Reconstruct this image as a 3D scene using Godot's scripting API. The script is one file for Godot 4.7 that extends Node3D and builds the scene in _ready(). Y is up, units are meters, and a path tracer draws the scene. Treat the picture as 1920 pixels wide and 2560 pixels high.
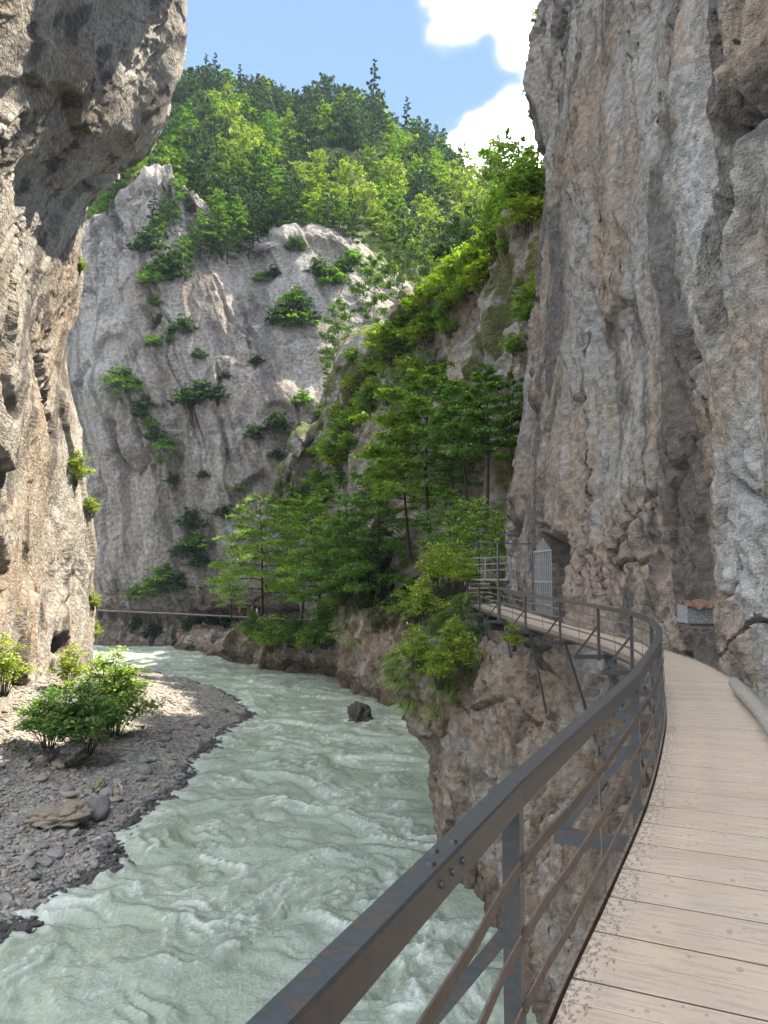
extends Node3D
# A river gorge: limestone walls, a milky river, a gravel bank, woods above, and a boardwalk bolted to the rock.

var M := {}
var rng := RandomNumberGenerator.new()
var grids := {}
var taken := {}

func _ready() -> void:
	rng.seed = 7
	make_view()
	make_materials()
	make_setting()
	make_river()
	make_walkway()
	make_woods()
	make_details()

# ------------------------------------------------------------------ view and light
func make_view() -> void:
	var cam := Camera3D.new()
	cam.name = "camera"
	add_child(cam)
	cam.position = Vector3(0, 12.5, 0)
	cam.rotation_degrees.x = 4.61
	cam.fov = 67.3
	cam.near = 0.05
	cam.far = 2000.0
	cam.current = true
	var sun := DirectionalLight3D.new()
	sun.name = "sun"
	add_child(sun)
	sun.look_at_from_position(Vector3(0.475, 0.87, -0.21) * 100.0, Vector3.ZERO)
	sun.light_energy = 1.6
	sun.light_color = Color(1.0, 0.94, 0.84)
	sun.light_angular_distance = 0.6
	sun.shadow_enabled = true
	var e := Environment.new()
	e.background_mode = Environment.BG_SKY
	var sky := Sky.new()
	var pm := PanoramaSkyMaterial.new()
	pm.panorama = sky_image()
	sky.sky_material = pm
	e.sky = sky
	e.tonemap_mode = Environment.TONE_MAPPER_LINEAR
	e.tonemap_exposure = 3.35
	e.fog_enabled = true
	e.fog_density = 0.00014
	e.fog_light_color = Color(0.80, 0.88, 1.0)
	e.sdfgi_enabled = true
	e.ssao_enabled = true
	e.ssil_enabled = true
	var w := WorldEnvironment.new()
	w.name = "world_environment"
	w.environment = e
	add_child(w)

func sky_image() -> ImageTexture:
	# blue air with broken fair-weather cumulus all round
	var w := 2048
	var h := 1024
	var img := Image.create(w, h, false, Image.FORMAT_RGBF)
	var n1 := fnl(3, FastNoiseLite.TYPE_SIMPLEX, 1.15, 5)
	var n2 := fnl(9, FastNoiseLite.TYPE_SIMPLEX, 4.0, 5)
	var blobs := [[Vector3(0.19, 0.572, -1.0), 0.085, 1.0], [Vector3(0.115, 0.562, -1.0), 0.058, 0.9], [Vector3(0.25, 0.60, -1.0), 0.085, 1.0], [Vector3(0.21, 0.81, -1.0), 0.05, 0.5], [Vector3(0.10, 0.82, -1.0), 0.06, 0.4], [Vector3(0.185, 0.725, -1.0), 0.034, 0.4], [Vector3(0.27, 0.77, -1.0), 0.055, 0.6]]
	for y in h:
		var el := (0.5 - (y + 0.5) / h) * PI
		var se := sin(el)
		for x in w:
			# column 0 looks along -z
			var az := (x + 0.5) / w * TAU
			var d := Vector3(sin(az) * cos(el), se, -cos(az) * cos(el))
			var t := pow(clampf(1.0 - maxf(se, 0.0), 0.0, 1.0), 1.6)
			var c := Color(0.09, 0.165, 0.295).lerp(Color(0.21, 0.275, 0.365), t)
			var cover := 0.0
			var dq := Vector3(d.x, d.y * 1.7, d.z)
			var base := n1.get_noise_3dv(dq * 1.6)
			var fine := n2.get_noise_3dv(dq * 1.5)
			var amt := base * 1.5 + fine * 0.30 - 0.12
			# the part of the sky over the valley is clear but for the clouds seen there
			var ahead := d.dot(Vector3(0.0, 0.5, -0.866))
			var clear := smoothstep(0.80, 0.93, ahead)
			amt = lerpf(amt, -0.6, clear)
			for b in (blobs if ahead > 0.7 else []):
				var bd: Vector3 = b[0]
				var g: float = acos(clampf(d.dot(bd.normalized()), -1.0, 1.0)) / float(b[1])
				var add: float = (1.0 - g) * float(b[2]) + fine * (0.45 + 0.2 / float(b[2])) * float(b[2])
				amt = maxf(amt, add * 0.6)
			cover = smoothstep(-0.02, 0.2, amt)
			var body := clampf(amt * 1.5, 0.0, 1.0)
			var cc := Color(0.30, 0.325, 0.36).lerp(Color(4.0, 4.0, 4.0), smoothstep(0.05, 0.55, body))
			if el < -0.02:
				c = Color(0.14, 0.15, 0.13)
				cover = 0.0
			c = c.lerp(cc, cover)
			img.set_pixel(x, y, c)
	return ImageTexture.create_from_image(img)

# ------------------------------------------------------------------ small helpers
func fnl(sd: int, type: int, freq: float, oct := 1, frac := FastNoiseLite.FRACTAL_FBM) -> FastNoiseLite:
	var n := FastNoiseLite.new()
	n.seed = sd
	n.noise_type = type
	n.frequency = freq
	if oct > 1:
		n.fractal_type = frac
		n.fractal_octaves = oct
	else:
		n.fractal_type = FastNoiseLite.FRACTAL_NONE
	return n

func numbered(called: String) -> String:
	if not taken.has(called):
		taken[called] = 0
		return called
	taken[called] += 1
	return "%s_%03d" % [called, taken[called]]

func tag(o: Node, label: String, category: String, group := "", kind := "") -> Node:
	o.set_meta("label", label)
	o.set_meta("category", category)
	if group != "":
		o.set_meta("group", group)
	if kind != "":
		o.set_meta("kind", kind)
	return o

func thing(called: String, label: String, category: String, at := Vector3.ZERO, group := "", kind := "") -> Node3D:
	var o := Node3D.new()
	o.name = numbered(called)
	add_child(o)
	o.position = at
	tag(o, label, category, group, kind)
	return o

func part(called: String, mesh: Mesh, mat: Material, parent: Node, at := Vector3.ZERO) -> MeshInstance3D:
	var o := MeshInstance3D.new()
	o.name = called
	o.mesh = mesh
	o.material_override = mat
	parent.add_child(o, true)
	o.position = at
	return o

func solo(called: String, mesh: Mesh, mat: Material, label: String, category: String, at := Vector3.ZERO, group := "", kind := "") -> MeshInstance3D:
	var o := MeshInstance3D.new()
	o.name = numbered(called)
	o.mesh = mesh
	o.material_override = mat
	add_child(o)
	o.position = at
	tag(o, label, category, group, kind)
	return o

func lin(r: float, g: float, b: float) -> Color:
	return Color(r, g, b).linear_to_srgb()

func mat(c: Color, rough := 0.8, metal := 0.0) -> StandardMaterial3D:
	# c is a linear base colour
	var m := StandardMaterial3D.new()
	m.albedo_color = c.linear_to_srgb()
	m.roughness = rough
	m.metallic = metal
	return m

func arrays_mesh(v: PackedVector3Array, n: PackedVector3Array, c: PackedColorArray, idx: PackedInt32Array, uv := PackedVector2Array()) -> ArrayMesh:
	var a := []
	a.resize(Mesh.ARRAY_MAX)
	a[Mesh.ARRAY_VERTEX] = v
	a[Mesh.ARRAY_NORMAL] = n
	if c.size() > 0:
		a[Mesh.ARRAY_COLOR] = c
	if uv.size() > 0:
		a[Mesh.ARRAY_TEX_UV] = uv
	a[Mesh.ARRAY_INDEX] = idx
	var m := ArrayMesh.new()
	m.add_surface_from_arrays(Mesh.PRIMITIVE_TRIANGLES, a)
	return m

# A grid runs left to right and bottom to top as seen from its outside.
func grid_normals(v: PackedVector3Array, nu: int, nv: int) -> PackedVector3Array:
	var n := PackedVector3Array()
	n.resize(v.size())
	for j in nv:
		var j0 := maxi(j - 1, 0) * nu
		var j1 := mini(j + 1, nv - 1) * nu
		var row := j * nu
		for i in nu:
			var a: Vector3 = v[row + mini(i + 1, nu - 1)] - v[row + maxi(i - 1, 0)]
			var b: Vector3 = v[j1 + i] - v[j0 + i]
			n[row + i] = a.cross(b).normalized()
	return n

func grid_index(nu: int, nv: int) -> PackedInt32Array:
	var idx := PackedInt32Array()
	idx.resize((nu - 1) * (nv - 1) * 6)
	var k := 0
	for j in nv - 1:
		for i in nu - 1:
			var a := j * nu + i
			idx[k] = a
			idx[k + 1] = a + nu
			idx[k + 2] = a + nu + 1
			idx[k + 3] = a
			idx[k + 4] = a + nu + 1
			idx[k + 5] = a + 1
			k += 6
	return idx

func spline(a: Vector3, b: Vector3, c: Vector3, d: Vector3, t: float) -> Vector3:
	return b.cubic_interpolate(c, a, d, t)

# Smooth sheet through rows of control points (bottom to top), nu by nv vertices.
func sheet(rows: Array, nu: int, nv: int) -> PackedVector3Array:
	var nr := rows.size()
	var wide := []
	for r in rows:
		var p := PackedVector3Array()
		p.resize(nu)
		var n: int = r.size()
		for i in nu:
			var f := float(i) / (nu - 1) * (n - 1)
			var k := mini(int(f), n - 2)
			p[i] = spline(r[maxi(k - 1, 0)], r[k], r[k + 1], r[mini(k + 2, n - 1)], f - k)
		wide.append(p)
	var out := PackedVector3Array()
	out.resize(nu * nv)
	for j in nv:
		var f := float(j) / (nv - 1) * (nr - 1)
		var k := mini(int(f), nr - 2)
		var t := f - k
		var a: PackedVector3Array = wide[maxi(k - 1, 0)]
		var b: PackedVector3Array = wide[k]
		var c: PackedVector3Array = wide[k + 1]
		var d: PackedVector3Array = wide[mini(k + 2, nr - 1)]
		for i in nu:
			out[j * nu + i] = spline(a[i], b[i], c[i], d[i], t)
	return out

func box_into(st: SurfaceTool, a: Vector3, x: Vector3, y: Vector3, z: Vector3) -> void:
	# a box centred at a with half axes x, y, z (right-handed)
	var f := [[x, y, z], [-x, z, y], [y, z, x], [-y, x, z], [z, x, y], [-z, y, x]]
	for q in f:
		var n: Vector3 = q[0]
		var s: Vector3 = q[1]
		var t: Vector3 = q[2]
		st.set_normal(n.normalized())
		var p := [a + n - s - t, a + n - s + t, a + n + s + t, a + n + s - t]
		for k in [0, 1, 2, 0, 2, 3]:
			st.add_vertex(p[k])

func begin() -> SurfaceTool:
	var st := SurfaceTool.new()
	st.begin(Mesh.PRIMITIVE_TRIANGLES)
	return st

func bar(st: SurfaceTool, a: Vector3, b: Vector3, w: float, h: float, side := Vector3.UP) -> void:
	# a bar from a to b, w wide across and h along the direction nearest to side
	var d := (b - a) * 0.5
	var f := d.normalized()
	var r := f.cross(side).normalized()
	var u := r.cross(f).normalized()
	box_into(st, (a + b) * 0.5, r * w * 0.5, u * h * 0.5, -d)

func bar_mesh(a: Vector3, b: Vector3, w: float, h: float, side := Vector3.UP) -> ArrayMesh:
	var st := begin()
	bar(st, a, b, w, h, side)
	return st.commit()

# A tapering tube through points with a radius each.
func tube_arrays(pts: Array, rad: Array, sides: int, v: PackedVector3Array, n: PackedVector3Array, c: PackedColorArray, idx: PackedInt32Array, col: Color) -> void:
	var base := v.size()
	var ref := Vector3(0.31, 0.2, 0.93)
	for k in pts.size():
		var f: Vector3 = (pts[mini(k + 1, pts.size() - 1)] - pts[maxi(k - 1, 0)]).normalized()
		var r := f.cross(ref).normalized()
		var u := r.cross(f)
		for s in sides:
			var a := TAU * s / sides
			var o := r * cos(a) + u * sin(a)
			v.append(pts[k] + o * float(rad[k]))
			n.append(o)
			c.append(col)
	for k in pts.size() - 1:
		for s in sides:
			var a := base + k * sides + s
			var b := base + k * sides + (s + 1) % sides
			idx.append_array([a, b, a + sides, b, b + sides, a + sides])

func tube_mesh(pts: Array, rad: Array, sides: int, col := Color.WHITE) -> ArrayMesh:
	var v := PackedVector3Array()
	var n := PackedVector3Array()
	var c := PackedColorArray()
	var idx := PackedInt32Array()
	tube_arrays(pts, rad, sides, v, n, c, idx, col)
	return arrays_mesh(v, n, c, idx)

# ------------------------------------------------------------------ materials
func grain_image(sz: int, sd: int) -> Image:
	# mottled stone with fine speckle and thin veins
	var pa := fnl(sd, FastNoiseLite.TYPE_SIMPLEX, 0.012, 5).get_seamless_image(sz, sz).get_data()
	var vn := fnl(sd + 3, FastNoiseLite.TYPE_SIMPLEX, 0.009, 4, FastNoiseLite.FRACTAL_RIDGED)
	vn.domain_warp_enabled = true
	vn.domain_warp_amplitude = 30.0
	vn.domain_warp_frequency = 0.012
	var pv := vn.get_seamless_image(sz, sz).get_data()
	var pb := fnl(sd + 5, FastNoiseLite.TYPE_SIMPLEX, 0.11, 3).get_seamless_image(sz, sz).get_data()
	var out := PackedByteArray()
	out.resize(pa.size())
	for k in pa.size():
		var x := 0.8 + (pa[k] / 255.0 - 0.5) * 0.42 + (pb[k] / 255.0 - 0.5) * 0.4 - smoothstep(0.8, 0.97, pv[k] / 255.0) * 0.3
		out[k] = int(clampf(x, 0.0, 1.0) * 255.0)
	var img := Image.create_from_data(sz, sz, false, Image.FORMAT_L8, out)
	img.convert(Image.FORMAT_RGB8)
	return img

func relief_image(sz: int, sd: int) -> Image:
	# broken rock: overlapping flakes, ridges, hairline cracks
	var pa := fnl(sd, FastNoiseLite.TYPE_SIMPLEX, 0.010, 6, FastNoiseLite.FRACTAL_RIDGED).get_seamless_image(sz, sz).get_data()
	var cn := fnl(sd + 1, FastNoiseLite.TYPE_CELLULAR, 0.026, 3)
	cn.cellular_return_type = FastNoiseLite.RETURN_DISTANCE
	cn.fractal_gain = 0.6
	cn.domain_warp_enabled = true
	cn.domain_warp_amplitude = 34.0
	cn.domain_warp_frequency = 0.011
	cn.domain_warp_fractal_octaves = 3
	var pb := cn.get_seamless_image(sz, sz).get_data()
	var pd := fnl(sd + 2, FastNoiseLite.TYPE_SIMPLEX, 0.05, 4).get_seamless_image(sz, sz).get_data()
	var out := PackedByteArray()
	out.resize(pa.size())
	for k in pa.size():
		out[k] = int(clampf((1.0 - pa[k] / 255.0) * 0.4 + (1.0 - pb[k] / 255.0) * 0.4 + pd[k] / 255.0 * 0.2, 0.0, 1.0) * 255.0)
	return Image.create_from_data(sz, sz, false, Image.FORMAT_L8, out)

func rock_material(grain: Texture2D, relief: Texture2D, metres: float, depth_cm: float, rough := 0.9) -> StandardMaterial3D:
	var m := StandardMaterial3D.new()
	m.vertex_color_use_as_albedo = true
	m.albedo_texture = grain
	m.roughness = rough
	m.metallic_specular = 0.3
	m.uv1_triplanar = true
	m.uv1_world_triplanar = true
	m.uv1_scale = Vector3.ONE / metres
	m.heightmap_enabled = true
	m.heightmap_texture = relief
	m.heightmap_scale = depth_cm
	return m

func make_materials() -> void:
	var grain := ImageTexture.create_from_image(grain_image(1024, 11))
	var relief := ImageTexture.create_from_image(relief_image(1024, 21))
	M.grain = grain
	M.relief = relief
	M.rock_near = rock_material(grain, relief, 4.6, 11.0)
	M.rock_mid = rock_material(grain, relief, 8.0, 24.0)
	M.rock_far = rock_material(grain, relief, 13.0, 50.0)
	M.soil = rock_material(grain, relief, 7.0, 14.0, 1.0)
	M.stone = rock_material(grain, relief, 1.3, 2.5, 0.75)
	M.leaf = StandardMaterial3D.new()
	M.leaf.vertex_color_use_as_albedo = true
	M.leaf.roughness = 0.55
	M.leaf.metallic_specular = 0.25
	M.leaf.backlight_enabled = true
	M.leaf.backlight = Color(0.75, 0.85, 0.35)
	M.leaf.cull_mode = BaseMaterial3D.CULL_DISABLED
	M.bark = StandardMaterial3D.new()
	M.bark.vertex_color_use_as_albedo = true
	M.bark.roughness = 0.95
	M.bark.albedo_texture = grain
	M.bark.uv1_triplanar = true
	M.bark.uv1_world_triplanar = true
	M.bark.uv1_scale = Vector3(1.5, 0.4, 1.5)
	print("materials ", Time.get_ticks_msec())

# ------------------------------------------------------------------ rock
func make_setting() -> void:
	var rows: Array
	# left wall, overhanging
	rows = [
		[Vector3(-29.23, 7.11, -28.60), Vector3(-28.60, 5.64, -36.40), Vector3(-27.52, 3.97, -45.24), Vector3(-25.49, 2.70, -52.00), Vector3(-27.36, 1.23, -59.80), Vector3(-28.43, -0.05, -66.56), Vector3(-29.20, -1.22, -72.80), Vector3(-29.36, -1.92, -76.50), Vector3(-31.25, -2.20, -81.00), Vector3(-37.75, -2.20, -86.00), Vector3(-59.75, -2.20, -90.00)],
		[Vector3(-30.53, 8.98, -29.70), Vector3(-29.87, 8.02, -37.80), Vector3(-28.75, 6.93, -46.98), Vector3(-26.62, 6.10, -54.00), Vector3(-28.35, 5.18, -61.80), Vector3(-29.26, 4.38, -68.56), Vector3(-29.88, 3.64, -74.80), Vector3(-29.93, 3.20, -78.50), Vector3(-31.81, 3.02, -83.00), Vector3(-38.31, 3.02, -88.00), Vector3(-60.31, 3.02, -92.00)],
		[Vector3(-31.30, 11.42, -30.25), Vector3(-30.63, 11.12, -38.50), Vector3(-29.48, 10.79, -47.85), Vector3(-27.30, 10.53, -55.00), Vector3(-28.96, 10.26, -62.50), Vector3(-29.84, 10.03, -69.00), Vector3(-30.45, 9.82, -75.00), Vector3(-30.51, 9.69, -78.50), Vector3(-32.40, 9.64, -83.00), Vector3(-38.90, 9.64, -88.00), Vector3(-60.90, 9.64, -92.00)],
		[Vector3(-32.06, 13.61, -30.80), Vector3(-31.37, 13.91, -39.20), Vector3(-30.19, 14.25, -48.72), Vector3(-27.96, 14.52, -56.00), Vector3(-29.38, 14.77, -63.20), Vector3(-30.06, 15.00, -69.44), Vector3(-30.49, 15.21, -75.20), Vector3(-30.40, 15.33, -78.50), Vector3(-32.29, 15.38, -83.00), Vector3(-38.79, 15.38, -88.00), Vector3(-60.79, 15.38, -92.00)],
		[Vector3(-32.26, 16.03, -30.80), Vector3(-31.56, 17.00, -39.20), Vector3(-30.38, 18.09, -48.72), Vector3(-28.13, 18.92, -56.00), Vector3(-29.68, 19.75, -63.20), Vector3(-30.50, 20.46, -69.44), Vector3(-31.06, 21.13, -75.20), Vector3(-31.07, 21.50, -78.50), Vector3(-32.97, 21.68, -83.00), Vector3(-39.47, 21.68, -88.00), Vector3(-61.47, 21.68, -92.00)],
		[Vector3(-32.42, 17.92, -30.80), Vector3(-31.72, 19.40, -39.20), Vector3(-30.53, 21.07, -48.72), Vector3(-28.27, 22.35, -56.00), Vector3(-29.93, 23.62, -63.20), Vector3(-30.86, 24.72, -69.44), Vector3(-31.55, 25.73, -75.20), Vector3(-31.65, 26.31, -78.50), Vector3(-33.56, 26.57, -83.00), Vector3(-40.06, 26.57, -88.00), Vector3(-62.06, 26.57, -92.00)],
		[Vector3(-32.55, 19.44, -30.80), Vector3(-31.84, 21.33, -39.20), Vector3(-30.65, 23.48, -48.72), Vector3(-28.38, 25.12, -56.00), Vector3(-30.18, 26.74, -63.20), Vector3(-31.26, 28.15, -69.44), Vector3(-32.09, 29.45, -75.20), Vector3(-32.30, 30.19, -78.50), Vector3(-34.23, 30.53, -83.00), Vector3(-40.73, 30.53, -88.00), Vector3(-62.73, 30.53, -92.00)],
		[Vector3(-32.68, 20.97, -30.80), Vector3(-31.97, 23.29, -39.20), Vector3(-30.77, 25.91, -48.72), Vector3(-28.49, 27.91, -56.00), Vector3(-30.47, 29.89, -63.20), Vector3(-31.75, 31.61, -69.44), Vector3(-32.78, 33.19, -75.20), Vector3(-33.15, 34.10, -78.50), Vector3(-35.09, 34.51, -83.00), Vector3(-41.59, 34.51, -88.00), Vector3(-63.59, 34.51, -92.00)],
		[Vector3(-32.24, 22.53, -30.25), Vector3(-31.54, 25.27, -38.50), Vector3(-30.35, 28.37, -47.85), Vector3(-28.11, 30.74, -55.00), Vector3(-30.11, 33.13, -62.20), Vector3(-31.41, 35.20, -68.44), Vector3(-32.45, 37.11, -74.20), Vector3(-32.83, 38.20, -77.50), Vector3(-34.77, 38.70, -82.00), Vector3(-41.27, 38.70, -87.00), Vector3(-63.27, 38.70, -91.00)],
		[Vector3(-31.78, 23.85, -29.70), Vector3(-31.09, 26.95, -37.80), Vector3(-29.92, 30.46, -46.98), Vector3(-27.71, 33.14, -54.00), Vector3(-29.56, 35.90, -61.20), Vector3(-30.69, 38.28, -67.44), Vector3(-31.55, 40.48, -73.20), Vector3(-31.78, 41.75, -76.50), Vector3(-33.71, 42.32, -81.00), Vector3(-40.21, 42.32, -86.00), Vector3(-62.21, 42.32, -90.00)],
		[Vector3(-30.72, 24.89, -28.60), Vector3(-30.06, 28.27, -36.40), Vector3(-28.93, 32.10, -45.24), Vector3(-26.79, 35.03, -52.00), Vector3(-28.75, 38.28, -59.50), Vector3(-29.91, 41.10, -66.00), Vector3(-30.79, 43.70, -72.00), Vector3(-31.02, 45.22, -75.50), Vector3(-32.94, 45.87, -80.00), Vector3(-39.44, 45.87, -85.00), Vector3(-61.44, 45.87, -89.00)],
		[Vector3(-29.64, 25.65, -27.50), Vector3(-29.00, 29.24, -35.00), Vector3(-27.91, 33.31, -43.50), Vector3(-25.85, 36.42, -50.00), Vector3(-27.92, 40.15, -57.80), Vector3(-29.13, 43.38, -64.56), Vector3(-30.02, 46.37, -70.80), Vector3(-30.25, 48.14, -74.50), Vector3(-32.17, 48.85, -79.00), Vector3(-38.67, 48.85, -84.00), Vector3(-60.67, 48.85, -88.00)],
		[Vector3(-29.12, 26.26, -26.95), Vector3(-28.49, 30.02, -34.30), Vector3(-27.42, 34.27, -42.63), Vector3(-25.40, 37.52, -49.00), Vector3(-27.34, 41.51, -56.80), Vector3(-28.40, 44.96, -63.56), Vector3(-29.13, 48.15, -69.80), Vector3(-29.23, 50.04, -73.50), Vector3(-31.14, 50.80, -78.00), Vector3(-37.64, 50.80, -83.00), Vector3(-59.64, 50.80, -87.00)],
		[Vector3(-28.60, 26.84, -26.40), Vector3(-27.98, 30.75, -33.60), Vector3(-26.93, 35.18, -41.76), Vector3(-24.94, 38.57, -48.00), Vector3(-26.48, 42.81, -55.80), Vector3(-27.05, 46.48, -62.56), Vector3(-27.27, 49.87, -68.80), Vector3(-26.95, 51.88, -72.50), Vector3(-28.83, 52.70, -77.00), Vector3(-35.33, 52.70, -82.00), Vector3(-57.33, 52.70, -86.00)],
		[Vector3(-28.06, 27.22, -25.85), Vector3(-27.45, 31.23, -32.90), Vector3(-26.42, 35.78, -40.89), Vector3(-24.47, 39.26, -47.00), Vector3(-25.54, 43.70, -54.80), Vector3(-25.55, 47.55, -61.56), Vector3(-25.18, 51.10, -67.80), Vector3(-24.39, 53.21, -71.50), Vector3(-26.22, 54.06, -76.00), Vector3(-32.72, 54.06, -81.00), Vector3(-54.72, 54.06, -85.00)],
		[Vector3(-27.53, 27.73, -25.30), Vector3(-26.94, 31.89, -32.20), Vector3(-25.93, 36.60, -40.02), Vector3(-24.01, 40.20, -46.00), Vector3(-24.71, 44.89, -53.80), Vector3(-24.27, 48.96, -60.56), Vector3(-23.42, 52.72, -66.80), Vector3(-22.25, 54.95, -70.50), Vector3(-24.04, 55.85, -75.00), Vector3(-30.54, 55.85, -80.00), Vector3(-52.54, 55.85, -84.00)],
		[Vector3(-27.07, 29.04, -24.75), Vector3(-26.49, 33.55, -31.50), Vector3(-25.49, 38.66, -39.15), Vector3(-23.61, 42.57, -45.00), Vector3(-24.01, 47.78, -52.80), Vector3(-23.21, 52.30, -59.56), Vector3(-21.96, 56.47, -65.80), Vector3(-20.46, 58.94, -69.50), Vector3(-22.22, 59.94, -74.00), Vector3(-28.72, 59.94, -79.00), Vector3(-50.72, 59.94, -83.00)],
		[Vector3(-26.61, 30.29, -24.20), Vector3(-26.03, 35.14, -30.80), Vector3(-25.05, 40.64, -38.28), Vector3(-23.20, 44.84, -44.00), Vector3(-23.44, 50.57, -51.80), Vector3(-22.41, 55.54, -58.56), Vector3(-20.93, 60.13, -64.80), Vector3(-19.22, 62.85, -68.50), Vector3(-20.97, 63.95, -73.00), Vector3(-27.47, 63.95, -78.00), Vector3(-49.47, 63.95, -82.00)],
		[Vector3(-26.11, 31.16, -23.65), Vector3(-25.54, 36.25, -30.10), Vector3(-24.58, 42.01, -37.41), Vector3(-22.77, 46.42, -43.00), Vector3(-22.94, 52.58, -50.80), Vector3(-21.80, 57.91, -57.56), Vector3(-20.19, 62.83, -63.80), Vector3(-18.38, 65.75, -67.50), Vector3(-20.11, 66.94, -72.00), Vector3(-26.61, 66.94, -77.00), Vector3(-48.61, 66.94, -81.00)],
		[Vector3(-25.09, 32.60, -22.55), Vector3(-24.54, 38.08, -28.70), Vector3(-23.62, 44.29, -35.67), Vector3(-21.88, 49.04, -41.00), Vector3(-21.73, 55.99, -48.80), Vector3(-20.17, 62.02, -55.56), Vector3(-18.08, 67.58, -61.80), Vector3(-15.86, 70.87, -65.50), Vector3(-17.55, 72.21, -70.00), Vector3(-24.05, 72.21, -75.00), Vector3(-46.05, 72.21, -79.00)],
		[Vector3(-23.56, 34.76, -20.90), Vector3(-23.05, 40.84, -26.60), Vector3(-22.18, 47.72, -33.06), Vector3(-20.54, 52.98, -38.00), Vector3(-18.75, 60.97, -45.50), Vector3(-15.20, 67.89, -52.00), Vector3(-10.99, 74.29, -58.00), Vector3(-7.07, 78.01, -61.50), Vector3(-8.58, 79.61, -66.00), Vector3(-15.08, 79.61, -71.00), Vector3(-37.08, 79.61, -75.00)],
		[Vector3(-22.72, 38.43, -19.80), Vector3(-22.23, 45.50, -25.20), Vector3(-21.39, 53.51, -31.32), Vector3(-19.81, 59.64, -36.00), Vector3(-16.54, 69.07, -43.20), Vector3(-11.19, 77.24, -49.44), Vector3(-5.09, 84.78, -55.20), Vector3(0.33, 89.10, -58.50), Vector3(-1.00, 91.07, -63.00), Vector3(-7.50, 91.07, -68.00), Vector3(-29.50, 91.07, -72.00)],
		[Vector3(-25.72, 41.43, -19.80), Vector3(-25.23, 48.50, -25.20), Vector3(-24.39, 56.51, -31.32), Vector3(-22.81, 62.64, -36.00), Vector3(-19.54, 72.07, -43.20), Vector3(-14.19, 80.24, -49.44), Vector3(-8.09, 87.78, -55.20), Vector3(-2.67, 92.10, -58.50), Vector3(-4.00, 94.07, -63.00), Vector3(-10.50, 94.07, -68.00), Vector3(-32.50, 94.07, -72.00)],
		[Vector3(-75.72, 47.43, -19.80), Vector3(-75.23, 54.50, -25.20), Vector3(-74.39, 62.51, -31.32), Vector3(-72.81, 68.64, -36.00), Vector3(-69.54, 78.07, -43.20), Vector3(-64.19, 86.24, -49.44), Vector3(-58.09, 93.78, -55.20), Vector3(-52.67, 98.10, -58.50), Vector3(-54.00, 100.07, -63.00), Vector3(-60.50, 100.07, -68.00), Vector3(-82.50, 100.07, -72.00)]]
	build_cliff("cliff_left", rows, 300, 620, M.rock_mid, {"seed": 101, "big": 0.7, "fb": 0.045, "flute": 0.3, "ff": 0.14, "tilt": 0.62, "block": 0.22, "fk": 0.16, "fine": 0.2, "fn": 0.5, "tan": 0.48, "dark": 0.8, "pits": 0.25, "ribs": 0.8, "rib_step": 4.6, "holes": [[Vector3(-26.98, 3.44, -59.00), Vector3(2.6, 1.9, 3.4), 5.0], [Vector3(-28.66, 6.18, -71.00), Vector3(2.0, 1.3, 3.0), 3.5], [Vector3(-27.55, 12.84, -56.00), Vector3(2.0, 3.0, 2.0), 2.0], [Vector3(-30.76, 28.28, -72.00), Vector3(2.0, 4.5, 2.2), 2.2], [Vector3(-30.79, 31.32, -70.00), Vector3(1.6, 4.0, 2.0), 2.0]], "sz": 0.9}, "overhanging pale limestone cliff rising from the gravel bank", "cliff")
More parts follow.
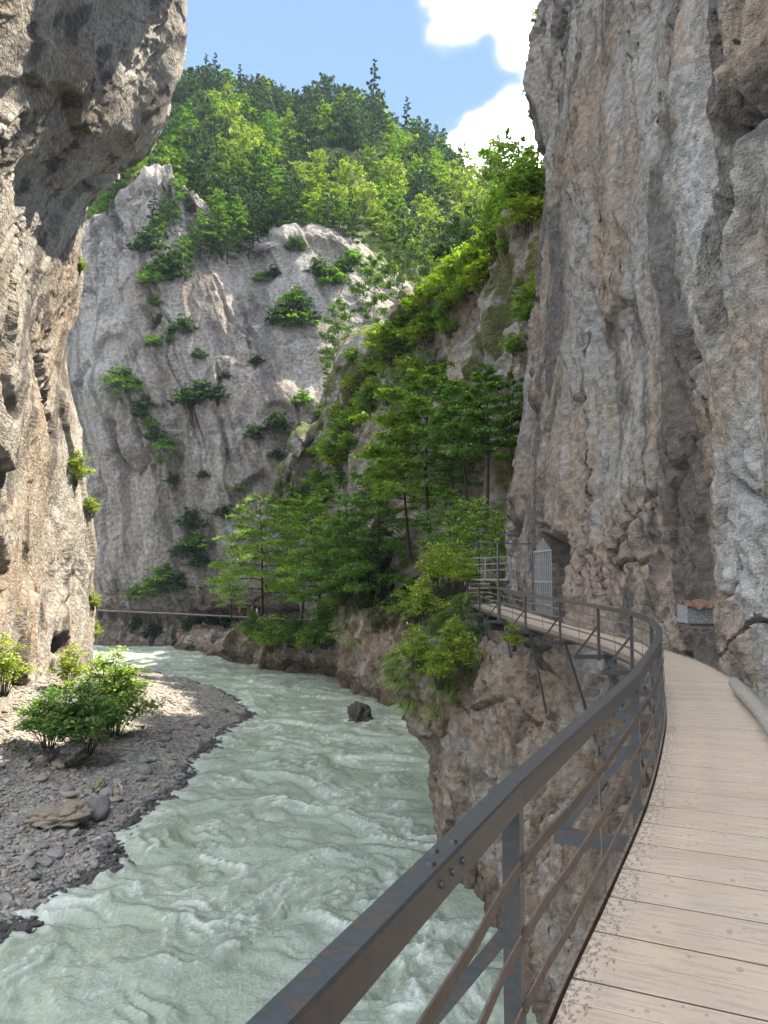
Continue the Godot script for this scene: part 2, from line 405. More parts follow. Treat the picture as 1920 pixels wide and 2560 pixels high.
	# right wall beside the boardwalk
	rows = [
		[Vector3(16.30, -3.00, -80.00), Vector3(8.30, -3.00, -51.00), Vector3(3.80, -3.00, -42.50), Vector3(2.85, -3.00, -39.00), Vector3(2.80, -3.00, -36.50), Vector3(3.00, -3.00, -33.50), Vector3(3.35, -3.00, -30.50), Vector3(3.80, -3.00, -27.50), Vector3(4.20, -3.00, -24.50), Vector3(4.60, -3.00, -21.50), Vector3(4.90, -3.00, -19.20), Vector3(4.90, -3.00, -17.60), Vector3(4.50, -3.00, -16.10), Vector3(3.42, -3.00, -15.30), Vector3(3.30, -3.00, -13.60), Vector3(3.15, -3.00, -11.50), Vector3(2.73, -3.00, -9.50), Vector3(2.52, -3.00, -7.60), Vector3(2.19, -3.00, -5.80), Vector3(1.81, -3.00, -3.80), Vector3(1.58, -3.00, -1.80), Vector3(1.08, -3.00, 1.00), Vector3(0.58, -3.00, 5.00), Vector3(0.18, -3.00, 11.00), Vector3(-0.12, -3.00, 20.00)],
		[Vector3(16.20, 0.00, -80.00), Vector3(8.20, 0.00, -51.00), Vector3(3.76, 0.00, -42.50), Vector3(2.85, 0.00, -39.00), Vector3(2.80, 0.00, -36.50), Vector3(3.00, 0.00, -33.50), Vector3(3.35, 0.00, -30.50), Vector3(3.74, 0.00, -27.50), Vector3(4.10, 0.00, -24.50), Vector3(4.50, 0.00, -21.50), Vector3(4.80, 0.00, -19.20), Vector3(4.80, 0.00, -17.60), Vector3(4.40, 0.00, -16.10), Vector3(3.32, 0.00, -15.30), Vector3(3.20, 0.00, -13.60), Vector3(3.05, 0.00, -11.50), Vector3(2.63, 0.00, -9.50), Vector3(2.44, 0.00, -7.60), Vector3(2.13, 0.00, -5.80), Vector3(1.76, 0.00, -3.80), Vector3(1.55, 0.00, -1.80), Vector3(1.05, 0.00, 1.00), Vector3(0.55, 0.00, 5.00), Vector3(0.15, 0.00, 11.00), Vector3(-0.15, 0.00, 20.00)],
		[Vector3(16.40, 2.50, -80.00), Vector3(8.40, 2.50, -51.00), Vector3(3.78, 2.50, -42.50), Vector3(2.75, 2.50, -39.00), Vector3(2.70, 2.50, -36.50), Vector3(2.90, 2.50, -33.50), Vector3(3.25, 2.50, -30.50), Vector3(3.83, 2.50, -27.50), Vector3(4.30, 2.50, -24.50), Vector3(4.70, 2.50, -21.50), Vector3(5.00, 2.50, -19.20), Vector3(5.00, 2.50, -17.60), Vector3(4.60, 2.50, -16.10), Vector3(3.52, 2.50, -15.30), Vector3(3.40, 2.50, -13.60), Vector3(3.25, 2.50, -11.50), Vector3(2.83, 2.50, -9.50), Vector3(2.60, 2.50, -7.60), Vector3(2.26, 2.50, -5.80), Vector3(1.86, 2.50, -3.80), Vector3(1.62, 2.50, -1.80), Vector3(1.12, 2.50, 1.00), Vector3(0.61, 2.50, 5.00), Vector3(0.22, 2.50, 11.00), Vector3(-0.08, 2.50, 20.00)],
		[Vector3(17.10, 5.00, -80.00), Vector3(9.10, 5.00, -51.00), Vector3(4.08, 5.00, -42.50), Vector3(2.75, 5.00, -39.00), Vector3(2.70, 5.00, -36.50), Vector3(2.90, 5.00, -33.50), Vector3(3.25, 5.00, -30.50), Vector3(4.26, 5.00, -27.50), Vector3(5.00, 5.00, -24.50), Vector3(5.40, 5.00, -21.50), Vector3(5.70, 5.00, -19.20), Vector3(5.70, 5.00, -17.60), Vector3(5.30, 5.00, -16.10), Vector3(4.22, 5.00, -15.30), Vector3(4.10, 5.00, -13.60), Vector3(3.95, 5.00, -11.50), Vector3(3.50, 5.00, -9.50), Vector3(3.17, 5.00, -7.60), Vector3(2.72, 5.00, -5.80), Vector3(2.21, 5.00, -3.80), Vector3(1.86, 5.00, -1.80), Vector3(1.36, 5.00, 1.00), Vector3(0.86, 5.00, 5.00), Vector3(0.46, 5.00, 11.00), Vector3(0.16, 5.00, 20.00)],
		[Vector3(18.00, 7.00, -80.00), Vector3(10.00, 7.00, -51.00), Vector3(4.57, 7.00, -42.50), Vector3(2.95, 7.00, -39.00), Vector3(2.90, 7.00, -36.50), Vector3(3.10, 7.00, -33.50), Vector3(3.45, 7.00, -30.50), Vector3(4.90, 7.00, -27.50), Vector3(5.90, 7.00, -24.50), Vector3(6.30, 7.00, -21.50), Vector3(6.60, 7.00, -19.20), Vector3(6.60, 7.00, -17.60), Vector3(6.20, 7.00, -16.10), Vector3(5.12, 7.00, -15.30), Vector3(5.00, 7.00, -13.60), Vector3(4.85, 7.00, -11.50), Vector3(4.36, 7.00, -9.50), Vector3(3.89, 7.00, -7.60), Vector3(3.31, 7.00, -5.80), Vector3(2.66, 7.00, -3.80), Vector3(2.18, 7.00, -1.80), Vector3(1.68, 7.00, 1.00), Vector3(1.18, 7.00, 5.00), Vector3(0.78, 7.00, 11.00), Vector3(0.48, 7.00, 20.00)],
		[Vector3(18.70, 8.60, -80.00), Vector3(10.70, 8.60, -51.00), Vector3(5.15, 8.60, -42.50), Vector3(3.45, 8.60, -39.00), Vector3(3.40, 8.60, -36.50), Vector3(3.60, 8.60, -33.50), Vector3(3.95, 8.60, -30.50), Vector3(5.53, 8.60, -27.50), Vector3(6.60, 8.60, -24.50), Vector3(7.00, 8.60, -21.50), Vector3(7.30, 8.60, -19.20), Vector3(7.30, 8.60, -17.60), Vector3(6.90, 8.60, -16.10), Vector3(5.82, 8.60, -15.30), Vector3(5.70, 8.60, -13.60), Vector3(5.55, 8.60, -11.50), Vector3(5.03, 8.60, -9.50), Vector3(4.46, 8.60, -7.60), Vector3(3.77, 8.60, -5.80), Vector3(3.00, 8.60, -3.80), Vector3(2.42, 8.60, -1.80), Vector3(1.92, 8.60, 1.00), Vector3(1.42, 8.60, 5.00), Vector3(1.02, 8.60, 11.00), Vector3(0.72, 8.60, 20.00)],
		[Vector3(19.20, 9.80, -80.00), Vector3(11.20, 9.80, -51.00), Vector3(5.94, 9.80, -42.50), Vector3(4.45, 9.80, -39.00), Vector3(4.40, 9.80, -36.50), Vector3(4.60, 9.80, -33.50), Vector3(4.95, 9.80, -30.50), Vector3(6.21, 9.80, -27.50), Vector3(7.10, 9.80, -24.50), Vector3(7.50, 9.80, -21.50), Vector3(7.80, 9.80, -19.20), Vector3(7.80, 9.80, -17.60), Vector3(7.40, 9.80, -16.10), Vector3(6.32, 9.80, -15.30), Vector3(6.20, 9.80, -13.60), Vector3(6.05, 9.80, -11.50), Vector3(5.51, 9.80, -9.50), Vector3(4.86, 9.80, -7.60), Vector3(4.10, 9.80, -5.80), Vector3(3.25, 9.80, -3.80), Vector3(2.60, 9.80, -1.80), Vector3(2.10, 9.80, 1.00), Vector3(1.59, 9.80, 5.00), Vector3(1.20, 9.80, 11.00), Vector3(0.90, 9.80, 20.00)],
		[Vector3(19.50, 10.75, -80.00), Vector3(11.50, 10.75, -51.00), Vector3(7.00, 10.75, -42.50), Vector3(6.05, 10.75, -39.00), Vector3(6.00, 10.75, -36.50), Vector3(6.20, 10.75, -33.50), Vector3(6.55, 10.75, -30.50), Vector3(7.00, 10.75, -27.50), Vector3(7.40, 10.75, -24.50), Vector3(8.15, 10.75, -21.50), Vector3(8.45, 10.75, -19.20), Vector3(8.45, 10.75, -17.60), Vector3(8.05, 10.75, -16.10), Vector3(6.62, 10.75, -15.30), Vector3(6.50, 10.75, -13.60), Vector3(6.35, 10.75, -11.50), Vector3(5.80, 10.75, -9.50), Vector3(5.10, 10.75, -7.60), Vector3(4.30, 10.75, -5.80), Vector3(3.40, 10.75, -3.80), Vector3(2.70, 10.75, -1.80), Vector3(2.20, 10.75, 1.00), Vector3(1.70, 10.75, 5.00), Vector3(1.30, 10.75, 11.00), Vector3(1.00, 10.75, 20.00)],
		[Vector3(19.61, 11.80, -80.00), Vector3(11.61, 11.80, -51.00), Vector3(7.11, 11.80, -42.50), Vector3(6.16, 11.80, -39.00), Vector3(6.11, 11.80, -36.50), Vector3(6.30, 11.80, -33.50), Vector3(6.64, 11.80, -30.50), Vector3(7.08, 11.80, -27.50), Vector3(7.46, 11.80, -24.50), Vector3(8.20, 11.80, -21.50), Vector3(8.49, 11.80, -19.20), Vector3(8.49, 11.80, -17.60), Vector3(8.08, 11.80, -16.10), Vector3(6.65, 11.80, -15.30), Vector3(6.52, 11.80, -13.60), Vector3(6.37, 11.80, -11.50), Vector3(5.82, 11.80, -9.50), Vector3(5.12, 11.80, -7.60), Vector3(4.32, 11.80, -5.80), Vector3(3.42, 11.80, -3.80), Vector3(2.72, 11.80, -1.80), Vector3(2.22, 11.80, 1.00), Vector3(1.72, 11.80, 5.00), Vector3(1.32, 11.80, 11.00), Vector3(1.02, 11.80, 20.00)],
		[Vector3(19.79, 13.50, -80.00), Vector3(11.79, 13.50, -51.00), Vector3(7.29, 13.50, -42.50), Vector3(6.34, 13.50, -39.00), Vector3(6.29, 13.50, -36.50), Vector3(6.46, 13.50, -33.50), Vector3(6.78, 13.50, -30.50), Vector3(7.20, 13.50, -27.50), Vector3(7.57, 13.50, -24.50), Vector3(8.28, 13.50, -21.50), Vector3(8.56, 13.50, -19.20), Vector3(8.54, 13.50, -17.60), Vector3(8.13, 13.50, -16.10), Vector3(6.69, 13.50, -15.30), Vector3(6.55, 13.50, -13.60), Vector3(6.40, 13.50, -11.50), Vector3(5.85, 13.50, -9.50), Vector3(5.15, 13.50, -7.60), Vector3(4.35, 13.50, -5.80), Vector3(3.46, 13.50, -3.80), Vector3(2.76, 13.50, -1.80), Vector3(2.26, 13.50, 1.00), Vector3(1.75, 13.50, 5.00), Vector3(1.35, 13.50, 11.00), Vector3(1.05, 13.50, 20.00)],
		[Vector3(20.05, 16.00, -80.00), Vector3(12.05, 16.00, -51.00), Vector3(7.55, 16.00, -42.50), Vector3(6.60, 16.00, -39.00), Vector3(6.55, 16.00, -36.50), Vector3(6.70, 16.00, -33.50), Vector3(6.99, 16.00, -30.50), Vector3(7.38, 16.00, -27.50), Vector3(7.72, 16.00, -24.50), Vector3(8.06, 16.00, -21.50), Vector3(8.31, 16.00, -19.20), Vector3(8.28, 16.00, -17.60), Vector3(7.85, 16.00, -16.10), Vector3(6.75, 16.00, -15.30), Vector3(6.61, 16.00, -13.60), Vector3(6.46, 16.00, -11.50), Vector3(5.91, 16.00, -9.50), Vector3(5.21, 16.00, -7.60), Vector3(4.41, 16.00, -5.80), Vector3(3.50, 16.00, -3.80), Vector3(2.81, 16.00, -1.80), Vector3(2.31, 16.00, 1.00), Vector3(1.80, 16.00, 5.00), Vector3(1.41, 16.00, 11.00), Vector3(1.10, 16.00, 20.00)],
		[Vector3(20.47, 20.00, -80.00), Vector3(12.47, 20.00, -51.00), Vector3(7.97, 20.00, -42.50), Vector3(7.02, 20.00, -39.00), Vector3(6.97, 20.00, -36.50), Vector3(7.08, 20.00, -33.50), Vector3(7.32, 20.00, -30.50), Vector3(7.67, 20.00, -27.50), Vector3(7.96, 20.00, -24.50), Vector3(8.25, 20.00, -21.50), Vector3(7.97, 20.00, -19.20), Vector3(7.91, 20.00, -17.60), Vector3(7.46, 20.00, -16.10), Vector3(6.35, 20.00, -15.30), Vector3(6.68, 20.00, -13.60), Vector3(6.53, 20.00, -11.50), Vector3(5.98, 20.00, -9.50), Vector3(5.28, 20.00, -7.60), Vector3(4.48, 20.00, -5.80), Vector3(3.58, 20.00, -3.80), Vector3(2.89, 20.00, -1.80), Vector3(2.39, 20.00, 1.00), Vector3(1.89, 20.00, 5.00), Vector3(1.49, 20.00, 11.00), Vector3(1.19, 20.00, 20.00)],
		[Vector3(20.94, 24.50, -80.00), Vector3(12.94, 24.50, -51.00), Vector3(8.44, 24.50, -42.50), Vector3(7.49, 24.50, -39.00), Vector3(7.44, 24.50, -36.50), Vector3(7.51, 24.50, -33.50), Vector3(7.70, 24.50, -30.50), Vector3(7.99, 24.50, -27.50), Vector3(8.23, 24.50, -24.50), Vector3(8.47, 24.50, -21.50), Vector3(8.15, 24.50, -19.20), Vector3(8.07, 24.50, -17.60), Vector3(7.59, 24.50, -16.10), Vector3(6.46, 24.50, -15.30), Vector3(6.78, 24.50, -13.60), Vector3(6.62, 24.50, -11.50), Vector3(6.08, 24.50, -9.50), Vector3(5.38, 24.50, -7.60), Vector3(4.58, 24.50, -5.80), Vector3(3.67, 24.50, -3.80), Vector3(2.98, 24.50, -1.80), Vector3(2.48, 24.50, 1.00), Vector3(1.98, 24.50, 5.00), Vector3(1.58, 24.50, 11.00), Vector3(1.27, 24.50, 20.00)],
		[Vector3(21.47, 29.50, -80.00), Vector3(13.47, 29.50, -51.00), Vector3(8.97, 29.50, -42.50), Vector3(8.02, 29.50, -39.00), Vector3(7.97, 29.50, -36.50), Vector3(7.99, 29.50, -33.50), Vector3(8.12, 29.50, -30.50), Vector3(8.35, 29.50, -27.50), Vector3(8.54, 29.50, -24.50), Vector3(8.72, 29.50, -21.50), Vector3(8.35, 29.50, -19.20), Vector3(8.24, 29.50, -17.60), Vector3(7.73, 29.50, -16.10), Vector3(6.59, 29.50, -15.30), Vector3(6.88, 29.50, -13.60), Vector3(6.72, 29.50, -11.50), Vector3(6.17, 29.50, -9.50), Vector3(5.47, 29.50, -7.60), Vector3(4.67, 29.50, -5.80), Vector3(3.77, 29.50, -3.80), Vector3(3.08, 29.50, -1.80), Vector3(2.58, 29.50, 1.00), Vector3(2.08, 29.50, 5.00), Vector3(1.68, 29.50, 11.00), Vector3(1.38, 29.50, 20.00)],
		[Vector3(21.94, 34.00, -80.00), Vector3(13.94, 34.00, -51.00), Vector3(9.44, 34.00, -42.50), Vector3(8.49, 34.00, -39.00), Vector3(8.44, 34.00, -36.50), Vector3(8.42, 34.00, -33.50), Vector3(8.50, 34.00, -30.50), Vector3(8.68, 34.00, -27.50), Vector3(8.81, 34.00, -24.50), Vector3(8.94, 34.00, -21.50), Vector3(8.53, 34.00, -19.20), Vector3(8.39, 34.00, -17.60), Vector3(7.85, 34.00, -16.10), Vector3(6.70, 34.00, -15.30), Vector3(6.96, 34.00, -13.60), Vector3(6.81, 34.00, -11.50), Vector3(6.26, 34.00, -9.50), Vector3(5.56, 34.00, -7.60), Vector3(4.76, 34.00, -5.80), Vector3(3.86, 34.00, -3.80), Vector3(3.17, 34.00, -1.80), Vector3(2.67, 34.00, 1.00), Vector3(2.17, 34.00, 5.00), Vector3(1.77, 34.00, 11.00), Vector3(1.47, 34.00, 20.00)],
		[Vector3(21.36, 37.00, -80.00), Vector3(13.36, 37.00, -51.00), Vector3(8.86, 37.00, -42.50), Vector3(8.06, 37.00, -39.00), Vector3(8.38, 37.00, -36.50), Vector3(8.70, 37.00, -33.50), Vector3(8.75, 37.00, -30.50), Vector3(8.89, 37.00, -27.50), Vector3(8.99, 37.00, -24.50), Vector3(9.09, 37.00, -21.50), Vector3(8.65, 37.00, -19.20), Vector3(8.49, 37.00, -17.60), Vector3(7.94, 37.00, -16.10), Vector3(6.78, 37.00, -15.30), Vector3(7.03, 37.00, -13.60), Vector3(6.88, 37.00, -11.50), Vector3(6.33, 37.00, -9.50), Vector3(5.62, 37.00, -7.60), Vector3(4.83, 37.00, -5.80), Vector3(3.92, 37.00, -3.80), Vector3(3.23, 37.00, -1.80), Vector3(2.73, 37.00, 1.00), Vector3(2.23, 37.00, 5.00), Vector3(1.83, 37.00, 11.00), Vector3(1.52, 37.00, 20.00)],
		[Vector3(21.17, 39.00, -80.00), Vector3(13.17, 39.00, -51.00), Vector3(8.67, 39.00, -42.50), Vector3(7.93, 39.00, -39.00), Vector3(8.42, 39.00, -36.50), Vector3(8.89, 39.00, -33.50), Vector3(8.92, 39.00, -30.50), Vector3(9.04, 39.00, -27.50), Vector3(9.11, 39.00, -24.50), Vector3(9.18, 39.00, -21.50), Vector3(8.73, 39.00, -19.20), Vector3(8.56, 39.00, -17.60), Vector3(7.99, 39.00, -16.10), Vector3(6.83, 39.00, -15.30), Vector3(7.07, 39.00, -13.60), Vector3(6.92, 39.00, -11.50), Vector3(6.37, 39.00, -9.50), Vector3(5.67, 39.00, -7.60), Vector3(4.87, 39.00, -5.80), Vector3(3.96, 39.00, -3.80), Vector3(3.27, 39.00, -1.80), Vector3(2.77, 39.00, 1.00), Vector3(2.27, 39.00, 5.00), Vector3(1.87, 39.00, 11.00), Vector3(1.56, 39.00, 20.00)],
		[Vector3(22.18, 42.00, -80.00), Vector3(14.18, 42.00, -51.00), Vector3(9.68, 42.00, -42.50), Vector3(8.83, 42.00, -39.00), Vector3(9.03, 42.00, -36.50), Vector3(9.18, 42.00, -33.50), Vector3(9.17, 42.00, -30.50), Vector3(9.25, 42.00, -27.50), Vector3(9.29, 42.00, -24.50), Vector3(9.33, 42.00, -21.50), Vector3(8.85, 42.00, -19.20), Vector3(8.66, 42.00, -17.60), Vector3(8.08, 42.00, -16.10), Vector3(6.90, 42.00, -15.30), Vector3(7.12, 42.00, -13.60), Vector3(6.97, 42.00, -11.50), Vector3(6.42, 42.00, -9.50), Vector3(5.72, 42.00, -7.60), Vector3(4.92, 42.00, -5.80), Vector3(4.03, 42.00, -3.80), Vector3(3.33, 42.00, -1.80), Vector3(2.83, 42.00, 1.00), Vector3(2.33, 42.00, 5.00), Vector3(1.93, 42.00, 11.00), Vector3(1.62, 42.00, 20.00)],
		[Vector3(23.20, 46.00, -80.00), Vector3(15.20, 46.00, -51.00), Vector3(10.70, 46.00, -42.50), Vector3(9.75, 46.00, -39.00), Vector3(9.70, 46.00, -36.50), Vector3(9.56, 46.00, -33.50), Vector3(9.50, 46.00, -30.50), Vector3(9.54, 46.00, -27.50), Vector3(9.54, 46.00, -24.50), Vector3(9.53, 46.00, -21.50), Vector3(9.01, 46.00, -19.20), Vector3(8.80, 46.00, -17.60), Vector3(8.19, 46.00, -16.10), Vector3(7.00, 46.00, -15.30), Vector3(7.21, 46.00, -13.60), Vector3(7.05, 46.00, -11.50), Vector3(6.50, 46.00, -9.50), Vector3(5.80, 46.00, -7.60), Vector3(5.00, 46.00, -5.80), Vector3(4.10, 46.00, -3.80), Vector3(3.41, 46.00, -1.80), Vector3(2.91, 46.00, 1.00), Vector3(2.40, 46.00, 5.00), Vector3(2.00, 46.00, 11.00), Vector3(1.71, 46.00, 20.00)],
		[Vector3(23.67, 52.00, -80.00), Vector3(15.67, 52.00, -51.00), Vector3(11.17, 52.00, -42.50), Vector3(10.22, 52.00, -39.00), Vector3(10.17, 52.00, -36.50), Vector3(10.63, 52.00, -33.50), Vector3(10.50, 52.00, -30.50), Vector3(10.48, 52.00, -27.50), Vector3(10.40, 52.00, -24.50), Vector3(10.32, 52.00, -21.50), Vector3(9.75, 52.00, -19.20), Vector3(9.50, 52.00, -17.60), Vector3(8.86, 52.00, -16.10), Vector3(7.65, 52.00, -15.30), Vector3(7.83, 52.00, -13.60), Vector3(7.67, 52.00, -11.50), Vector3(7.12, 52.00, -9.50), Vector3(6.42, 52.00, -7.60), Vector3(5.62, 52.00, -5.80), Vector3(4.72, 52.00, -3.80), Vector3(4.03, 52.00, -1.80), Vector3(3.53, 52.00, 1.00), Vector3(3.03, 52.00, 5.00), Vector3(2.62, 52.00, 11.00), Vector3(2.33, 52.00, 20.00)],
		[Vector3(23.87, 60.00, -80.00), Vector3(15.87, 60.00, -51.00), Vector3(11.37, 60.00, -42.50), Vector3(10.42, 60.00, -39.00), Vector3(10.37, 60.00, -36.50), Vector3(13.40, 60.00, -33.50), Vector3(13.17, 60.00, -30.50), Vector3(13.05, 60.00, -27.50), Vector3(12.88, 60.00, -24.50), Vector3(12.71, 60.00, -21.50), Vector3(12.07, 60.00, -19.20), Vector3(11.77, 60.00, -17.60), Vector3(11.08, 60.00, -16.10), Vector3(9.85, 60.00, -15.30), Vector3(9.98, 60.00, -13.60), Vector3(9.83, 60.00, -11.50), Vector3(9.29, 60.00, -9.50), Vector3(8.58, 60.00, -7.60), Vector3(7.79, 60.00, -5.80), Vector3(6.88, 60.00, -3.80), Vector3(6.19, 60.00, -1.80), Vector3(5.69, 60.00, 1.00), Vector3(5.18, 60.00, 5.00), Vector3(4.79, 60.00, 11.00), Vector3(4.48, 60.00, 20.00)],
		[Vector3(24.22, 74.00, -80.00), Vector3(16.22, 74.00, -51.00), Vector3(11.72, 74.00, -42.50), Vector3(10.77, 74.00, -39.00), Vector3(10.72, 74.00, -36.50), Vector3(18.23, 74.00, -33.50), Vector3(17.85, 74.00, -30.50), Vector3(17.56, 74.00, -27.50), Vector3(17.23, 74.00, -24.50), Vector3(16.90, 74.00, -21.50), Vector3(16.14, 74.00, -19.20), Vector3(15.74, 74.00, -17.60), Vector3(14.98, 74.00, -16.10), Vector3(13.70, 74.00, -15.30), Vector3(13.77, 74.00, -13.60), Vector3(13.62, 74.00, -11.50), Vector3(13.07, 74.00, -9.50), Vector3(12.37, 74.00, -7.60), Vector3(11.57, 74.00, -5.80), Vector3(10.67, 74.00, -3.80), Vector3(9.96, 74.00, -1.80), Vector3(9.46, 74.00, 1.00), Vector3(8.96, 74.00, 5.00), Vector3(8.57, 74.00, 11.00), Vector3(8.27, 74.00, 20.00)],
		[Vector3(30.22, 77.00, -80.00), Vector3(22.22, 77.00, -51.00), Vector3(17.72, 77.00, -42.50), Vector3(16.77, 77.00, -39.00), Vector3(16.72, 77.00, -36.50), Vector3(24.23, 77.00, -33.50), Vector3(23.85, 77.00, -30.50), Vector3(23.56, 77.00, -27.50), Vector3(23.23, 77.00, -24.50), Vector3(22.90, 77.00, -21.50), Vector3(22.14, 77.00, -19.20), Vector3(21.74, 77.00, -17.60), Vector3(20.98, 77.00, -16.10), Vector3(19.70, 77.00, -15.30), Vector3(19.77, 77.00, -13.60), Vector3(19.62, 77.00, -11.50), Vector3(19.07, 77.00, -9.50), Vector3(18.37, 77.00, -7.60), Vector3(17.57, 77.00, -5.80), Vector3(16.66, 77.00, -3.80), Vector3(15.96, 77.00, -1.80), Vector3(15.46, 77.00, 1.00), Vector3(14.96, 77.00, 5.00), Vector3(14.57, 77.00, 11.00), Vector3(14.27, 77.00, 20.00)],
		[Vector3(90.22, 82.00, -80.00), Vector3(82.22, 82.00, -51.00), Vector3(77.72, 82.00, -42.50), Vector3(76.77, 82.00, -39.00), Vector3(76.72, 82.00, -36.50), Vector3(84.23, 82.00, -33.50), Vector3(83.85, 82.00, -30.50), Vector3(83.56, 82.00, -27.50), Vector3(83.23, 82.00, -24.50), Vector3(82.90, 82.00, -21.50), Vector3(82.14, 82.00, -19.20), Vector3(81.74, 82.00, -17.60), Vector3(80.98, 82.00, -16.10), Vector3(79.70, 82.00, -15.30), Vector3(79.77, 82.00, -13.60), Vector3(79.62, 82.00, -11.50), Vector3(79.06, 82.00, -9.50), Vector3(78.37, 82.00, -7.60), Vector3(77.56, 82.00, -5.80), Vector3(76.66, 82.00, -3.80), Vector3(75.97, 82.00, -1.80), Vector3(75.47, 82.00, 1.00), Vector3(74.97, 82.00, 5.00), Vector3(74.56, 82.00, 11.00), Vector3(74.27, 82.00, 20.00)]]
	build_cliff("cliff_right", rows, 680, 600, M.rock_near, {"seed": 211, "big": 0.5, "fb": 0.09, "flute": 0.26, "ff": 0.2, "tilt": 0.12, "wave": 1.0, "block": 0.5, "fk": 0.45, "fine": 0.22, "fn": 1.3, "tan": 0.55, "dark": 0.7, "tone": 0.86, "ribs": 0.42, "rib_step": 2.1, "sx": 0.3, "low_brown": 0.5, "craggy_low": 0.5, "niche": true, "holes": [[Vector3(6.78, 11.68, -27.60), Vector3(1.5, 0.9, 0.35), 0.8], [Vector3(6.82, 12.58, -27.80), Vector3(1.5, 1.1, 0.32), 0.8], [Vector3(6.91, 13.66, -27.60), Vector3(1.5, 1.2, 0.3), 0.7], [Vector3(6.99, 14.82, -27.50), Vector3(1.5, 1.3, 0.28), 0.6], [Vector3(7.07, 16.17, -27.60), Vector3(1.5, 1.3, 0.26), 0.5]]}, "towering grey and tan rock wall that carries the near boardwalk", "cliff")
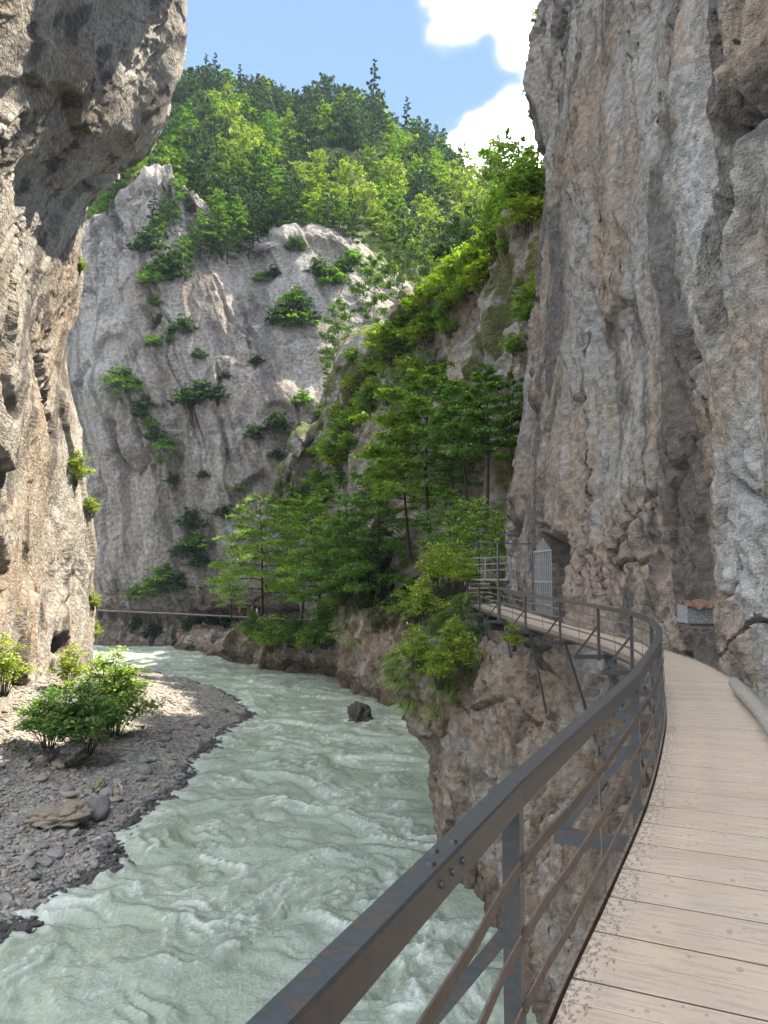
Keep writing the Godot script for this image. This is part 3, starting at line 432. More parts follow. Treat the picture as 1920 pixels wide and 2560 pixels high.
	# far wall
	rows = [
		[Vector3(-80.78, -3.00, -171.00), Vector3(-67.59, -3.00, -157.00), Vector3(-58.89, -3.00, -147.00), Vector3(-53.11, -3.00, -141.00), Vector3(-46.69, -3.00, -137.00), Vector3(-40.35, -3.00, -135.00), Vector3(-35.37, -3.00, -134.50), Vector3(-30.43, -3.00, -134.00), Vector3(-25.62, -3.00, -134.00), Vector3(-20.81, -3.00, -134.00), Vector3(-15.25, -3.00, -134.50), Vector3(-8.85, -3.00, -135.00), Vector3(-2.40, -3.00, -136.00), Vector3(5.82, -3.00, -138.00), Vector3(16.07, -3.00, -141.00), Vector3(29.07, -3.00, -147.00)],
		[Vector3(-80.31, 0.00, -170.00), Vector3(-67.16, 0.00, -156.00), Vector3(-58.49, 0.00, -146.00), Vector3(-52.73, 0.00, -140.00), Vector3(-46.34, 0.00, -136.00), Vector3(-40.05, 0.00, -134.00), Vector3(-35.11, 0.00, -133.50), Vector3(-30.20, 0.00, -133.00), Vector3(-25.43, 0.00, -133.00), Vector3(-20.65, 0.00, -133.00), Vector3(-15.14, 0.00, -133.50), Vector3(-8.78, 0.00, -134.00), Vector3(-2.38, 0.00, -135.00), Vector3(5.78, 0.00, -137.00), Vector3(15.96, 0.00, -140.00), Vector3(28.87, 0.00, -146.00)],
		[Vector3(-81.54, 2.50, -172.60), Vector3(-68.28, 2.50, -158.60), Vector3(-59.53, 2.50, -148.60), Vector3(-53.71, 2.50, -142.60), Vector3(-47.23, 2.50, -138.60), Vector3(-40.83, 2.50, -136.60), Vector3(-35.79, 2.50, -136.10), Vector3(-30.79, 2.50, -135.60), Vector3(-25.92, 2.50, -135.60), Vector3(-21.06, 2.50, -135.60), Vector3(-15.43, 2.50, -136.10), Vector3(-8.95, 2.50, -136.60), Vector3(-2.43, 2.50, -137.60), Vector3(5.89, 2.50, -139.60), Vector3(16.25, 2.50, -142.60), Vector3(29.39, 2.50, -148.60)],
		[Vector3(-82.48, 4.50, -174.60), Vector3(-69.14, 4.50, -160.60), Vector3(-60.33, 4.50, -150.60), Vector3(-54.47, 4.50, -144.60), Vector3(-47.91, 4.50, -140.60), Vector3(-41.43, 4.50, -138.60), Vector3(-36.32, 4.50, -138.10), Vector3(-31.25, 4.50, -137.60), Vector3(-26.31, 4.50, -137.60), Vector3(-21.37, 4.50, -137.60), Vector3(-15.66, 4.50, -138.10), Vector3(-9.08, 4.50, -138.60), Vector3(-2.46, 4.50, -139.60), Vector3(5.97, 4.50, -141.60), Vector3(16.48, 4.50, -144.60), Vector3(29.78, 4.50, -150.60)],
		[Vector3(-82.58, 5.60, -174.80), Vector3(-69.23, 5.60, -160.80), Vector3(-60.41, 5.60, -150.80), Vector3(-54.54, 5.60, -144.80), Vector3(-47.98, 5.60, -140.80), Vector3(-41.48, 5.60, -138.80), Vector3(-36.37, 5.60, -138.30), Vector3(-31.29, 5.60, -137.80), Vector3(-26.34, 5.60, -137.80), Vector3(-21.40, 5.60, -137.80), Vector3(-15.68, 5.60, -138.30), Vector3(-9.09, 5.60, -138.80), Vector3(-2.47, 5.60, -139.80), Vector3(5.98, 5.60, -141.80), Vector3(16.51, 5.60, -144.80), Vector3(29.82, 5.60, -150.80)],
		[Vector3(-81.25, 7.20, -172.00), Vector3(-68.02, 7.20, -158.00), Vector3(-59.29, 7.20, -148.00), Vector3(-53.49, 7.20, -142.00), Vector3(-47.03, 7.20, -138.00), Vector3(-40.65, 7.20, -136.00), Vector3(-35.63, 7.20, -135.50), Vector3(-30.66, 7.20, -135.00), Vector3(-25.81, 7.20, -135.00), Vector3(-20.96, 7.20, -135.00), Vector3(-15.36, 7.20, -135.50), Vector3(-8.91, 7.20, -136.00), Vector3(-2.42, 7.20, -137.00), Vector3(5.86, 7.20, -139.00), Vector3(16.19, 7.20, -142.00), Vector3(29.27, 7.20, -148.00)],
		[Vector3(-81.55, 17.26, -171.75), Vector3(-68.27, 17.11, -157.75), Vector3(-59.50, 16.93, -147.75), Vector3(-53.68, 16.86, -141.75), Vector3(-47.21, 17.25, -137.75), Vector3(-40.81, 17.61, -135.75), Vector3(-35.78, 17.47, -135.25), Vector3(-30.77, 17.05, -134.75), Vector3(-25.90, 16.54, -134.75), Vector3(-21.03, 16.29, -134.75), Vector3(-15.42, 16.40, -135.25), Vector3(-8.94, 16.47, -135.75), Vector3(-2.43, 15.88, -136.75), Vector3(5.88, 15.10, -138.75), Vector3(16.22, 14.52, -141.75), Vector3(29.33, 14.38, -147.75)],
		[Vector3(-82.29, 27.31, -172.50), Vector3(-68.93, 26.58, -158.50), Vector3(-60.10, 25.92, -148.50), Vector3(-54.23, 25.59, -142.50), Vector3(-47.71, 26.28, -138.50), Vector3(-41.27, 26.95, -136.50), Vector3(-36.17, 26.65, -136.00), Vector3(-31.10, 25.77, -135.50), Vector3(-26.17, 24.75, -135.50), Vector3(-21.25, 24.23, -135.50), Vector3(-15.58, 24.48, -136.00), Vector3(-9.03, 24.63, -136.50), Vector3(-2.45, 23.47, -137.50), Vector3(5.93, 21.94, -139.50), Vector3(16.37, 20.85, -142.50), Vector3(29.58, 20.75, -148.50)],
		[Vector3(-83.28, 37.60, -173.75), Vector3(-69.80, 36.31, -159.75), Vector3(-60.90, 35.17, -149.75), Vector3(-54.98, 34.59, -143.75), Vector3(-48.40, 35.58, -139.75), Vector3(-41.87, 36.59, -137.75), Vector3(-36.70, 36.12, -137.25), Vector3(-31.55, 34.77, -136.75), Vector3(-26.54, 33.20, -136.75), Vector3(-21.55, 32.41, -136.75), Vector3(-15.79, 32.80, -137.25), Vector3(-9.16, 33.03, -137.75), Vector3(-2.48, 31.27, -138.75), Vector3(6.01, 28.97, -140.75), Vector3(16.57, 27.35, -143.75), Vector3(29.94, 27.28, -149.75)],
		[Vector3(-84.51, 48.24, -175.50), Vector3(-70.91, 46.39, -161.50), Vector3(-61.91, 44.76, -151.50), Vector3(-55.92, 43.93, -145.50), Vector3(-49.26, 45.26, -141.50), Vector3(-42.64, 46.62, -139.50), Vector3(-37.37, 45.98, -139.00), Vector3(-32.12, 44.14, -138.50), Vector3(-27.01, 41.99, -138.50), Vector3(-21.93, 40.92, -138.50), Vector3(-16.07, 41.46, -139.00), Vector3(-9.32, 41.78, -139.50), Vector3(-2.53, 39.38, -140.50), Vector3(6.11, 36.26, -142.50), Vector3(16.83, 34.08, -145.50), Vector3(30.39, 34.04, -151.50)],
		[Vector3(-86.00, 59.33, -177.75), Vector3(-72.25, 56.92, -163.75), Vector3(-63.14, 54.80, -153.75), Vector3(-57.07, 53.73, -147.75), Vector3(-50.31, 55.43, -143.75), Vector3(-43.57, 57.17, -141.75), Vector3(-38.19, 56.34, -141.25), Vector3(-32.82, 53.98, -140.75), Vector3(-27.59, 51.23, -140.75), Vector3(-22.39, 49.85, -140.75), Vector3(-16.41, 50.54, -141.25), Vector3(-9.52, 50.95, -141.75), Vector3(-2.58, 47.88, -142.75), Vector3(6.23, 43.88, -144.75), Vector3(17.15, 41.11, -147.75), Vector3(30.95, 41.09, -153.75)],
		[Vector3(-87.75, 70.94, -180.50), Vector3(-73.82, 67.98, -166.50), Vector3(-64.59, 65.39, -156.50), Vector3(-58.42, 64.07, -150.50), Vector3(-51.55, 66.18, -146.50), Vector3(-44.66, 68.34, -144.50), Vector3(-39.15, 67.32, -144.00), Vector3(-33.63, 64.40, -143.50), Vector3(-28.26, 61.00, -143.50), Vector3(-22.93, 59.30, -143.50), Vector3(-16.81, 60.14, -144.00), Vector3(-9.75, 60.65, -144.50), Vector3(-2.64, 56.86, -145.50), Vector3(6.37, 51.93, -147.50), Vector3(17.54, 48.52, -150.50), Vector3(31.61, 48.49, -156.50)],
		[Vector3(-89.76, 83.18, -183.75), Vector3(-75.63, 79.69, -169.75), Vector3(-66.26, 76.62, -159.75), Vector3(-59.99, 75.07, -153.75), Vector3(-52.97, 77.63, -149.75), Vector3(-45.93, 80.25, -147.75), Vector3(-40.25, 79.03, -147.25), Vector3(-34.58, 75.51, -146.75), Vector3(-29.05, 71.40, -146.75), Vector3(-23.57, 69.36, -146.75), Vector3(-17.28, 70.37, -147.25), Vector3(-10.02, 70.98, -147.75), Vector3(-2.71, 66.42, -148.75), Vector3(6.54, 60.48, -150.75), Vector3(17.98, 56.37, -153.75), Vector3(32.38, 56.33, -159.75)],
		[Vector3(-91.09, 90.87, -185.94), Vector3(-76.84, 87.06, -171.94), Vector3(-67.37, 83.71, -161.94), Vector3(-61.03, 82.03, -155.94), Vector3(-53.92, 84.89, -151.94), Vector3(-46.77, 87.80, -149.94), Vector3(-40.99, 86.45, -149.44), Vector3(-35.21, 82.55, -148.94), Vector3(-29.57, 78.00, -148.94), Vector3(-23.99, 75.73, -148.94), Vector3(-17.58, 76.85, -149.44), Vector3(-10.20, 77.52, -149.94), Vector3(-2.76, 72.46, -150.94), Vector3(6.65, 65.88, -152.94), Vector3(18.28, 61.32, -155.94), Vector3(32.90, 61.27, -161.94)],
		[Vector3(-92.03, 96.16, -187.50), Vector3(-77.69, 92.14, -173.50), Vector3(-68.16, 88.60, -163.50), Vector3(-61.76, 86.82, -157.50), Vector3(-54.59, 89.90, -153.50), Vector3(-47.36, 93.02, -151.50), Vector3(-41.51, 91.58, -151.00), Vector3(-35.65, 87.41, -150.50), Vector3(-29.94, 82.55, -150.50), Vector3(-24.29, 80.13, -150.50), Vector3(-17.80, 81.33, -151.00), Vector3(-10.32, 82.04, -151.50), Vector3(-2.79, 76.63, -152.50), Vector3(6.73, 69.60, -154.50), Vector3(18.49, 64.73, -157.50), Vector3(33.26, 64.66, -163.50)],
		[Vector3(-99.11, 102.89, -201.90), Vector3(-84.14, 99.04, -187.90), Vector3(-74.17, 95.58, -177.90), Vector3(-67.42, 93.89, -171.90), Vector3(-59.72, 97.42, -167.90), Vector3(-51.87, 100.93, -165.90), Vector3(-45.47, 99.37, -165.40), Vector3(-39.07, 94.83, -164.90), Vector3(-32.81, 89.51, -164.90), Vector3(-26.61, 86.86, -164.90), Vector3(-19.50, 88.15, -165.40), Vector3(-11.31, 88.91, -165.90), Vector3(-3.06, 82.95, -166.90), Vector3(7.36, 75.18, -168.90), Vector3(20.18, 69.77, -171.90), Vector3(36.20, 69.53, -177.90)],
		[Vector3(-109.73, 113.08, -223.50), Vector3(-93.83, 109.47, -209.50), Vector3(-83.19, 106.13, -199.50), Vector3(-75.90, 104.56, -193.50), Vector3(-67.42, 108.79, -189.50), Vector3(-58.63, 112.88, -187.50), Vector3(-51.42, 111.16, -187.00), Vector3(-44.19, 106.05, -186.50), Vector3(-37.11, 100.03, -186.50), Vector3(-30.10, 97.03, -186.50), Vector3(-22.05, 98.46, -187.00), Vector3(-12.78, 99.29, -187.50), Vector3(-3.45, 92.50, -188.50), Vector3(8.30, 83.63, -190.50), Vector3(22.72, 77.41, -193.50), Vector3(40.60, 76.90, -199.50)]]
	build_cliff("cliff_far", rows, 420, 480, M.rock_far, {"low_brown": 0.45, "seed": 307, "big": 3.0, "fb": 0.028, "flute": 0.9, "ff": 0.09, "tilt": 0.35, "block": 1.3, "fk": 0.09, "fine": 0.95, "fn": 0.3, "tan": 0.2, "dark": 0.55, "tone": 0.86, "calm": 0.7, "ribs": 1.8, "rib_step": 9.0, "sz": -0.3}, "broad grey limestone cliff across the river with shrubs on its ledges", "cliff")
	# sloping wall on the right, behind the trees
	rows = [
		[Vector3(-30.31, -5.87, -146.00), Vector3(-24.57, -7.17, -143.00), Vector3(-19.05, -8.19, -140.00), Vector3(-13.65, -9.38, -136.00), Vector3(-7.63, -8.16, -117.76), Vector3(-2.27, -6.08, -97.44), Vector3(2.04, -4.74, -85.26), Vector3(5.76, -3.44, -74.82), Vector3(8.59, -2.21, -66.12), Vector3(10.18, -0.73, -55.68), Vector3(10.79, 0.73, -46.98), Vector3(11.29, 1.20, -40.89), Vector3(12.21, 1.62, -36.54)],
		[Vector3(-30.39, -1.37, -146.00), Vector3(-24.65, -1.08, -143.00), Vector3(-19.13, -0.80, -140.00), Vector3(-13.73, -0.42, -136.00), Vector3(-7.68, 1.32, -117.76), Vector3(-2.29, 3.25, -97.44), Vector3(2.06, 4.40, -85.26), Vector3(5.81, 5.39, -74.82), Vector3(8.68, 6.22, -66.12), Vector3(10.30, 7.21, -55.68), Vector3(10.92, 8.04, -46.98), Vector3(11.46, 8.62, -40.89), Vector3(12.41, 9.03, -36.54)],
		[Vector3(-30.24, 0.87, -145.12), Vector3(-24.55, 1.92, -142.14), Vector3(-19.06, 2.83, -139.16), Vector3(-13.68, 3.97, -135.18), Vector3(-7.75, 5.87, -118.53), Vector3(-2.34, 7.69, -99.19), Vector3(2.10, 8.79, -86.79), Vector3(5.95, 9.65, -76.16), Vector3(8.88, 10.29, -67.31), Vector3(10.54, 11.07, -56.68), Vector3(11.19, 11.60, -47.82), Vector3(11.75, 12.25, -41.62), Vector3(12.74, 12.68, -37.20)],
		[Vector3(-30.08, 3.28, -144.18), Vector3(-24.43, 5.14, -141.21), Vector3(-18.98, 6.73, -138.25), Vector3(-13.63, 8.69, -134.30), Vector3(-7.83, 10.90, -119.36), Vector3(-2.40, 12.73, -101.08), Vector3(2.15, 13.76, -88.44), Vector3(6.09, 14.48, -77.61), Vector3(9.10, 14.92, -68.59), Vector3(10.81, 15.45, -57.76), Vector3(11.48, 15.65, -48.73), Vector3(12.07, 16.40, -42.42), Vector3(13.10, 16.85, -37.91)],
		[Vector3(-29.90, 6.02, -143.08), Vector3(-24.29, 8.82, -140.14), Vector3(-18.88, 11.19, -137.20), Vector3(-13.57, 14.10, -133.28), Vector3(-7.93, 16.83, -120.32), Vector3(-2.46, 18.83, -103.26), Vector3(2.21, 19.79, -90.36), Vector3(6.26, 20.34, -79.29), Vector3(9.36, 20.54, -70.07), Vector3(11.12, 20.78, -59.01), Vector3(11.82, 20.59, -49.79), Vector3(12.44, 21.46, -43.33), Vector3(13.52, 21.95, -38.72)],
		[Vector3(-29.72, 8.73, -141.99), Vector3(-24.16, 12.46, -139.07), Vector3(-18.79, 15.60, -136.15), Vector3(-13.51, 19.45, -132.26), Vector3(-8.02, 22.91, -121.28), Vector3(-2.52, 25.25, -105.45), Vector3(2.27, 26.14, -92.27), Vector3(6.43, 26.52, -80.97), Vector3(9.62, 26.47, -71.55), Vector3(11.44, 26.41, -60.26), Vector3(12.17, 25.81, -50.84), Vector3(12.82, 26.83, -44.25), Vector3(13.95, 27.37, -39.54)],
		[Vector3(-29.53, 11.41, -140.89), Vector3(-24.02, 16.06, -138.00), Vector3(-18.69, 19.97, -135.10), Vector3(-13.45, 24.76, -131.24), Vector3(-8.12, 29.13, -122.24), Vector3(-2.59, 32.00, -107.63), Vector3(2.33, 32.82, -94.18), Vector3(6.60, 33.02, -82.65), Vector3(9.88, 32.71, -73.04), Vector3(11.76, 32.35, -61.50), Vector3(12.52, 31.32, -51.89), Vector3(13.21, 32.51, -45.17), Vector3(14.39, 33.11, -40.36)],
		[Vector3(-29.38, 13.52, -140.01), Vector3(-23.91, 18.91, -137.14), Vector3(-18.61, 23.43, -134.26), Vector3(-13.40, 28.97, -130.42), Vector3(-8.20, 34.22, -123.01), Vector3(-2.64, 37.63, -109.38), Vector3(2.38, 38.40, -95.71), Vector3(6.74, 38.46, -83.99), Vector3(10.09, 37.94, -74.22), Vector3(12.02, 37.33, -62.50), Vector3(12.80, 35.94, -52.74), Vector3(13.52, 37.28, -45.90), Vector3(14.75, 37.95, -41.02)],
		[Vector3(-29.26, 15.27, -139.28), Vector3(-23.82, 21.26, -136.42), Vector3(-18.55, 26.29, -133.56), Vector3(-13.36, 32.46, -129.74), Vector3(-8.26, 38.52, -123.65), Vector3(-2.68, 42.48, -110.84), Vector3(2.42, 43.21, -96.98), Vector3(6.86, 43.16, -85.11), Vector3(10.27, 42.45, -75.21), Vector3(12.24, 41.64, -63.33), Vector3(13.04, 39.94, -53.44), Vector3(13.79, 41.42, -46.51), Vector3(15.05, 42.16, -41.56)],
		[Vector3(-29.16, 16.66, -138.70), Vector3(-23.75, 23.13, -135.85), Vector3(-18.50, 28.57, -133.00), Vector3(-13.33, 35.23, -129.20), Vector3(-8.32, 42.02, -124.16), Vector3(-2.72, 46.47, -112.00), Vector3(2.45, 47.17, -98.00), Vector3(6.95, 47.02, -86.00), Vector3(10.42, 46.17, -76.00), Vector3(12.42, 45.18, -64.00), Vector3(13.24, 43.24, -54.00), Vector3(14.01, 44.84, -47.00), Vector3(15.29, 45.63, -42.00)],
		[Vector3(-26.16, 17.66, -144.70), Vector3(-20.75, 24.13, -141.85), Vector3(-15.50, 29.57, -139.00), Vector3(-10.33, 36.23, -135.20), Vector3(-5.32, 43.02, -130.16), Vector3(0.28, 47.47, -118.00), Vector3(5.45, 48.17, -104.00), Vector3(9.95, 48.02, -92.00), Vector3(13.42, 47.17, -82.00), Vector3(15.42, 46.18, -70.00), Vector3(16.24, 44.24, -60.00), Vector3(17.01, 45.84, -53.00), Vector3(18.29, 46.63, -48.00)],
		[Vector3(-14.16, 13.66, -169.70), Vector3(-8.75, 20.13, -166.85), Vector3(-3.50, 25.57, -164.00), Vector3(1.67, 32.23, -160.20), Vector3(6.68, 39.02, -155.16), Vector3(12.28, 43.47, -143.00), Vector3(17.45, 44.17, -129.00), Vector3(21.95, 44.02, -117.00), Vector3(25.42, 43.17, -107.00), Vector3(27.42, 42.18, -95.00), Vector3(28.24, 40.24, -85.00), Vector3(29.01, 41.84, -78.00), Vector3(30.29, 42.63, -73.00)]]
	build_cliff("cliff_slope", rows, 300, 260, M.rock_far, {"seed": 401, "big": 3.0, "fb": 0.04, "flute": 1.1, "ff": 0.1, "tilt": -0.5, "block": 1.2, "fk": 0.11, "fine": 1.1, "fn": 0.35, "tan": 0.45, "dark": 0.3, "moss": 0.95, "ribs": 1.3, "rib_step": 6.0, "sz": 0.0}, "slanting pale rock slab falling from the right wall towards the river", "cliff")
	rows = [
		[Vector3(-86.16, 69.42, -182.00), Vector3(-72.98, 77.46, -182.00), Vector3(-61.90, 83.23, -182.00), Vector3(-50.73, 87.64, -182.00), Vector3(-37.09, 81.50, -182.00), Vector3(-23.50, 73.43, -182.00), Vector3(-10.04, 72.86, -182.00), Vector3(3.40, 60.30, -182.00), Vector3(16.74, 54.64, -182.00), Vector3(30.17, 60.30, -182.00), Vector3(45.87, 64.85, -182.00), Vector3(63.75, 64.85, -182.00)],
		[Vector3(-78.25, 80.00, -164.00), Vector3(-66.27, 87.36, -164.00), Vector3(-56.21, 92.64, -164.00), Vector3(-46.07, 96.68, -164.00), Vector3(-33.68, 91.06, -164.00), Vector3(-21.34, 83.67, -164.00), Vector3(-9.11, 83.15, -164.00), Vector3(3.09, 71.66, -164.00), Vector3(15.20, 66.48, -164.00), Vector3(27.40, 71.66, -164.00), Vector3(41.66, 75.82, -164.00), Vector3(57.90, 75.82, -164.00)],
		[Vector3(-82.78, 90.13, -173.00), Vector3(-70.11, 97.69, -173.00), Vector3(-59.45, 103.00, -173.00), Vector3(-48.73, 107.33, -173.00), Vector3(-35.64, 102.35, -173.00), Vector3(-22.59, 95.43, -173.00), Vector3(-9.65, 94.89, -173.00), Vector3(3.27, 84.24, -173.00), Vector3(16.11, 78.56, -173.00), Vector3(28.99, 81.89, -173.00), Vector3(44.06, 85.21, -173.00), Vector3(61.24, 85.21, -173.00)],
		[Vector3(-89.68, 101.95, -187.00), Vector3(-75.95, 109.88, -187.00), Vector3(-64.40, 115.31, -187.00), Vector3(-52.78, 120.06, -187.00), Vector3(-38.62, 115.79, -187.00), Vector3(-24.49, 109.29, -187.00), Vector3(-10.46, 108.74, -187.00), Vector3(3.55, 98.93, -187.00), Vector3(17.47, 92.55, -187.00), Vector3(31.42, 93.69, -187.00), Vector3(47.73, 96.05, -187.00), Vector3(66.33, 96.05, -187.00)],
		[Vector3(-99.04, 117.70, -206.00), Vector3(-83.86, 126.15, -206.00), Vector3(-71.10, 131.75, -206.00), Vector3(-58.28, 137.08, -206.00), Vector3(-42.67, 133.69, -206.00), Vector3(-27.07, 127.75, -206.00), Vector3(-11.56, 127.17, -206.00), Vector3(3.93, 118.42, -206.00), Vector3(19.32, 111.11, -206.00), Vector3(34.71, 109.38, -206.00), Vector3(52.69, 110.51, -206.00), Vector3(73.23, 110.51, -206.00)],
		[Vector3(-109.82, 134.27, -228.00), Vector3(-92.98, 143.38, -228.00), Vector3(-78.82, 149.28, -228.00), Vector3(-64.61, 155.25, -228.00), Vector3(-47.32, 152.58, -228.00), Vector3(-30.03, 146.96, -228.00), Vector3(-12.83, 146.34, -228.00), Vector3(4.36, 138.34, -228.00), Vector3(21.45, 130.00, -228.00), Vector3(38.49, 125.69, -228.00), Vector3(58.42, 125.75, -228.00), Vector3(81.18, 125.75, -228.00)],
		[Vector3(-121.53, 151.03, -252.00), Vector3(-102.89, 160.92, -252.00), Vector3(-87.21, 167.22, -252.00), Vector3(-71.49, 173.88, -252.00), Vector3(-52.37, 171.71, -252.00), Vector3(-33.24, 166.22, -252.00), Vector3(-14.20, 165.56, -252.00), Vector3(4.83, 157.95, -252.00), Vector3(23.75, 148.57, -252.00), Vector3(42.60, 142.01, -252.00), Vector3(64.64, 141.19, -252.00), Vector3(89.83, 141.19, -252.00)],
		[Vector3(-121.53, 149.03, -267.00), Vector3(-102.89, 158.92, -267.00), Vector3(-87.21, 165.22, -267.00), Vector3(-71.49, 171.88, -267.00), Vector3(-52.37, 169.71, -267.00), Vector3(-33.24, 164.22, -267.00), Vector3(-14.20, 163.56, -267.00), Vector3(4.83, 155.95, -267.00), Vector3(23.75, 146.57, -267.00), Vector3(42.60, 140.01, -267.00), Vector3(64.64, 139.19, -267.00), Vector3(89.83, 139.19, -267.00)],
		[Vector3(-121.53, 119.03, -327.00), Vector3(-102.89, 128.92, -327.00), Vector3(-87.21, 135.22, -327.00), Vector3(-71.49, 141.88, -327.00), Vector3(-52.37, 139.71, -327.00), Vector3(-33.24, 134.22, -327.00), Vector3(-14.20, 133.56, -327.00), Vector3(4.83, 125.95, -327.00), Vector3(23.75, 116.57, -327.00), Vector3(42.60, 110.01, -327.00), Vector3(64.64, 109.19, -327.00), Vector3(89.83, 109.19, -327.00)]]
	build_cliff("hillside", rows, 150, 150, M.soil, {"seed": 501, "big": 5.0, "fb": 0.03, "flute": 1.0, "ff": 0.1, "tilt": 0.0, "block": 2.0, "fk": 0.05, "fine": 0.5, "fn": 0.3, "tan": 0.3, "dark": 0.2, "grass": 0.97, "ribs": 0.0}, "steep sunlit hillside crowded with trees above the grey cliff", "hill")
	rows = [
		[Vector3(-35.73, -2.50, -133.50), Vector3(-28.88, -2.50, -124.50), Vector3(-25.15, -2.50, -117.50), Vector3(-20.37, -2.50, -110.50), Vector3(-16.15, -2.50, -104.50), Vector3(-12.60, -2.50, -101.00), Vector3(-8.68, -2.50, -97.50), Vector3(-5.65, -2.50, -93.50), Vector3(-4.40, -2.50, -87.50), Vector3(-1.92, -2.50, -81.50), Vector3(0.48, -2.50, -77.50), Vector3(2.65, -2.50, -73.50), Vector3(5.25, -2.50, -67.50), Vector3(7.46, -2.50, -59.50), Vector3(9.22, -2.50, -51.50)],
		[Vector3(-35.55, 0.20, -132.80), Vector3(-28.72, 0.20, -123.80), Vector3(-25.00, 0.20, -116.80), Vector3(-20.24, 0.20, -109.80), Vector3(-16.04, 0.20, -103.80), Vector3(-12.51, 0.20, -100.30), Vector3(-8.62, 0.20, -96.80), Vector3(-5.61, 0.20, -92.80), Vector3(-4.37, 0.20, -86.80), Vector3(-1.90, 0.20, -80.80), Vector3(0.48, 0.20, -76.80), Vector3(2.62, 0.20, -72.80), Vector3(5.19, 0.20, -66.80), Vector3(7.37, 0.20, -58.80), Vector3(9.09, 0.20, -50.80)],
		[Vector3(-35.33, 0.70, -132.00), Vector3(-28.53, 0.70, -123.00), Vector3(-24.83, 0.91, -116.00), Vector3(-20.09, 1.12, -109.00), Vector3(-15.92, 1.26, -103.00), Vector3(-12.41, 1.40, -99.50), Vector3(-8.55, 1.75, -96.00), Vector3(-5.56, 2.17, -92.00), Vector3(-4.33, 2.66, -86.00), Vector3(-1.88, 2.80, -80.00), Vector3(0.48, 2.80, -76.00), Vector3(2.59, 2.80, -72.00), Vector3(5.13, 2.87, -66.00), Vector3(7.27, 3.01, -58.00), Vector3(8.95, 3.32, -50.00)],
		[Vector3(-35.36, 1.50, -132.10), Vector3(-28.55, 1.50, -123.10), Vector3(-24.85, 1.95, -116.10), Vector3(-20.11, 2.40, -109.10), Vector3(-15.93, 2.70, -103.10), Vector3(-12.43, 3.00, -99.60), Vector3(-8.56, 3.75, -96.10), Vector3(-5.57, 4.65, -92.10), Vector3(-4.33, 5.70, -86.10), Vector3(-1.88, 6.00, -80.10), Vector3(0.48, 6.00, -76.10), Vector3(2.60, 6.00, -72.10), Vector3(5.14, 6.15, -66.10), Vector3(7.28, 6.45, -58.10), Vector3(8.97, 7.12, -50.10)],
		[Vector3(-35.65, 2.00, -133.20), Vector3(-28.81, 2.00, -124.20), Vector3(-25.09, 2.60, -117.20), Vector3(-20.31, 3.20, -110.20), Vector3(-16.10, 3.60, -104.20), Vector3(-12.56, 4.00, -100.70), Vector3(-8.65, 5.00, -97.20), Vector3(-5.63, 6.20, -93.20), Vector3(-4.39, 7.60, -87.20), Vector3(-1.91, 8.00, -81.20), Vector3(0.48, 8.00, -77.20), Vector3(2.64, 8.00, -73.20), Vector3(5.22, 8.20, -67.20), Vector3(7.42, 8.60, -59.20), Vector3(9.16, 9.50, -51.20)],
		[Vector3(-36.67, 2.30, -137.00), Vector3(-29.69, 2.30, -128.00), Vector3(-25.90, 2.90, -121.00), Vector3(-21.01, 3.50, -114.00), Vector3(-16.69, 3.90, -108.00), Vector3(-13.04, 4.30, -104.50), Vector3(-8.99, 5.00, -101.00), Vector3(-5.86, 5.00, -97.00), Vector3(-4.58, 9.10, -91.00), Vector3(-2.00, 9.50, -85.00), Vector3(0.51, 9.50, -81.00), Vector3(2.77, 9.50, -77.00), Vector3(5.52, 9.70, -71.00), Vector3(7.90, 10.10, -63.00), Vector3(9.84, 11.00, -55.00)],
		[Vector3(-38.28, 2.30, -143.00), Vector3(-31.08, 2.30, -134.00), Vector3(-27.19, 2.90, -127.00), Vector3(-22.12, 3.50, -120.00), Vector3(-17.62, 3.90, -114.00), Vector3(-13.79, 4.30, -110.50), Vector3(-9.53, 4.60, -107.00), Vector3(-6.23, 4.60, -103.00), Vector3(-4.93, 11.60, -98.00), Vector3(-2.16, 12.00, -92.00), Vector3(0.55, 12.00, -88.00), Vector3(3.03, 12.00, -84.00), Vector3(6.06, 12.20, -78.00), Vector3(8.77, 12.60, -70.00), Vector3(11.09, 13.50, -62.00)],
		[Vector3(-40.42, 1.50, -151.00), Vector3(-32.94, 1.50, -142.00), Vector3(-28.90, 2.10, -135.00), Vector3(-23.59, 2.70, -128.00), Vector3(-18.85, 3.10, -122.00), Vector3(-14.78, 3.50, -118.50), Vector3(-10.24, 4.00, -115.00), Vector3(-6.71, 4.00, -111.00), Vector3(-5.64, 18.60, -112.00), Vector3(-2.49, 19.00, -106.00), Vector3(0.64, 19.00, -102.00), Vector3(3.53, 19.00, -98.00), Vector3(7.15, 19.20, -92.00), Vector3(10.53, 19.60, -84.00), Vector3(13.60, 20.50, -76.00)]]
	build_cliff("river_bank", rows, 360, 130, M.rock_mid, {"seed": 601, "big": 1.6, "fb": 0.08, "flute": 0.5, "ff": 0.2, "tilt": 0.05, "block": 1.0, "fk": 0.2, "fine": 0.5, "fn": 0.6, "tan": 0.8, "dark": 0.55, "low_brown": 0.6, "grass_above": 6.5, "wet": 1.6, "ribs": 0.9, "rib_step": 4.0, "sz": 0.2}, "undercut brown rock shore below the trees at the river bend", "rock shore")
	# rock knob with hanging grass below the end of the boardwalk
	build_knob()
	build_gravel()
	print("setting ", Time.get_ticks_msec())

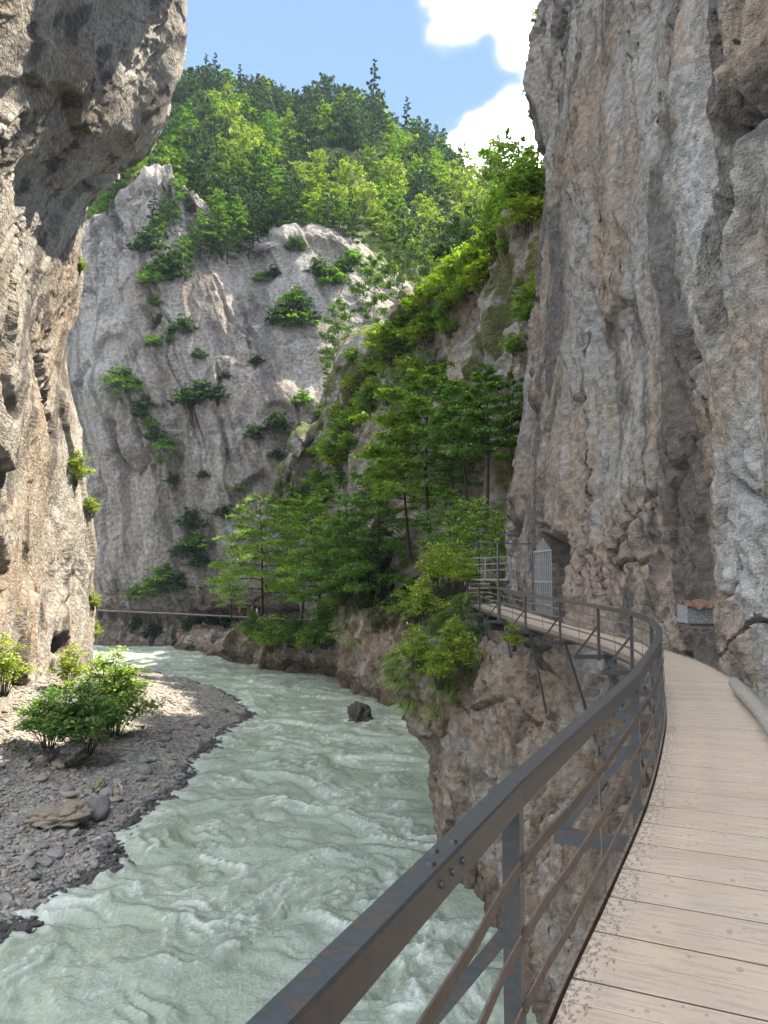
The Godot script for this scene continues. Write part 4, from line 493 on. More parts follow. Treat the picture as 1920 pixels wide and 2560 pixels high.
func build_cliff(called: String, rows: Array, nu: int, nv: int, m: Material, k: Dictionary, label: String, category: String) -> void:
	var v := sheet(rows, nu, nv)
	var n0 := grid_normals(v, nu, nv)
	var sd: int = k.seed
	var big := fnl(sd, FastNoiseLite.TYPE_SIMPLEX, k.fb, 3)
	var flute := fnl(sd + 1, FastNoiseLite.TYPE_SIMPLEX, k.ff, 3, FastNoiseLite.FRACTAL_RIDGED)
	var block := fnl(sd + 2, FastNoiseLite.TYPE_CELLULAR, k.fk, 1)
	block.cellular_return_type = FastNoiseLite.RETURN_CELL_VALUE
	var crack := fnl(sd + 2, FastNoiseLite.TYPE_CELLULAR, k.fk, 1)
	crack.cellular_return_type = FastNoiseLite.RETURN_DISTANCE2_SUB
	var fine := fnl(sd + 3, FastNoiseLite.TYPE_SIMPLEX, k.fn, 4, FastNoiseLite.FRACTAL_RIDGED)
	var tint := fnl(sd + 4, FastNoiseLite.TYPE_SIMPLEX, float(k.fb) * 1.3, 4)
	var streak := fnl(sd + 5, FastNoiseLite.TYPE_SIMPLEX, float(k.ff) * 1.6, 4)
	var hair := fnl(sd + 12, FastNoiseLite.TYPE_SIMPLEX, float(k.ff) * 5.0, 3)
	var spot := fnl(sd + 6, FastNoiseLite.TYPE_SIMPLEX, float(k.fn) * 0.8, 3)
	var tilt: float = k.tilt
	var ab: float = k.big
	var af: float = k.flute
	var ak: float = k.block
	var an: float = k.fine
	var t_tan: float = k.tan
	var t_dark: float = k.dark
	var wet: float = k.get("wet", 1.2)
	var grass: float = k.get("grass", 0.0)
	var moss: float = k.get("moss", 0.0)
	var grass_above: float = k.get("grass_above", 1e9)
	var c := PackedColorArray()
	c.resize(v.size())
	var grey := Color(0.35, 0.33, 0.312)
	var pale := Color(0.47, 0.445, 0.41)
	var tanc := Color(0.42, 0.325, 0.24)
	var dark := Color(0.115, 0.105, 0.105)
	var brown := Color(0.17, 0.125, 0.085)
	var green := Color(0.075, 0.115, 0.028)
	var dry := Color(0.16, 0.17, 0.05)
	var calm: float = k.get("calm", 0.0)
	var niche: bool = k.get("niche", false)
	var holes: Array = k.get("holes", [])
	var pits: float = k.get("pits", 0.8)
	var low_brown: float = k.get("low_brown", 0.0)
	var wave: float = k.get("wave", 2.2)
	var tone: float = k.get("tone", 1.0)
	var ribs: float = k.get("ribs", 1.0)
	var rs: float = k.get("rib_step", 2.5)
	var sx: float = k.get("sx", 1.0)
	var sz: float = k.get("sz", 1.0)
	var craggy: float = k.get("craggy_low", 0.0)
	var scale_n := fnl(sd + 9, FastNoiseLite.TYPE_CELLULAR, float(k.fn) * 1.1, 2)
	scale_n.cellular_return_type = FastNoiseLite.RETURN_DISTANCE
	var lay := fnl(sd + 8, FastNoiseLite.TYPE_VALUE, 0.9, 1)
	for i in v.size():
		var p := v[i]
		var nn := n0[i]
		# coordinates along the bedding: steep beds leaning by tilt, warped
		var wob := big.get_noise_3d(p.x * 1.3 + 40.0, p.y * 0.8, p.z * 1.3)
		var s := p.x * sx + p.z * sz + tilt * p.y + wob * rs * wave
		var q := Vector3(p.x + tilt * p.y * 0.7 + wob * 2.0, p.y * 0.13, p.z + tilt * p.y * 0.7 - wob * 2.0)
		var w := Vector3(p.x + tilt * p.y * 0.7 + wob * 4.0, p.y * 0.3 + wob * 3.0, p.z + tilt * p.y * 0.7 + wob * 3.0)
		var b := big.get_noise_3dv(p)
		var fl := flute.get_noise_3dv(q)
		# slabs stepping along the wall, each of its own thickness, with a sharp edge where one breaks off
		var t := s / rs
		var ti := floorf(t)
		var tf := t - ti
		var slab := lay.get_noise_2d(ti * 7.3, p.y * 0.045)
		var next := lay.get_noise_2d((ti + 1.0) * 7.3, p.y * 0.045)
		var step := lerpf(slab, next, smoothstep(0.80, 0.93, tf)) + (tf - 0.5) * 0.22 * signf(slab)
		var bk := block.get_noise_3dv(w)
		var cr := crack.get_noise_3dv(w)
		var zone := clampf(0.5 + tint.get_noise_3d(p.x * 1.6, p.y * 1.3 + 77.0, p.z * 1.6) * 1.8 + craggy * (1.0 - smoothstep(14.0, 22.0, p.y)), 0.12, 1.25)
		var fi := fine.get_noise_3d(p.x + tilt * p.y * 0.8, p.y * 0.42, p.z + tilt * p.y * 0.8)
		var sc := scale_n.get_noise_3d(p.x + tilt * p.y * 0.6, p.y * 0.6, p.z + tilt * p.y * 0.6)
		var groove := (1.0 - smoothstep(-1.0, -0.93, cr)) * (0.3 + zone)
		var d := b * ab + (fl - 0.25) * af + step * ribs + bk * ak * 0.5 * zone
		if niche:
			d *= lerpf(0.4, 1.0, smoothstep(-6.0, -12.0, p.z))
		if niche and p.y > 10.0:
			d *= lerpf(0.3, 1.0, smoothstep(12.5, 18.0, p.y))
		if calm > 0.0:
			d *= lerpf(1.0 - calm, 1.0, smoothstep(10.0, 22.0, p.y))
		d += -groove * ak * 0.6 * zone + (fi - 0.25) * an * zone - (sc + 0.6) * an * pits * zone
		if niche and p.y > 10.4 and p.y < 14.2 and p.z < -28.9 and p.z > -31.8:
			d = minf(d, 0.1) - 1.0 * smoothstep(14.2, 13.6, p.y) * smoothstep(-29.15, -29.4, p.z) * smoothstep(-31.8, -31.4, p.z)
		for h in holes:
			var e: Vector3 = (p - h[0]) / h[1]
			var l := e.length_squared()
			if l < 1.0:
				d -= float(h[2]) * smoothstep(1.0, 0.45, l + fi * 0.35)
		var o := p + nn * d
		if niche and o.y > 10.2 and o.y < 13.4 and o.z > -38.0:
			var keep := deck_right(o.z) + (0.12 if o.z < -13.2 else 0.62) + 0.1 * fi
			if o.x < keep:
				o.x = keep
		v[i] = o
		# what the rock is made of
		var tn := tint.get_noise_3dv(p)
		var sn := streak.get_noise_3d(q.x, q.y * 0.35, q.z)
		var sp := spot.get_noise_3dv(p)
		var thin := hair.get_noise_3d(q.x, p.y * 0.035, q.z)
		var col := grey.lerp(pale, clampf(0.45 + tn * 1.1 + sp * 0.35, 0.0, 1.0))
		col = col.lerp(tanc, clampf(smoothstep(-0.1, 0.45, -tn + sp * 0.4 + fl * 0.2 + craggy * 0.75 * (1.0 - smoothstep(14.0, 24.0, p.y))) * t_tan * 1.3, 0.0, 0.95))
		var dk := smoothstep(0.12, 0.42, sn + sp * 0.2 + thin * 0.28) * t_dark
		col = col.lerp(dark, clampf(dk, 0.0, 0.85))
		col = col.lerp(Color(0.52, 0.51, 0.5), smoothstep(0.2, 0.5, -sn + sp * 0.1 + thin * 0.35) * 0.6)
		col = col.lerp(dark, clampf(thin * 0.5, 0.0, 0.25))
		if p.y < wet + sp * 0.8:
			col = col.lerp(brown, 0.8)
		elif p.y < 9.3 and low_brown > 0.0:
			col = col.lerp(Color(0.27, 0.205, 0.145), clampf(low_brown + sp * 0.7, 0.0, 0.9))
		if moss > 0.0:
			var g := smoothstep(0.0, 0.25, tn + sp * 0.7 - 0.1 + nn.y * 0.6) * moss
			col = col.lerp(green.lerp(dry, clampf(0.5 + sp, 0.0, 1.0)), clampf(g, 0.0, 0.9))
		if grass > 0.0:
			var g2 := smoothstep(-0.6, -0.25, tn + sp * 0.5) * grass
			col = col.lerp(green.lerp(dry, clampf(0.3 + sp * 1.2, 0.0, 1.0)), g2)
		if p.y > grass_above:
			col = col.lerp(Color(0.05, 0.06, 0.022), clampf((p.y - grass_above) * 0.5 + sp, 0.0, 1.0))
		if tone < 1.0:
			col = Color(col.r * tone, col.g * tone, col.b * tone)
		c[i] = col
	grids[called] = {"v": v, "nu": nu, "nv": nv}
	var mesh := arrays_mesh(v, grid_normals(v, nu, nv), c, grid_index(nu, nv))
	solo(called, mesh, m, label, category, Vector3.ZERO, "", "structure")
	print(called, " ", Time.get_ticks_msec())

# nearest point of a cliff in the plane across z (far walls), or across y (ground)
func on_wall(called: String, p: Vector3) -> Vector3:
	var g: Dictionary = grids[called]
	var v: PackedVector3Array = g.v
	var best := 1e18
	var out := p
	for q in v:
		var dx := q.x - p.x
		var dy := q.y - p.y
		var dz := (q.z - p.z) * 0.25
		var e := dx * dx + dy * dy + dz * dz
		if e < best:
			best = e
			out = q
	return out

func ground_at(called: String, x: float, z: float) -> Vector3:
	var g: Dictionary = grids[called]
	var v: PackedVector3Array = g.v
	var best := 1e18
	var out := Vector3(x, 0, z)
	for q in v:
		var e := (q.x - x) * (q.x - x) + (q.z - z) * (q.z - z)
		if e < best:
			best = e
			out = q
	return out

func build_knob() -> void:
	# a bulging rock, undercut at the water, centred below the boardwalk's far end
	var nu := 150
	var nv := 130
	var rows := []
	var prof := [[-1.0, 1.0], [0.5, 1.2], [2.0, 1.7], [3.5, 2.6], [5.0, 3.6], [6.5, 4.4], [8.0, 4.5], [9.0, 4.1], [10.0, 3.3], [10.7, 2.2], [11.0, 0.6]]
	for q in prof:
		var r := []
		for k in 13:
			var a := PI * 1.15 + PI * 1.15 * k / 12.0
			r.append(Vector3(5.4 + cos(a - PI * 0.25) * float(q[1]) * 1.0, q[0], -36.0 - sin(a - PI * 0.25) * float(q[1]) * 0.9))
		rows.append(r)
	build_cliff("rock_knob", rows, nu, nv, M.rock_near, {"seed": 711, "big": 0.7, "fb": 0.16, "flute": 0.3, "ff": 0.3, "tilt": 0.1, "block": 0.45, "fk": 0.4, "fine": 0.2, "fn": 1.1, "tan": 0.8, "dark": 0.5, "low_brown": 0.6, "grass_above": 9.5, "ribs": 0.3, "rib_step": 1.8}, "undercut brown rock knob with grass hanging below the boardwalk's far end", "rock")

func shore_dist(x: float, z: float, sh: PackedVector2Array) -> float:
	# signed distance to the waterline, positive on the bank
	var p := Vector2(x, z)
	var best := 1e9
	for k in sh.size() - 1:
		var q := Geometry2D.get_closest_point_to_segment(p, sh[k], sh[k + 1])
		best = minf(best, p.distance_to(q))
	return best if Geometry2D.is_point_in_polygon(p, bank_poly) else -best

var bank_poly := PackedVector2Array()
var shore := PackedVector2Array()

func bank_height(x: float, z: float) -> float:
	var d := shore_dist(x, z, shore)
	if d < 0.0:
		return maxf(d * 0.35, -2.0)
	return 0.13 * d + 0.25 * (1.0 - exp(-d * 1.2)) + 1.3 * smoothstep(5.0, 14.0, d)

func build_gravel() -> void:
	shore = PackedVector2Array([Vector2(-10.84, -17.59), Vector2(-13.53, -24.76), Vector2(-13.62, -28.36), Vector2(-12.73, -28.95), Vector2(-12.53, -32.43), Vector2(-11.74, -34.07), Vector2(-12.71, -38.33), Vector2(-12.53, -42.80), Vector2(-12.06, -46.94), Vector2(-12.84, -53.25), Vector2(-12.74, -60.38), Vector2(-11.89, -67.14), Vector2(-12.18, -71.13), Vector2(-15.16, -79.57), Vector2(-21.23, -89.56), Vector2(-29.83, -100.52), Vector2(-37.53, -107.09), Vector2(-45.00, -112.00), Vector2(-60.00, -125.00)])
	bank_poly = shore.duplicate()
	bank_poly.append_array([Vector2(-120, -125), Vector2(-120, 20), Vector2(-20, 20)])
	var nu := 170
	var nv := 230
	var v := PackedVector3Array()
	var c := PackedColorArray()
	var n1 := fnl(31, FastNoiseLite.TYPE_SIMPLEX, 0.5, 4)
	var n2 := fnl(32, FastNoiseLite.TYPE_SIMPLEX, 0.12, 3)
	for j in nv:
		var z := -20.0 - 100.0 * pow(float(j) / (nv - 1), 1.5)
		for i in nu:
			var x := lerpf(-52.0, -8.0, float(i) / (nu - 1))
			var h := bank_height(x, z)
			h += n1.get_noise_2d(x, z) * 0.14 + n2.get_noise_2d(x, z) * 0.3
			v.append(Vector3(x, h, z))
			var col := Color(0.33, 0.32, 0.305).lerp(Color(0.44, 0.42, 0.385), clampf(0.5 + n2.get_noise_2d(x, z) * 1.5, 0, 1))
			if h < 0.08:
				col = col * 0.45
			var g := smoothstep(0.05, 0.4, n2.get_noise_2d(x * 1.3 + 50.0, z) + 0.5 * n1.get_noise_2d(x, z) + smoothstep(-58.0, -64.0, z) * 0.35 - 0.25) * smoothstep(1.4, 2.2, h)
			col = col.lerp(Color(0.17, 0.17, 0.045), g)
			col.a = 1.0
			c.append(col)
	grids["gravel_bank"] = {"v": v, "nu": nu, "nv": nv}
	var bank := solo("gravel_bank", arrays_mesh(v, grid_normals(v, nu, nv), c, grid_index(nu, nv)), M.stone, "grey gravel bank sloping from the left cliff into the river", "gravel bank", Vector3.ZERO, "", "structure")
	# stones: a few shapes, many sizes; the largest singly, the rest as gravel
	var shapes := []
	for k in 7:
		shapes.append(stone_mesh(800 + k, 0.42 + 0.12 * (k % 3), 7, 10))
	var small := []
	for k in 4:
		small.append(stone_mesh(830 + k, 0.5, 4, 6))
	var mats := []
	for q in [[0.34, 0.33, 0.32], [0.4, 0.385, 0.37], [0.44, 0.42, 0.385], [0.25, 0.245, 0.245], [0.46, 0.4, 0.31], [0.35, 0.335, 0.325], [0.45, 0.43, 0.39], [0.36, 0.22, 0.15]]:
		var m: StandardMaterial3D = M.stone.duplicate()
		m.vertex_color_use_as_albedo = false
		m.albedo_color = lin(q[0], q[1], q[2])
		mats.append(m)
	var wetm: StandardMaterial3D = M.stone.duplicate()
	wetm.vertex_color_use_as_albedo = false
	wetm.albedo_color = lin(0.13, 0.128, 0.134)
	wetm.roughness = 0.3
	var r := RandomNumberGenerator.new()
	r.seed = 91
	var made := 0
	while made < 290:
		var z := -27.0 - 42.0 * pow(r.randf(), 1.7)
		var x := r.randf_range(-32.0, -10.0)
		var d := shore_dist(x, z, shore)
		if d < -0.2 or d > 13.0 or x < z * 0.53:
			continue
		var s := 0.16 + 0.34 * pow(r.randf(), 2.2)
		if r.randf() < 0.07:
			s *= 1.7
		if d < 0.6:
			s = minf(s, 0.24)
		var h := bank_height(x, z) + n1.get_noise_2d(x, z) * 0.14 + n2.get_noise_2d(x, z) * 0.3
		var o := part("stone", shapes[r.randi() % 7], wetm if d < 0.08 else mats[r.randi() % (8 if r.randf() < 0.5 else 6)], bank, Vector3(x, h + s * 0.18, z))
		o.rotation = Vector3(r.randf_range(-0.25, 0.25), r.randf() * TAU, r.randf_range(-0.25, 0.25))
		o.scale = Vector3(s * r.randf_range(0.9, 1.5), s * r.randf_range(0.5, 0.9), s)
		made += 1
	for k in 4:
		var mm := MultiMesh.new()
		mm.transform_format = MultiMesh.TRANSFORM_3D
		mm.use_colors = true
		mm.mesh = small[k]
		var tr := []
		var cl := []
		for q in 26000:
			var z := -25.0 - 75.0 * pow(r.randf(), 1.5)
			var x := r.randf_range(-42.0, -9.0)
			if x < z * 0.54 - 2.0:
				continue
			var d := shore_dist(x, z, shore)
			if d < -0.5 or d > 17.0:
				continue
			var h := bank_height(x, z) + n1.get_noise_2d(x, z) * 0.14 + n2.get_noise_2d(x, z) * 0.3
			var s := 0.055 + 0.14 * pow(r.randf(), 2.5)
			var bs := Basis.from_euler(Vector3(r.randf_range(-0.4, 0.4), r.randf() * TAU, r.randf_range(-0.4, 0.4))) * Basis.from_scale(Vector3(s * r.randf_range(0.9, 1.7), s * r.randf_range(0.4, 0.8), s))
			tr.append(Transform3D(bs, Vector3(x, h + s * 0.1, z)))
			var t := r.randf()
			var col := Color(0.36, 0.345, 0.33).lerp(Color(0.6, 0.565, 0.515), t)
			if r.randf() < 0.06:
				col = Color(0.30, 0.22, 0.15)
			if d < 0.22 + r.randf() * 0.3:
				col = Color(0.14, 0.137, 0.142)
			cl.append(col)
		mm.instance_count = tr.size()
		for q in tr.size():
			mm.set_instance_transform(q, tr[q])
			mm.set_instance_color(q, cl[q])
		var o := MultiMeshInstance3D.new()
		o.name = "gravel"
		o.multimesh = mm
		o.material_override = M.stone
		o.set_meta("kind", "stuff")
		bank.add_child(o, true)
	# boulders one can point to
	var b1 := ["boulder", "pale tan slab boulder lying on the near grey gravel", "boulder", Vector3(1.75, 0.55, 1.25), Vector3(-15.50, 1.00, -37.76), 861, Color(0.43, 0.37, 0.29)]
	var b2 := ["boulder", "dark angular boulder half hidden under the big bush", "boulder", Vector3(1.0, 0.8, 0.8), Vector3(-18.32, 2.00, -46.44), 862, Color(0.2, 0.18, 0.16)]
	var b3 := ["boulder", "jagged dark rock standing alone in the river", "boulder", Vector3(1.9, 1.65, 1.5), Vector3(-2.06, 0.00, -67.77), 863, Color(0.13, 0.12, 0.105)]
	var b4 := ["boulder", "small sand-coloured wedge stone above the tan slab", "boulder", Vector3(0.6, 0.5, 0.5), Vector3(-15.49, 1.00, -42.72), 864, Color(0.4, 0.33, 0.25)]
	var b5 := ["boulder", "grey rounded boulder at the waterline of the gravel", "boulder", Vector3(0.6, 0.5, 0.5), Vector3(-12.52, 0.30, -35.67), 865, Color(0.24, 0.235, 0.23)]
	for q in [b1, b2, b3, b4, b5]:
		var col: Color = q[6]
		var m := solo(q[0], stone_mesh(q[5], 0.6, 40, 56, 0.42 if q[5] == 863 else 0.26, col), M.stone, q[1], q[2], q[4])
		m.scale = q[3]
		m.rotation.y = 0.6 * float(int(q[5]) % 5)

func stone_mesh(sd: int, flat: float, rings: int, sides: int, rough := 0.28, col := Color.WHITE) -> ArrayMesh:
	# a broken, slightly faceted stone about 2 units across
	var n := fnl(sd, FastNoiseLite.TYPE_CELLULAR, 0.55, 2)
	n.cellular_return_type = FastNoiseLite.RETURN_DISTANCE
	var n2 := fnl(sd + 1, FastNoiseLite.TYPE_SIMPLEX, 0.8, 3)
	var v := PackedVector3Array()
	var c := PackedColorArray()
	for j in rings + 1:
		var t := -PI * 0.5 + PI * j / rings
		for i in sides + 1:
			var a := TAU * (i % sides) / sides
			var d := Vector3(cos(a) * cos(t), sin(t), -sin(a) * cos(t))
			var r := 1.0 + n.get_noise_3dv(d * 1.6) * rough * 1.6 + n2.get_noise_3dv(d * 1.8) * rough
			var p := d * r
			p.y *= flat / 0.5 * 0.9
			v.append(p)
			c.append(col * (0.9 + 0.3 * n2.get_noise_3dv(d * 4.0)))
	return arrays_mesh(v, grid_normals(v, sides + 1, rings + 1), c, grid_index(sides + 1, rings + 1))

# ------------------------------------------------------------------ river
func make_river() -> void:
	var nu := 360
	var nv := 560
	var v := PackedVector3Array()
	var c := PackedColorArray()
	var n1 := fnl(41, FastNoiseLite.TYPE_SIMPLEX, 0.16, 4)
	var n2 := fnl(42, FastNoiseLite.TYPE_SIMPLEX, 0.55, 4, FastNoiseLite.FRACTAL_RIDGED)
	var n3 := fnl(43, FastNoiseLite.TYPE_SIMPLEX, 0.09, 3)
	var n4 := fnl(44, FastNoiseLite.TYPE_SIMPLEX, 1.3, 4, FastNoiseLite.FRACTAL_RIDGED)
	var n5 := fnl(45, FastNoiseLite.TYPE_SIMPLEX, 0.5, 4)
	var course := Curve.new()
	course.min_domain = 0.0
	course.max_domain = 170.0
	course.min_value = -80.0
	course.max_value = 20.0
	for q in [[0, -7], [15, -6], [30, -4.5], [45, -3], [60, -4], [75, -8], [90, -18], [110, -32], [140, -52], [170, -75]]:
		course.add_point(Vector2(q[0], q[1]))
	v.resize(nu * nv)
	c.resize(nu * nv)
	for j in nv:
		var z := -13.0 - 147.0 * pow(float(j) / (nv - 1), 1.75)
		var half := 13.0 - z * 0.36
		for i in nu:
			var x := lerpf(-half * 1.15 - 6.0, minf(half, 16.0), float(i) / (nu - 1))
			# the current follows the bend, so streaks are drawn out along it
			var mid := course.sample(-z)
			var across := x - mid
			var wx := across + n3.get_noise_2d(x, z) * 4.0
			var wz := z + n3.get_noise_2d(x + 90.0, z) * 4.0
			var big := n1.get_noise_2d(wx * 0.8, wz * 1.1)
			var chop := n2.get_noise_2d(wx * 0.85, wz * 0.75)
			var rip := n4.get_noise_2d(wx * 1.25, wz * 0.6)
			var line := n5.get_noise_2d(wx * 0.55 + big * 2.0, wz * 0.12)
			var rough := clampf(0.5 + n3.get_noise_2d(x * 1.4 - 33.0, z * 1.4) * 1.3, 0.1, 1.1)
			var h := big * 0.34 + (chop - 0.2) * 0.14 * rough * clampf(65.0 / -z, 0.35, 1.0) + (rip - 0.2) * 0.035 * clampf(50.0 / -z, 0.2, 1.0)
			v[j * nu + i] = Vector3(x, h - 0.05, z)
			# froth lies where the chop is steepest and along the banks
			var f := smoothstep(0.3, 0.95, chop * (0.35 + rough * 0.65) + rip * 0.25 + big * 0.4 + line * 0.8)
			f = maxf(f * 0.9, smoothstep(0.3, 0.85, rip * 0.6 + line * 0.7 + big * 0.2) * 0.55)
			var sd := shore_dist(x, z, shore) if x < -6.0 else -9.0
			f = maxf(f, smoothstep(-1.3, -0.1, sd + chop * 0.7) * 0.45)
			var milk := Color(0.395, 0.46, 0.375).lerp(Color(0.32, 0.37, 0.285), clampf(n3.get_noise_2d(x + 7.0, z * 1.5) * 0.8 - line * 0.5 + 0.1, 0.0, 0.6))
			c[j * nu + i] = milk.lerp(Color(0.72, 0.77, 0.71), clampf(f, 0.0, 1.0))
	var m := StandardMaterial3D.new()
	m.vertex_color_use_as_albedo = true
	m.roughness = 0.2
	m.metallic_specular = 0.5
	var rp := fnl(47, FastNoiseLite.TYPE_SIMPLEX, 0.02, 5, FastNoiseLite.FRACTAL_RIDGED)
	m.heightmap_enabled = true
	m.heightmap_texture = ImageTexture.create_from_image(rp.get_seamless_image(512, 512))
	m.heightmap_scale = 2.4
	var lace := fnl(49, FastNoiseLite.TYPE_SIMPLEX, 0.016, 5, FastNoiseLite.FRACTAL_RIDGED)
	lace.domain_warp_enabled = true
	lace.domain_warp_amplitude = 40.0
	lace.domain_warp_frequency = 0.01
	var pl := lace.get_seamless_image(512, 512).get_data()
	for k in pl.size():
		pl[k] = int(226.0 + 29.0 * smoothstep(0.45, 0.95, pl[k] / 255.0))
	var li := Image.create_from_data(512, 512, false, Image.FORMAT_L8, pl)
	li.convert(Image.FORMAT_RGB8)
	m.albedo_texture = ImageTexture.create_from_image(li)
	m.uv1_triplanar = true
	m.uv1_world_triplanar = true
	m.uv1_scale = Vector3(0.27, 0.27, 0.2)
	solo("river", arrays_mesh(v, grid_normals(v, nu, nv), c, grid_index(nu, nv)), m, "milky green glacier river rushing round the gravel point", "river", Vector3.ZERO, "", "structure")
	print("river ", Time.get_ticks_msec())

func deck_right(z: float) -> float:
	# right edge of the boards at this z
	var q := [Vector2(3.2, -1.00), Vector2(0, 0.53), Vector2(-3, 1.92), Vector2(-6, 3.30), Vector2(-9, 4.55), Vector2(-12, 5.55), Vector2(-15, 6.25), Vector2(-19, 6.55), Vector2(-22.2, 6.35), Vector2(-25.3, 5.95), Vector2(-28.6, 5.60), Vector2(-33.2, 5.26), Vector2(-38, 5.20)]
	for k in q.size() - 1:
		if z <= q[k].x and z > q[k + 1].x:
			return lerpf(q[k].y, q[k + 1].y, (z - q[k].x) / (q[k + 1].x - q[k].x))
	return -5.0

# ------------------------------------------------------------------ boardwalk
var lane: Curve3D
const WIDE := 1.23

func lane_at(s: float) -> Array:
	# point on the left edge, forward direction, direction to the right
	var p := lane.sample_baked(s, true)
	var f := lane.sample_baked(minf(s + 0.06, lane.get_baked_length()), true) - lane.sample_baked(maxf(s - 0.06, 0.0), true)
	f.y = 0.0
	f = f.normalized()
	return [p, f, f.cross(Vector3.UP).normalized()]

func deck_texture() -> ImageTexture:
	# eight painted boards side by side: worn tan paint, dirt trodden into both ends, grey knots
	var w := 1024
	var h := 512
	var img := Image.create(w, h, false, Image.FORMAT_RGB8)
	var g := fnl(61, FastNoiseLite.TYPE_SIMPLEX, 0.012, 4)
	var g3 := fnl(64, FastNoiseLite.TYPE_SIMPLEX, 0.035, 5)
	var g2 := fnl(62, FastNoiseLite.TYPE_SIMPLEX, 0.09, 3)
	var r := RandomNumberGenerator.new()
	r.seed = 63
	for y in h:
		var board := y / 64
		var by := y % 64
		for x in w:
			var u := float(x) / w
			var grain := g.get_noise_2d(x * 0.25, y * 5.0 + board * 300.0)
			var sp := g2.get_noise_2d(x, y)
			var sp2 := g2.get_noise_2d(x * 0.35 + 500.0, y * 0.6)
			var c := Color(0.60, 0.485, 0.365).lerp(Color(0.54, 0.445, 0.35), clampf(0.5 + grain * 0.8 + sp2 * 0.5, 0.0, 1.0))
			if grain > 0.36:
				c = c.lerp(Color(0.42, 0.34, 0.27), 0.5)
			var e := minf(u, 1.0 - u)
			var dirt := smoothstep(0.2, 0.0, e + sp2 * 0.1)
			var lump := g3.get_noise_2d(x * 0.6, y * 1.4 + board * 90.0)
			var grit := lump * 0.55 + sp * 0.5
			c = c.lerp(Color(0.44, 0.375, 0.32), smoothstep(0.42, 0.7, grit * 0.9 + dirt * 0.9) * 0.6)
			c = c.lerp(Color(0.17, 0.14, 0.12), smoothstep(0.78, 1.0, grit + dirt * 0.85) * 0.8)
			if sp > 0.62:
				c = c.lerp(Color(0.4, 0.33, 0.28), 0.5)
			if by < 1 or by > 62:
				c = Color(0.1, 0.08, 0.065)
			img.set_pixel(x, y, c.linear_to_srgb())
	for k in 46:
		var cx := r.randi_range(30, w - 30)
		var cy := r.randi_range(0, 7) * 64 + r.randi_range(10, 54)
		var rx := r.randf_range(3.0, 9.0)
		for y in range(-8, 9):
			for x in range(-16, 17):
				if (x * x) / (rx * rx * 2.2) + (y * y) / (rx * rx * 0.55) < 1.0:
					var px := clampi(cx + x, 0, w - 1)
					var py := clampi(cy + y, 0, h - 1)
					img.set_pixel(px, py, img.get_pixel(px, py).lerp(lin(0.27, 0.245, 0.22), 0.55))
	return ImageTexture.create_from_image(img)

func steel(c: Color, rough: float, metal := 0.0, wear := 0.5) -> StandardMaterial3D:
	var m := mat(Color.WHITE, rough, metal)
	var n1 := fnl(71, FastNoiseLite.TYPE_SIMPLEX, 0.02, 5).get_seamless_image(256, 256)
	var img := Image.create(256, 256, false, Image.FORMAT_RGB8)
	for y in 256:
		for x in 256:
			var t := n1.get_pixel(x, y).r
			img.set_pixel(x, y, c.lerp(Color(0.12, 0.075, 0.05), smoothstep(0.55, 0.75, t) * wear).lerp(c * 1.6, smoothstep(0.45, 0.3, t) * 0.4).linear_to_srgb())
	m.albedo_texture = ImageTexture.create_from_image(img)
	m.uv1_triplanar = true
	m.uv1_world_triplanar = true
	m.uv1_scale = Vector3.ONE * 2.3
	return m

func board_mesh(s0: float, s1: float, thick: float, inset: float, wide: float, vband: float) -> ArrayMesh:
	var a := lane_at(s0)
	var b := lane_at(s1)
	var up := Vector3.UP
	var p0: Vector3 = a[0] + a[2] * inset
	var p1: Vector3 = b[0] + b[2] * inset
	var q0: Vector3 = a[0] + a[2] * wide
	var q1: Vector3 = b[0] + b[2] * wide
	var f: Vector3 = (p1 - p0).normalized() * 0.004
	var v := PackedVector3Array()
	var n := PackedVector3Array()
	var uv := PackedVector2Array()
	var idx := PackedInt32Array()
	var c := PackedColorArray()
	var drop := Vector3(0, -0.004, 0)
	# top with small chamfers along both long edges
	var strip := [[p0 + drop, q0 + drop, 0.0], [p0 + f, q0 + f, 0.04], [p1 - f, q1 - f, 0.96], [p1 + drop, q1 + drop, 1.0], [p1 - up * thick, q1 - up * thick, 1.0]]
	strip.push_front([p0 - up * thick, q0 - up * thick, 0.0])
	for k in strip.size() - 1:
		var l0: Vector3 = strip[k][0]
		var r0: Vector3 = strip[k][1]
		var l1: Vector3 = strip[k + 1][0]
		var r1: Vector3 = strip[k + 1][1]
		var nn := (r0 - l0).cross(l1 - l0).normalized()
		var base := v.size()
		v.append_array([l0, r0, r1, l1])
		for q in 4:
			n.append(nn)
		var t0 := vband + 0.12 * float(strip[k][2])
		var t1 := vband + 0.12 * float(strip[k + 1][2])
		uv.append_array([Vector2(0.01, t0), Vector2(0.99, t0), Vector2(0.99, t1), Vector2(0.01, t1)])
		idx.append_array([base, base + 2, base + 1, base, base + 3, base + 2])
	for e in [[p0, p1, -a[2]], [q0, q1, a[2]]]:
		var e0: Vector3 = e[0] + drop
		var e1: Vector3 = e[1] + drop
		var base := v.size()
		v.append_array([e0, e1, e1 - up * (thick - 0.004), e0 - up * (thick - 0.004)])
		for q in 4:
			n.append(e[2])
			uv.append(Vector2(0.01, vband + 0.05))
		if e[2].dot(a[2]) < 0.0:
			idx.append_array([base, base + 2, base + 1, base, base + 3, base + 2])
		else:
			idx.append_array([base, base + 1, base + 2, base, base + 2, base + 3])
	return arrays_mesh(v, n, c, idx, uv)

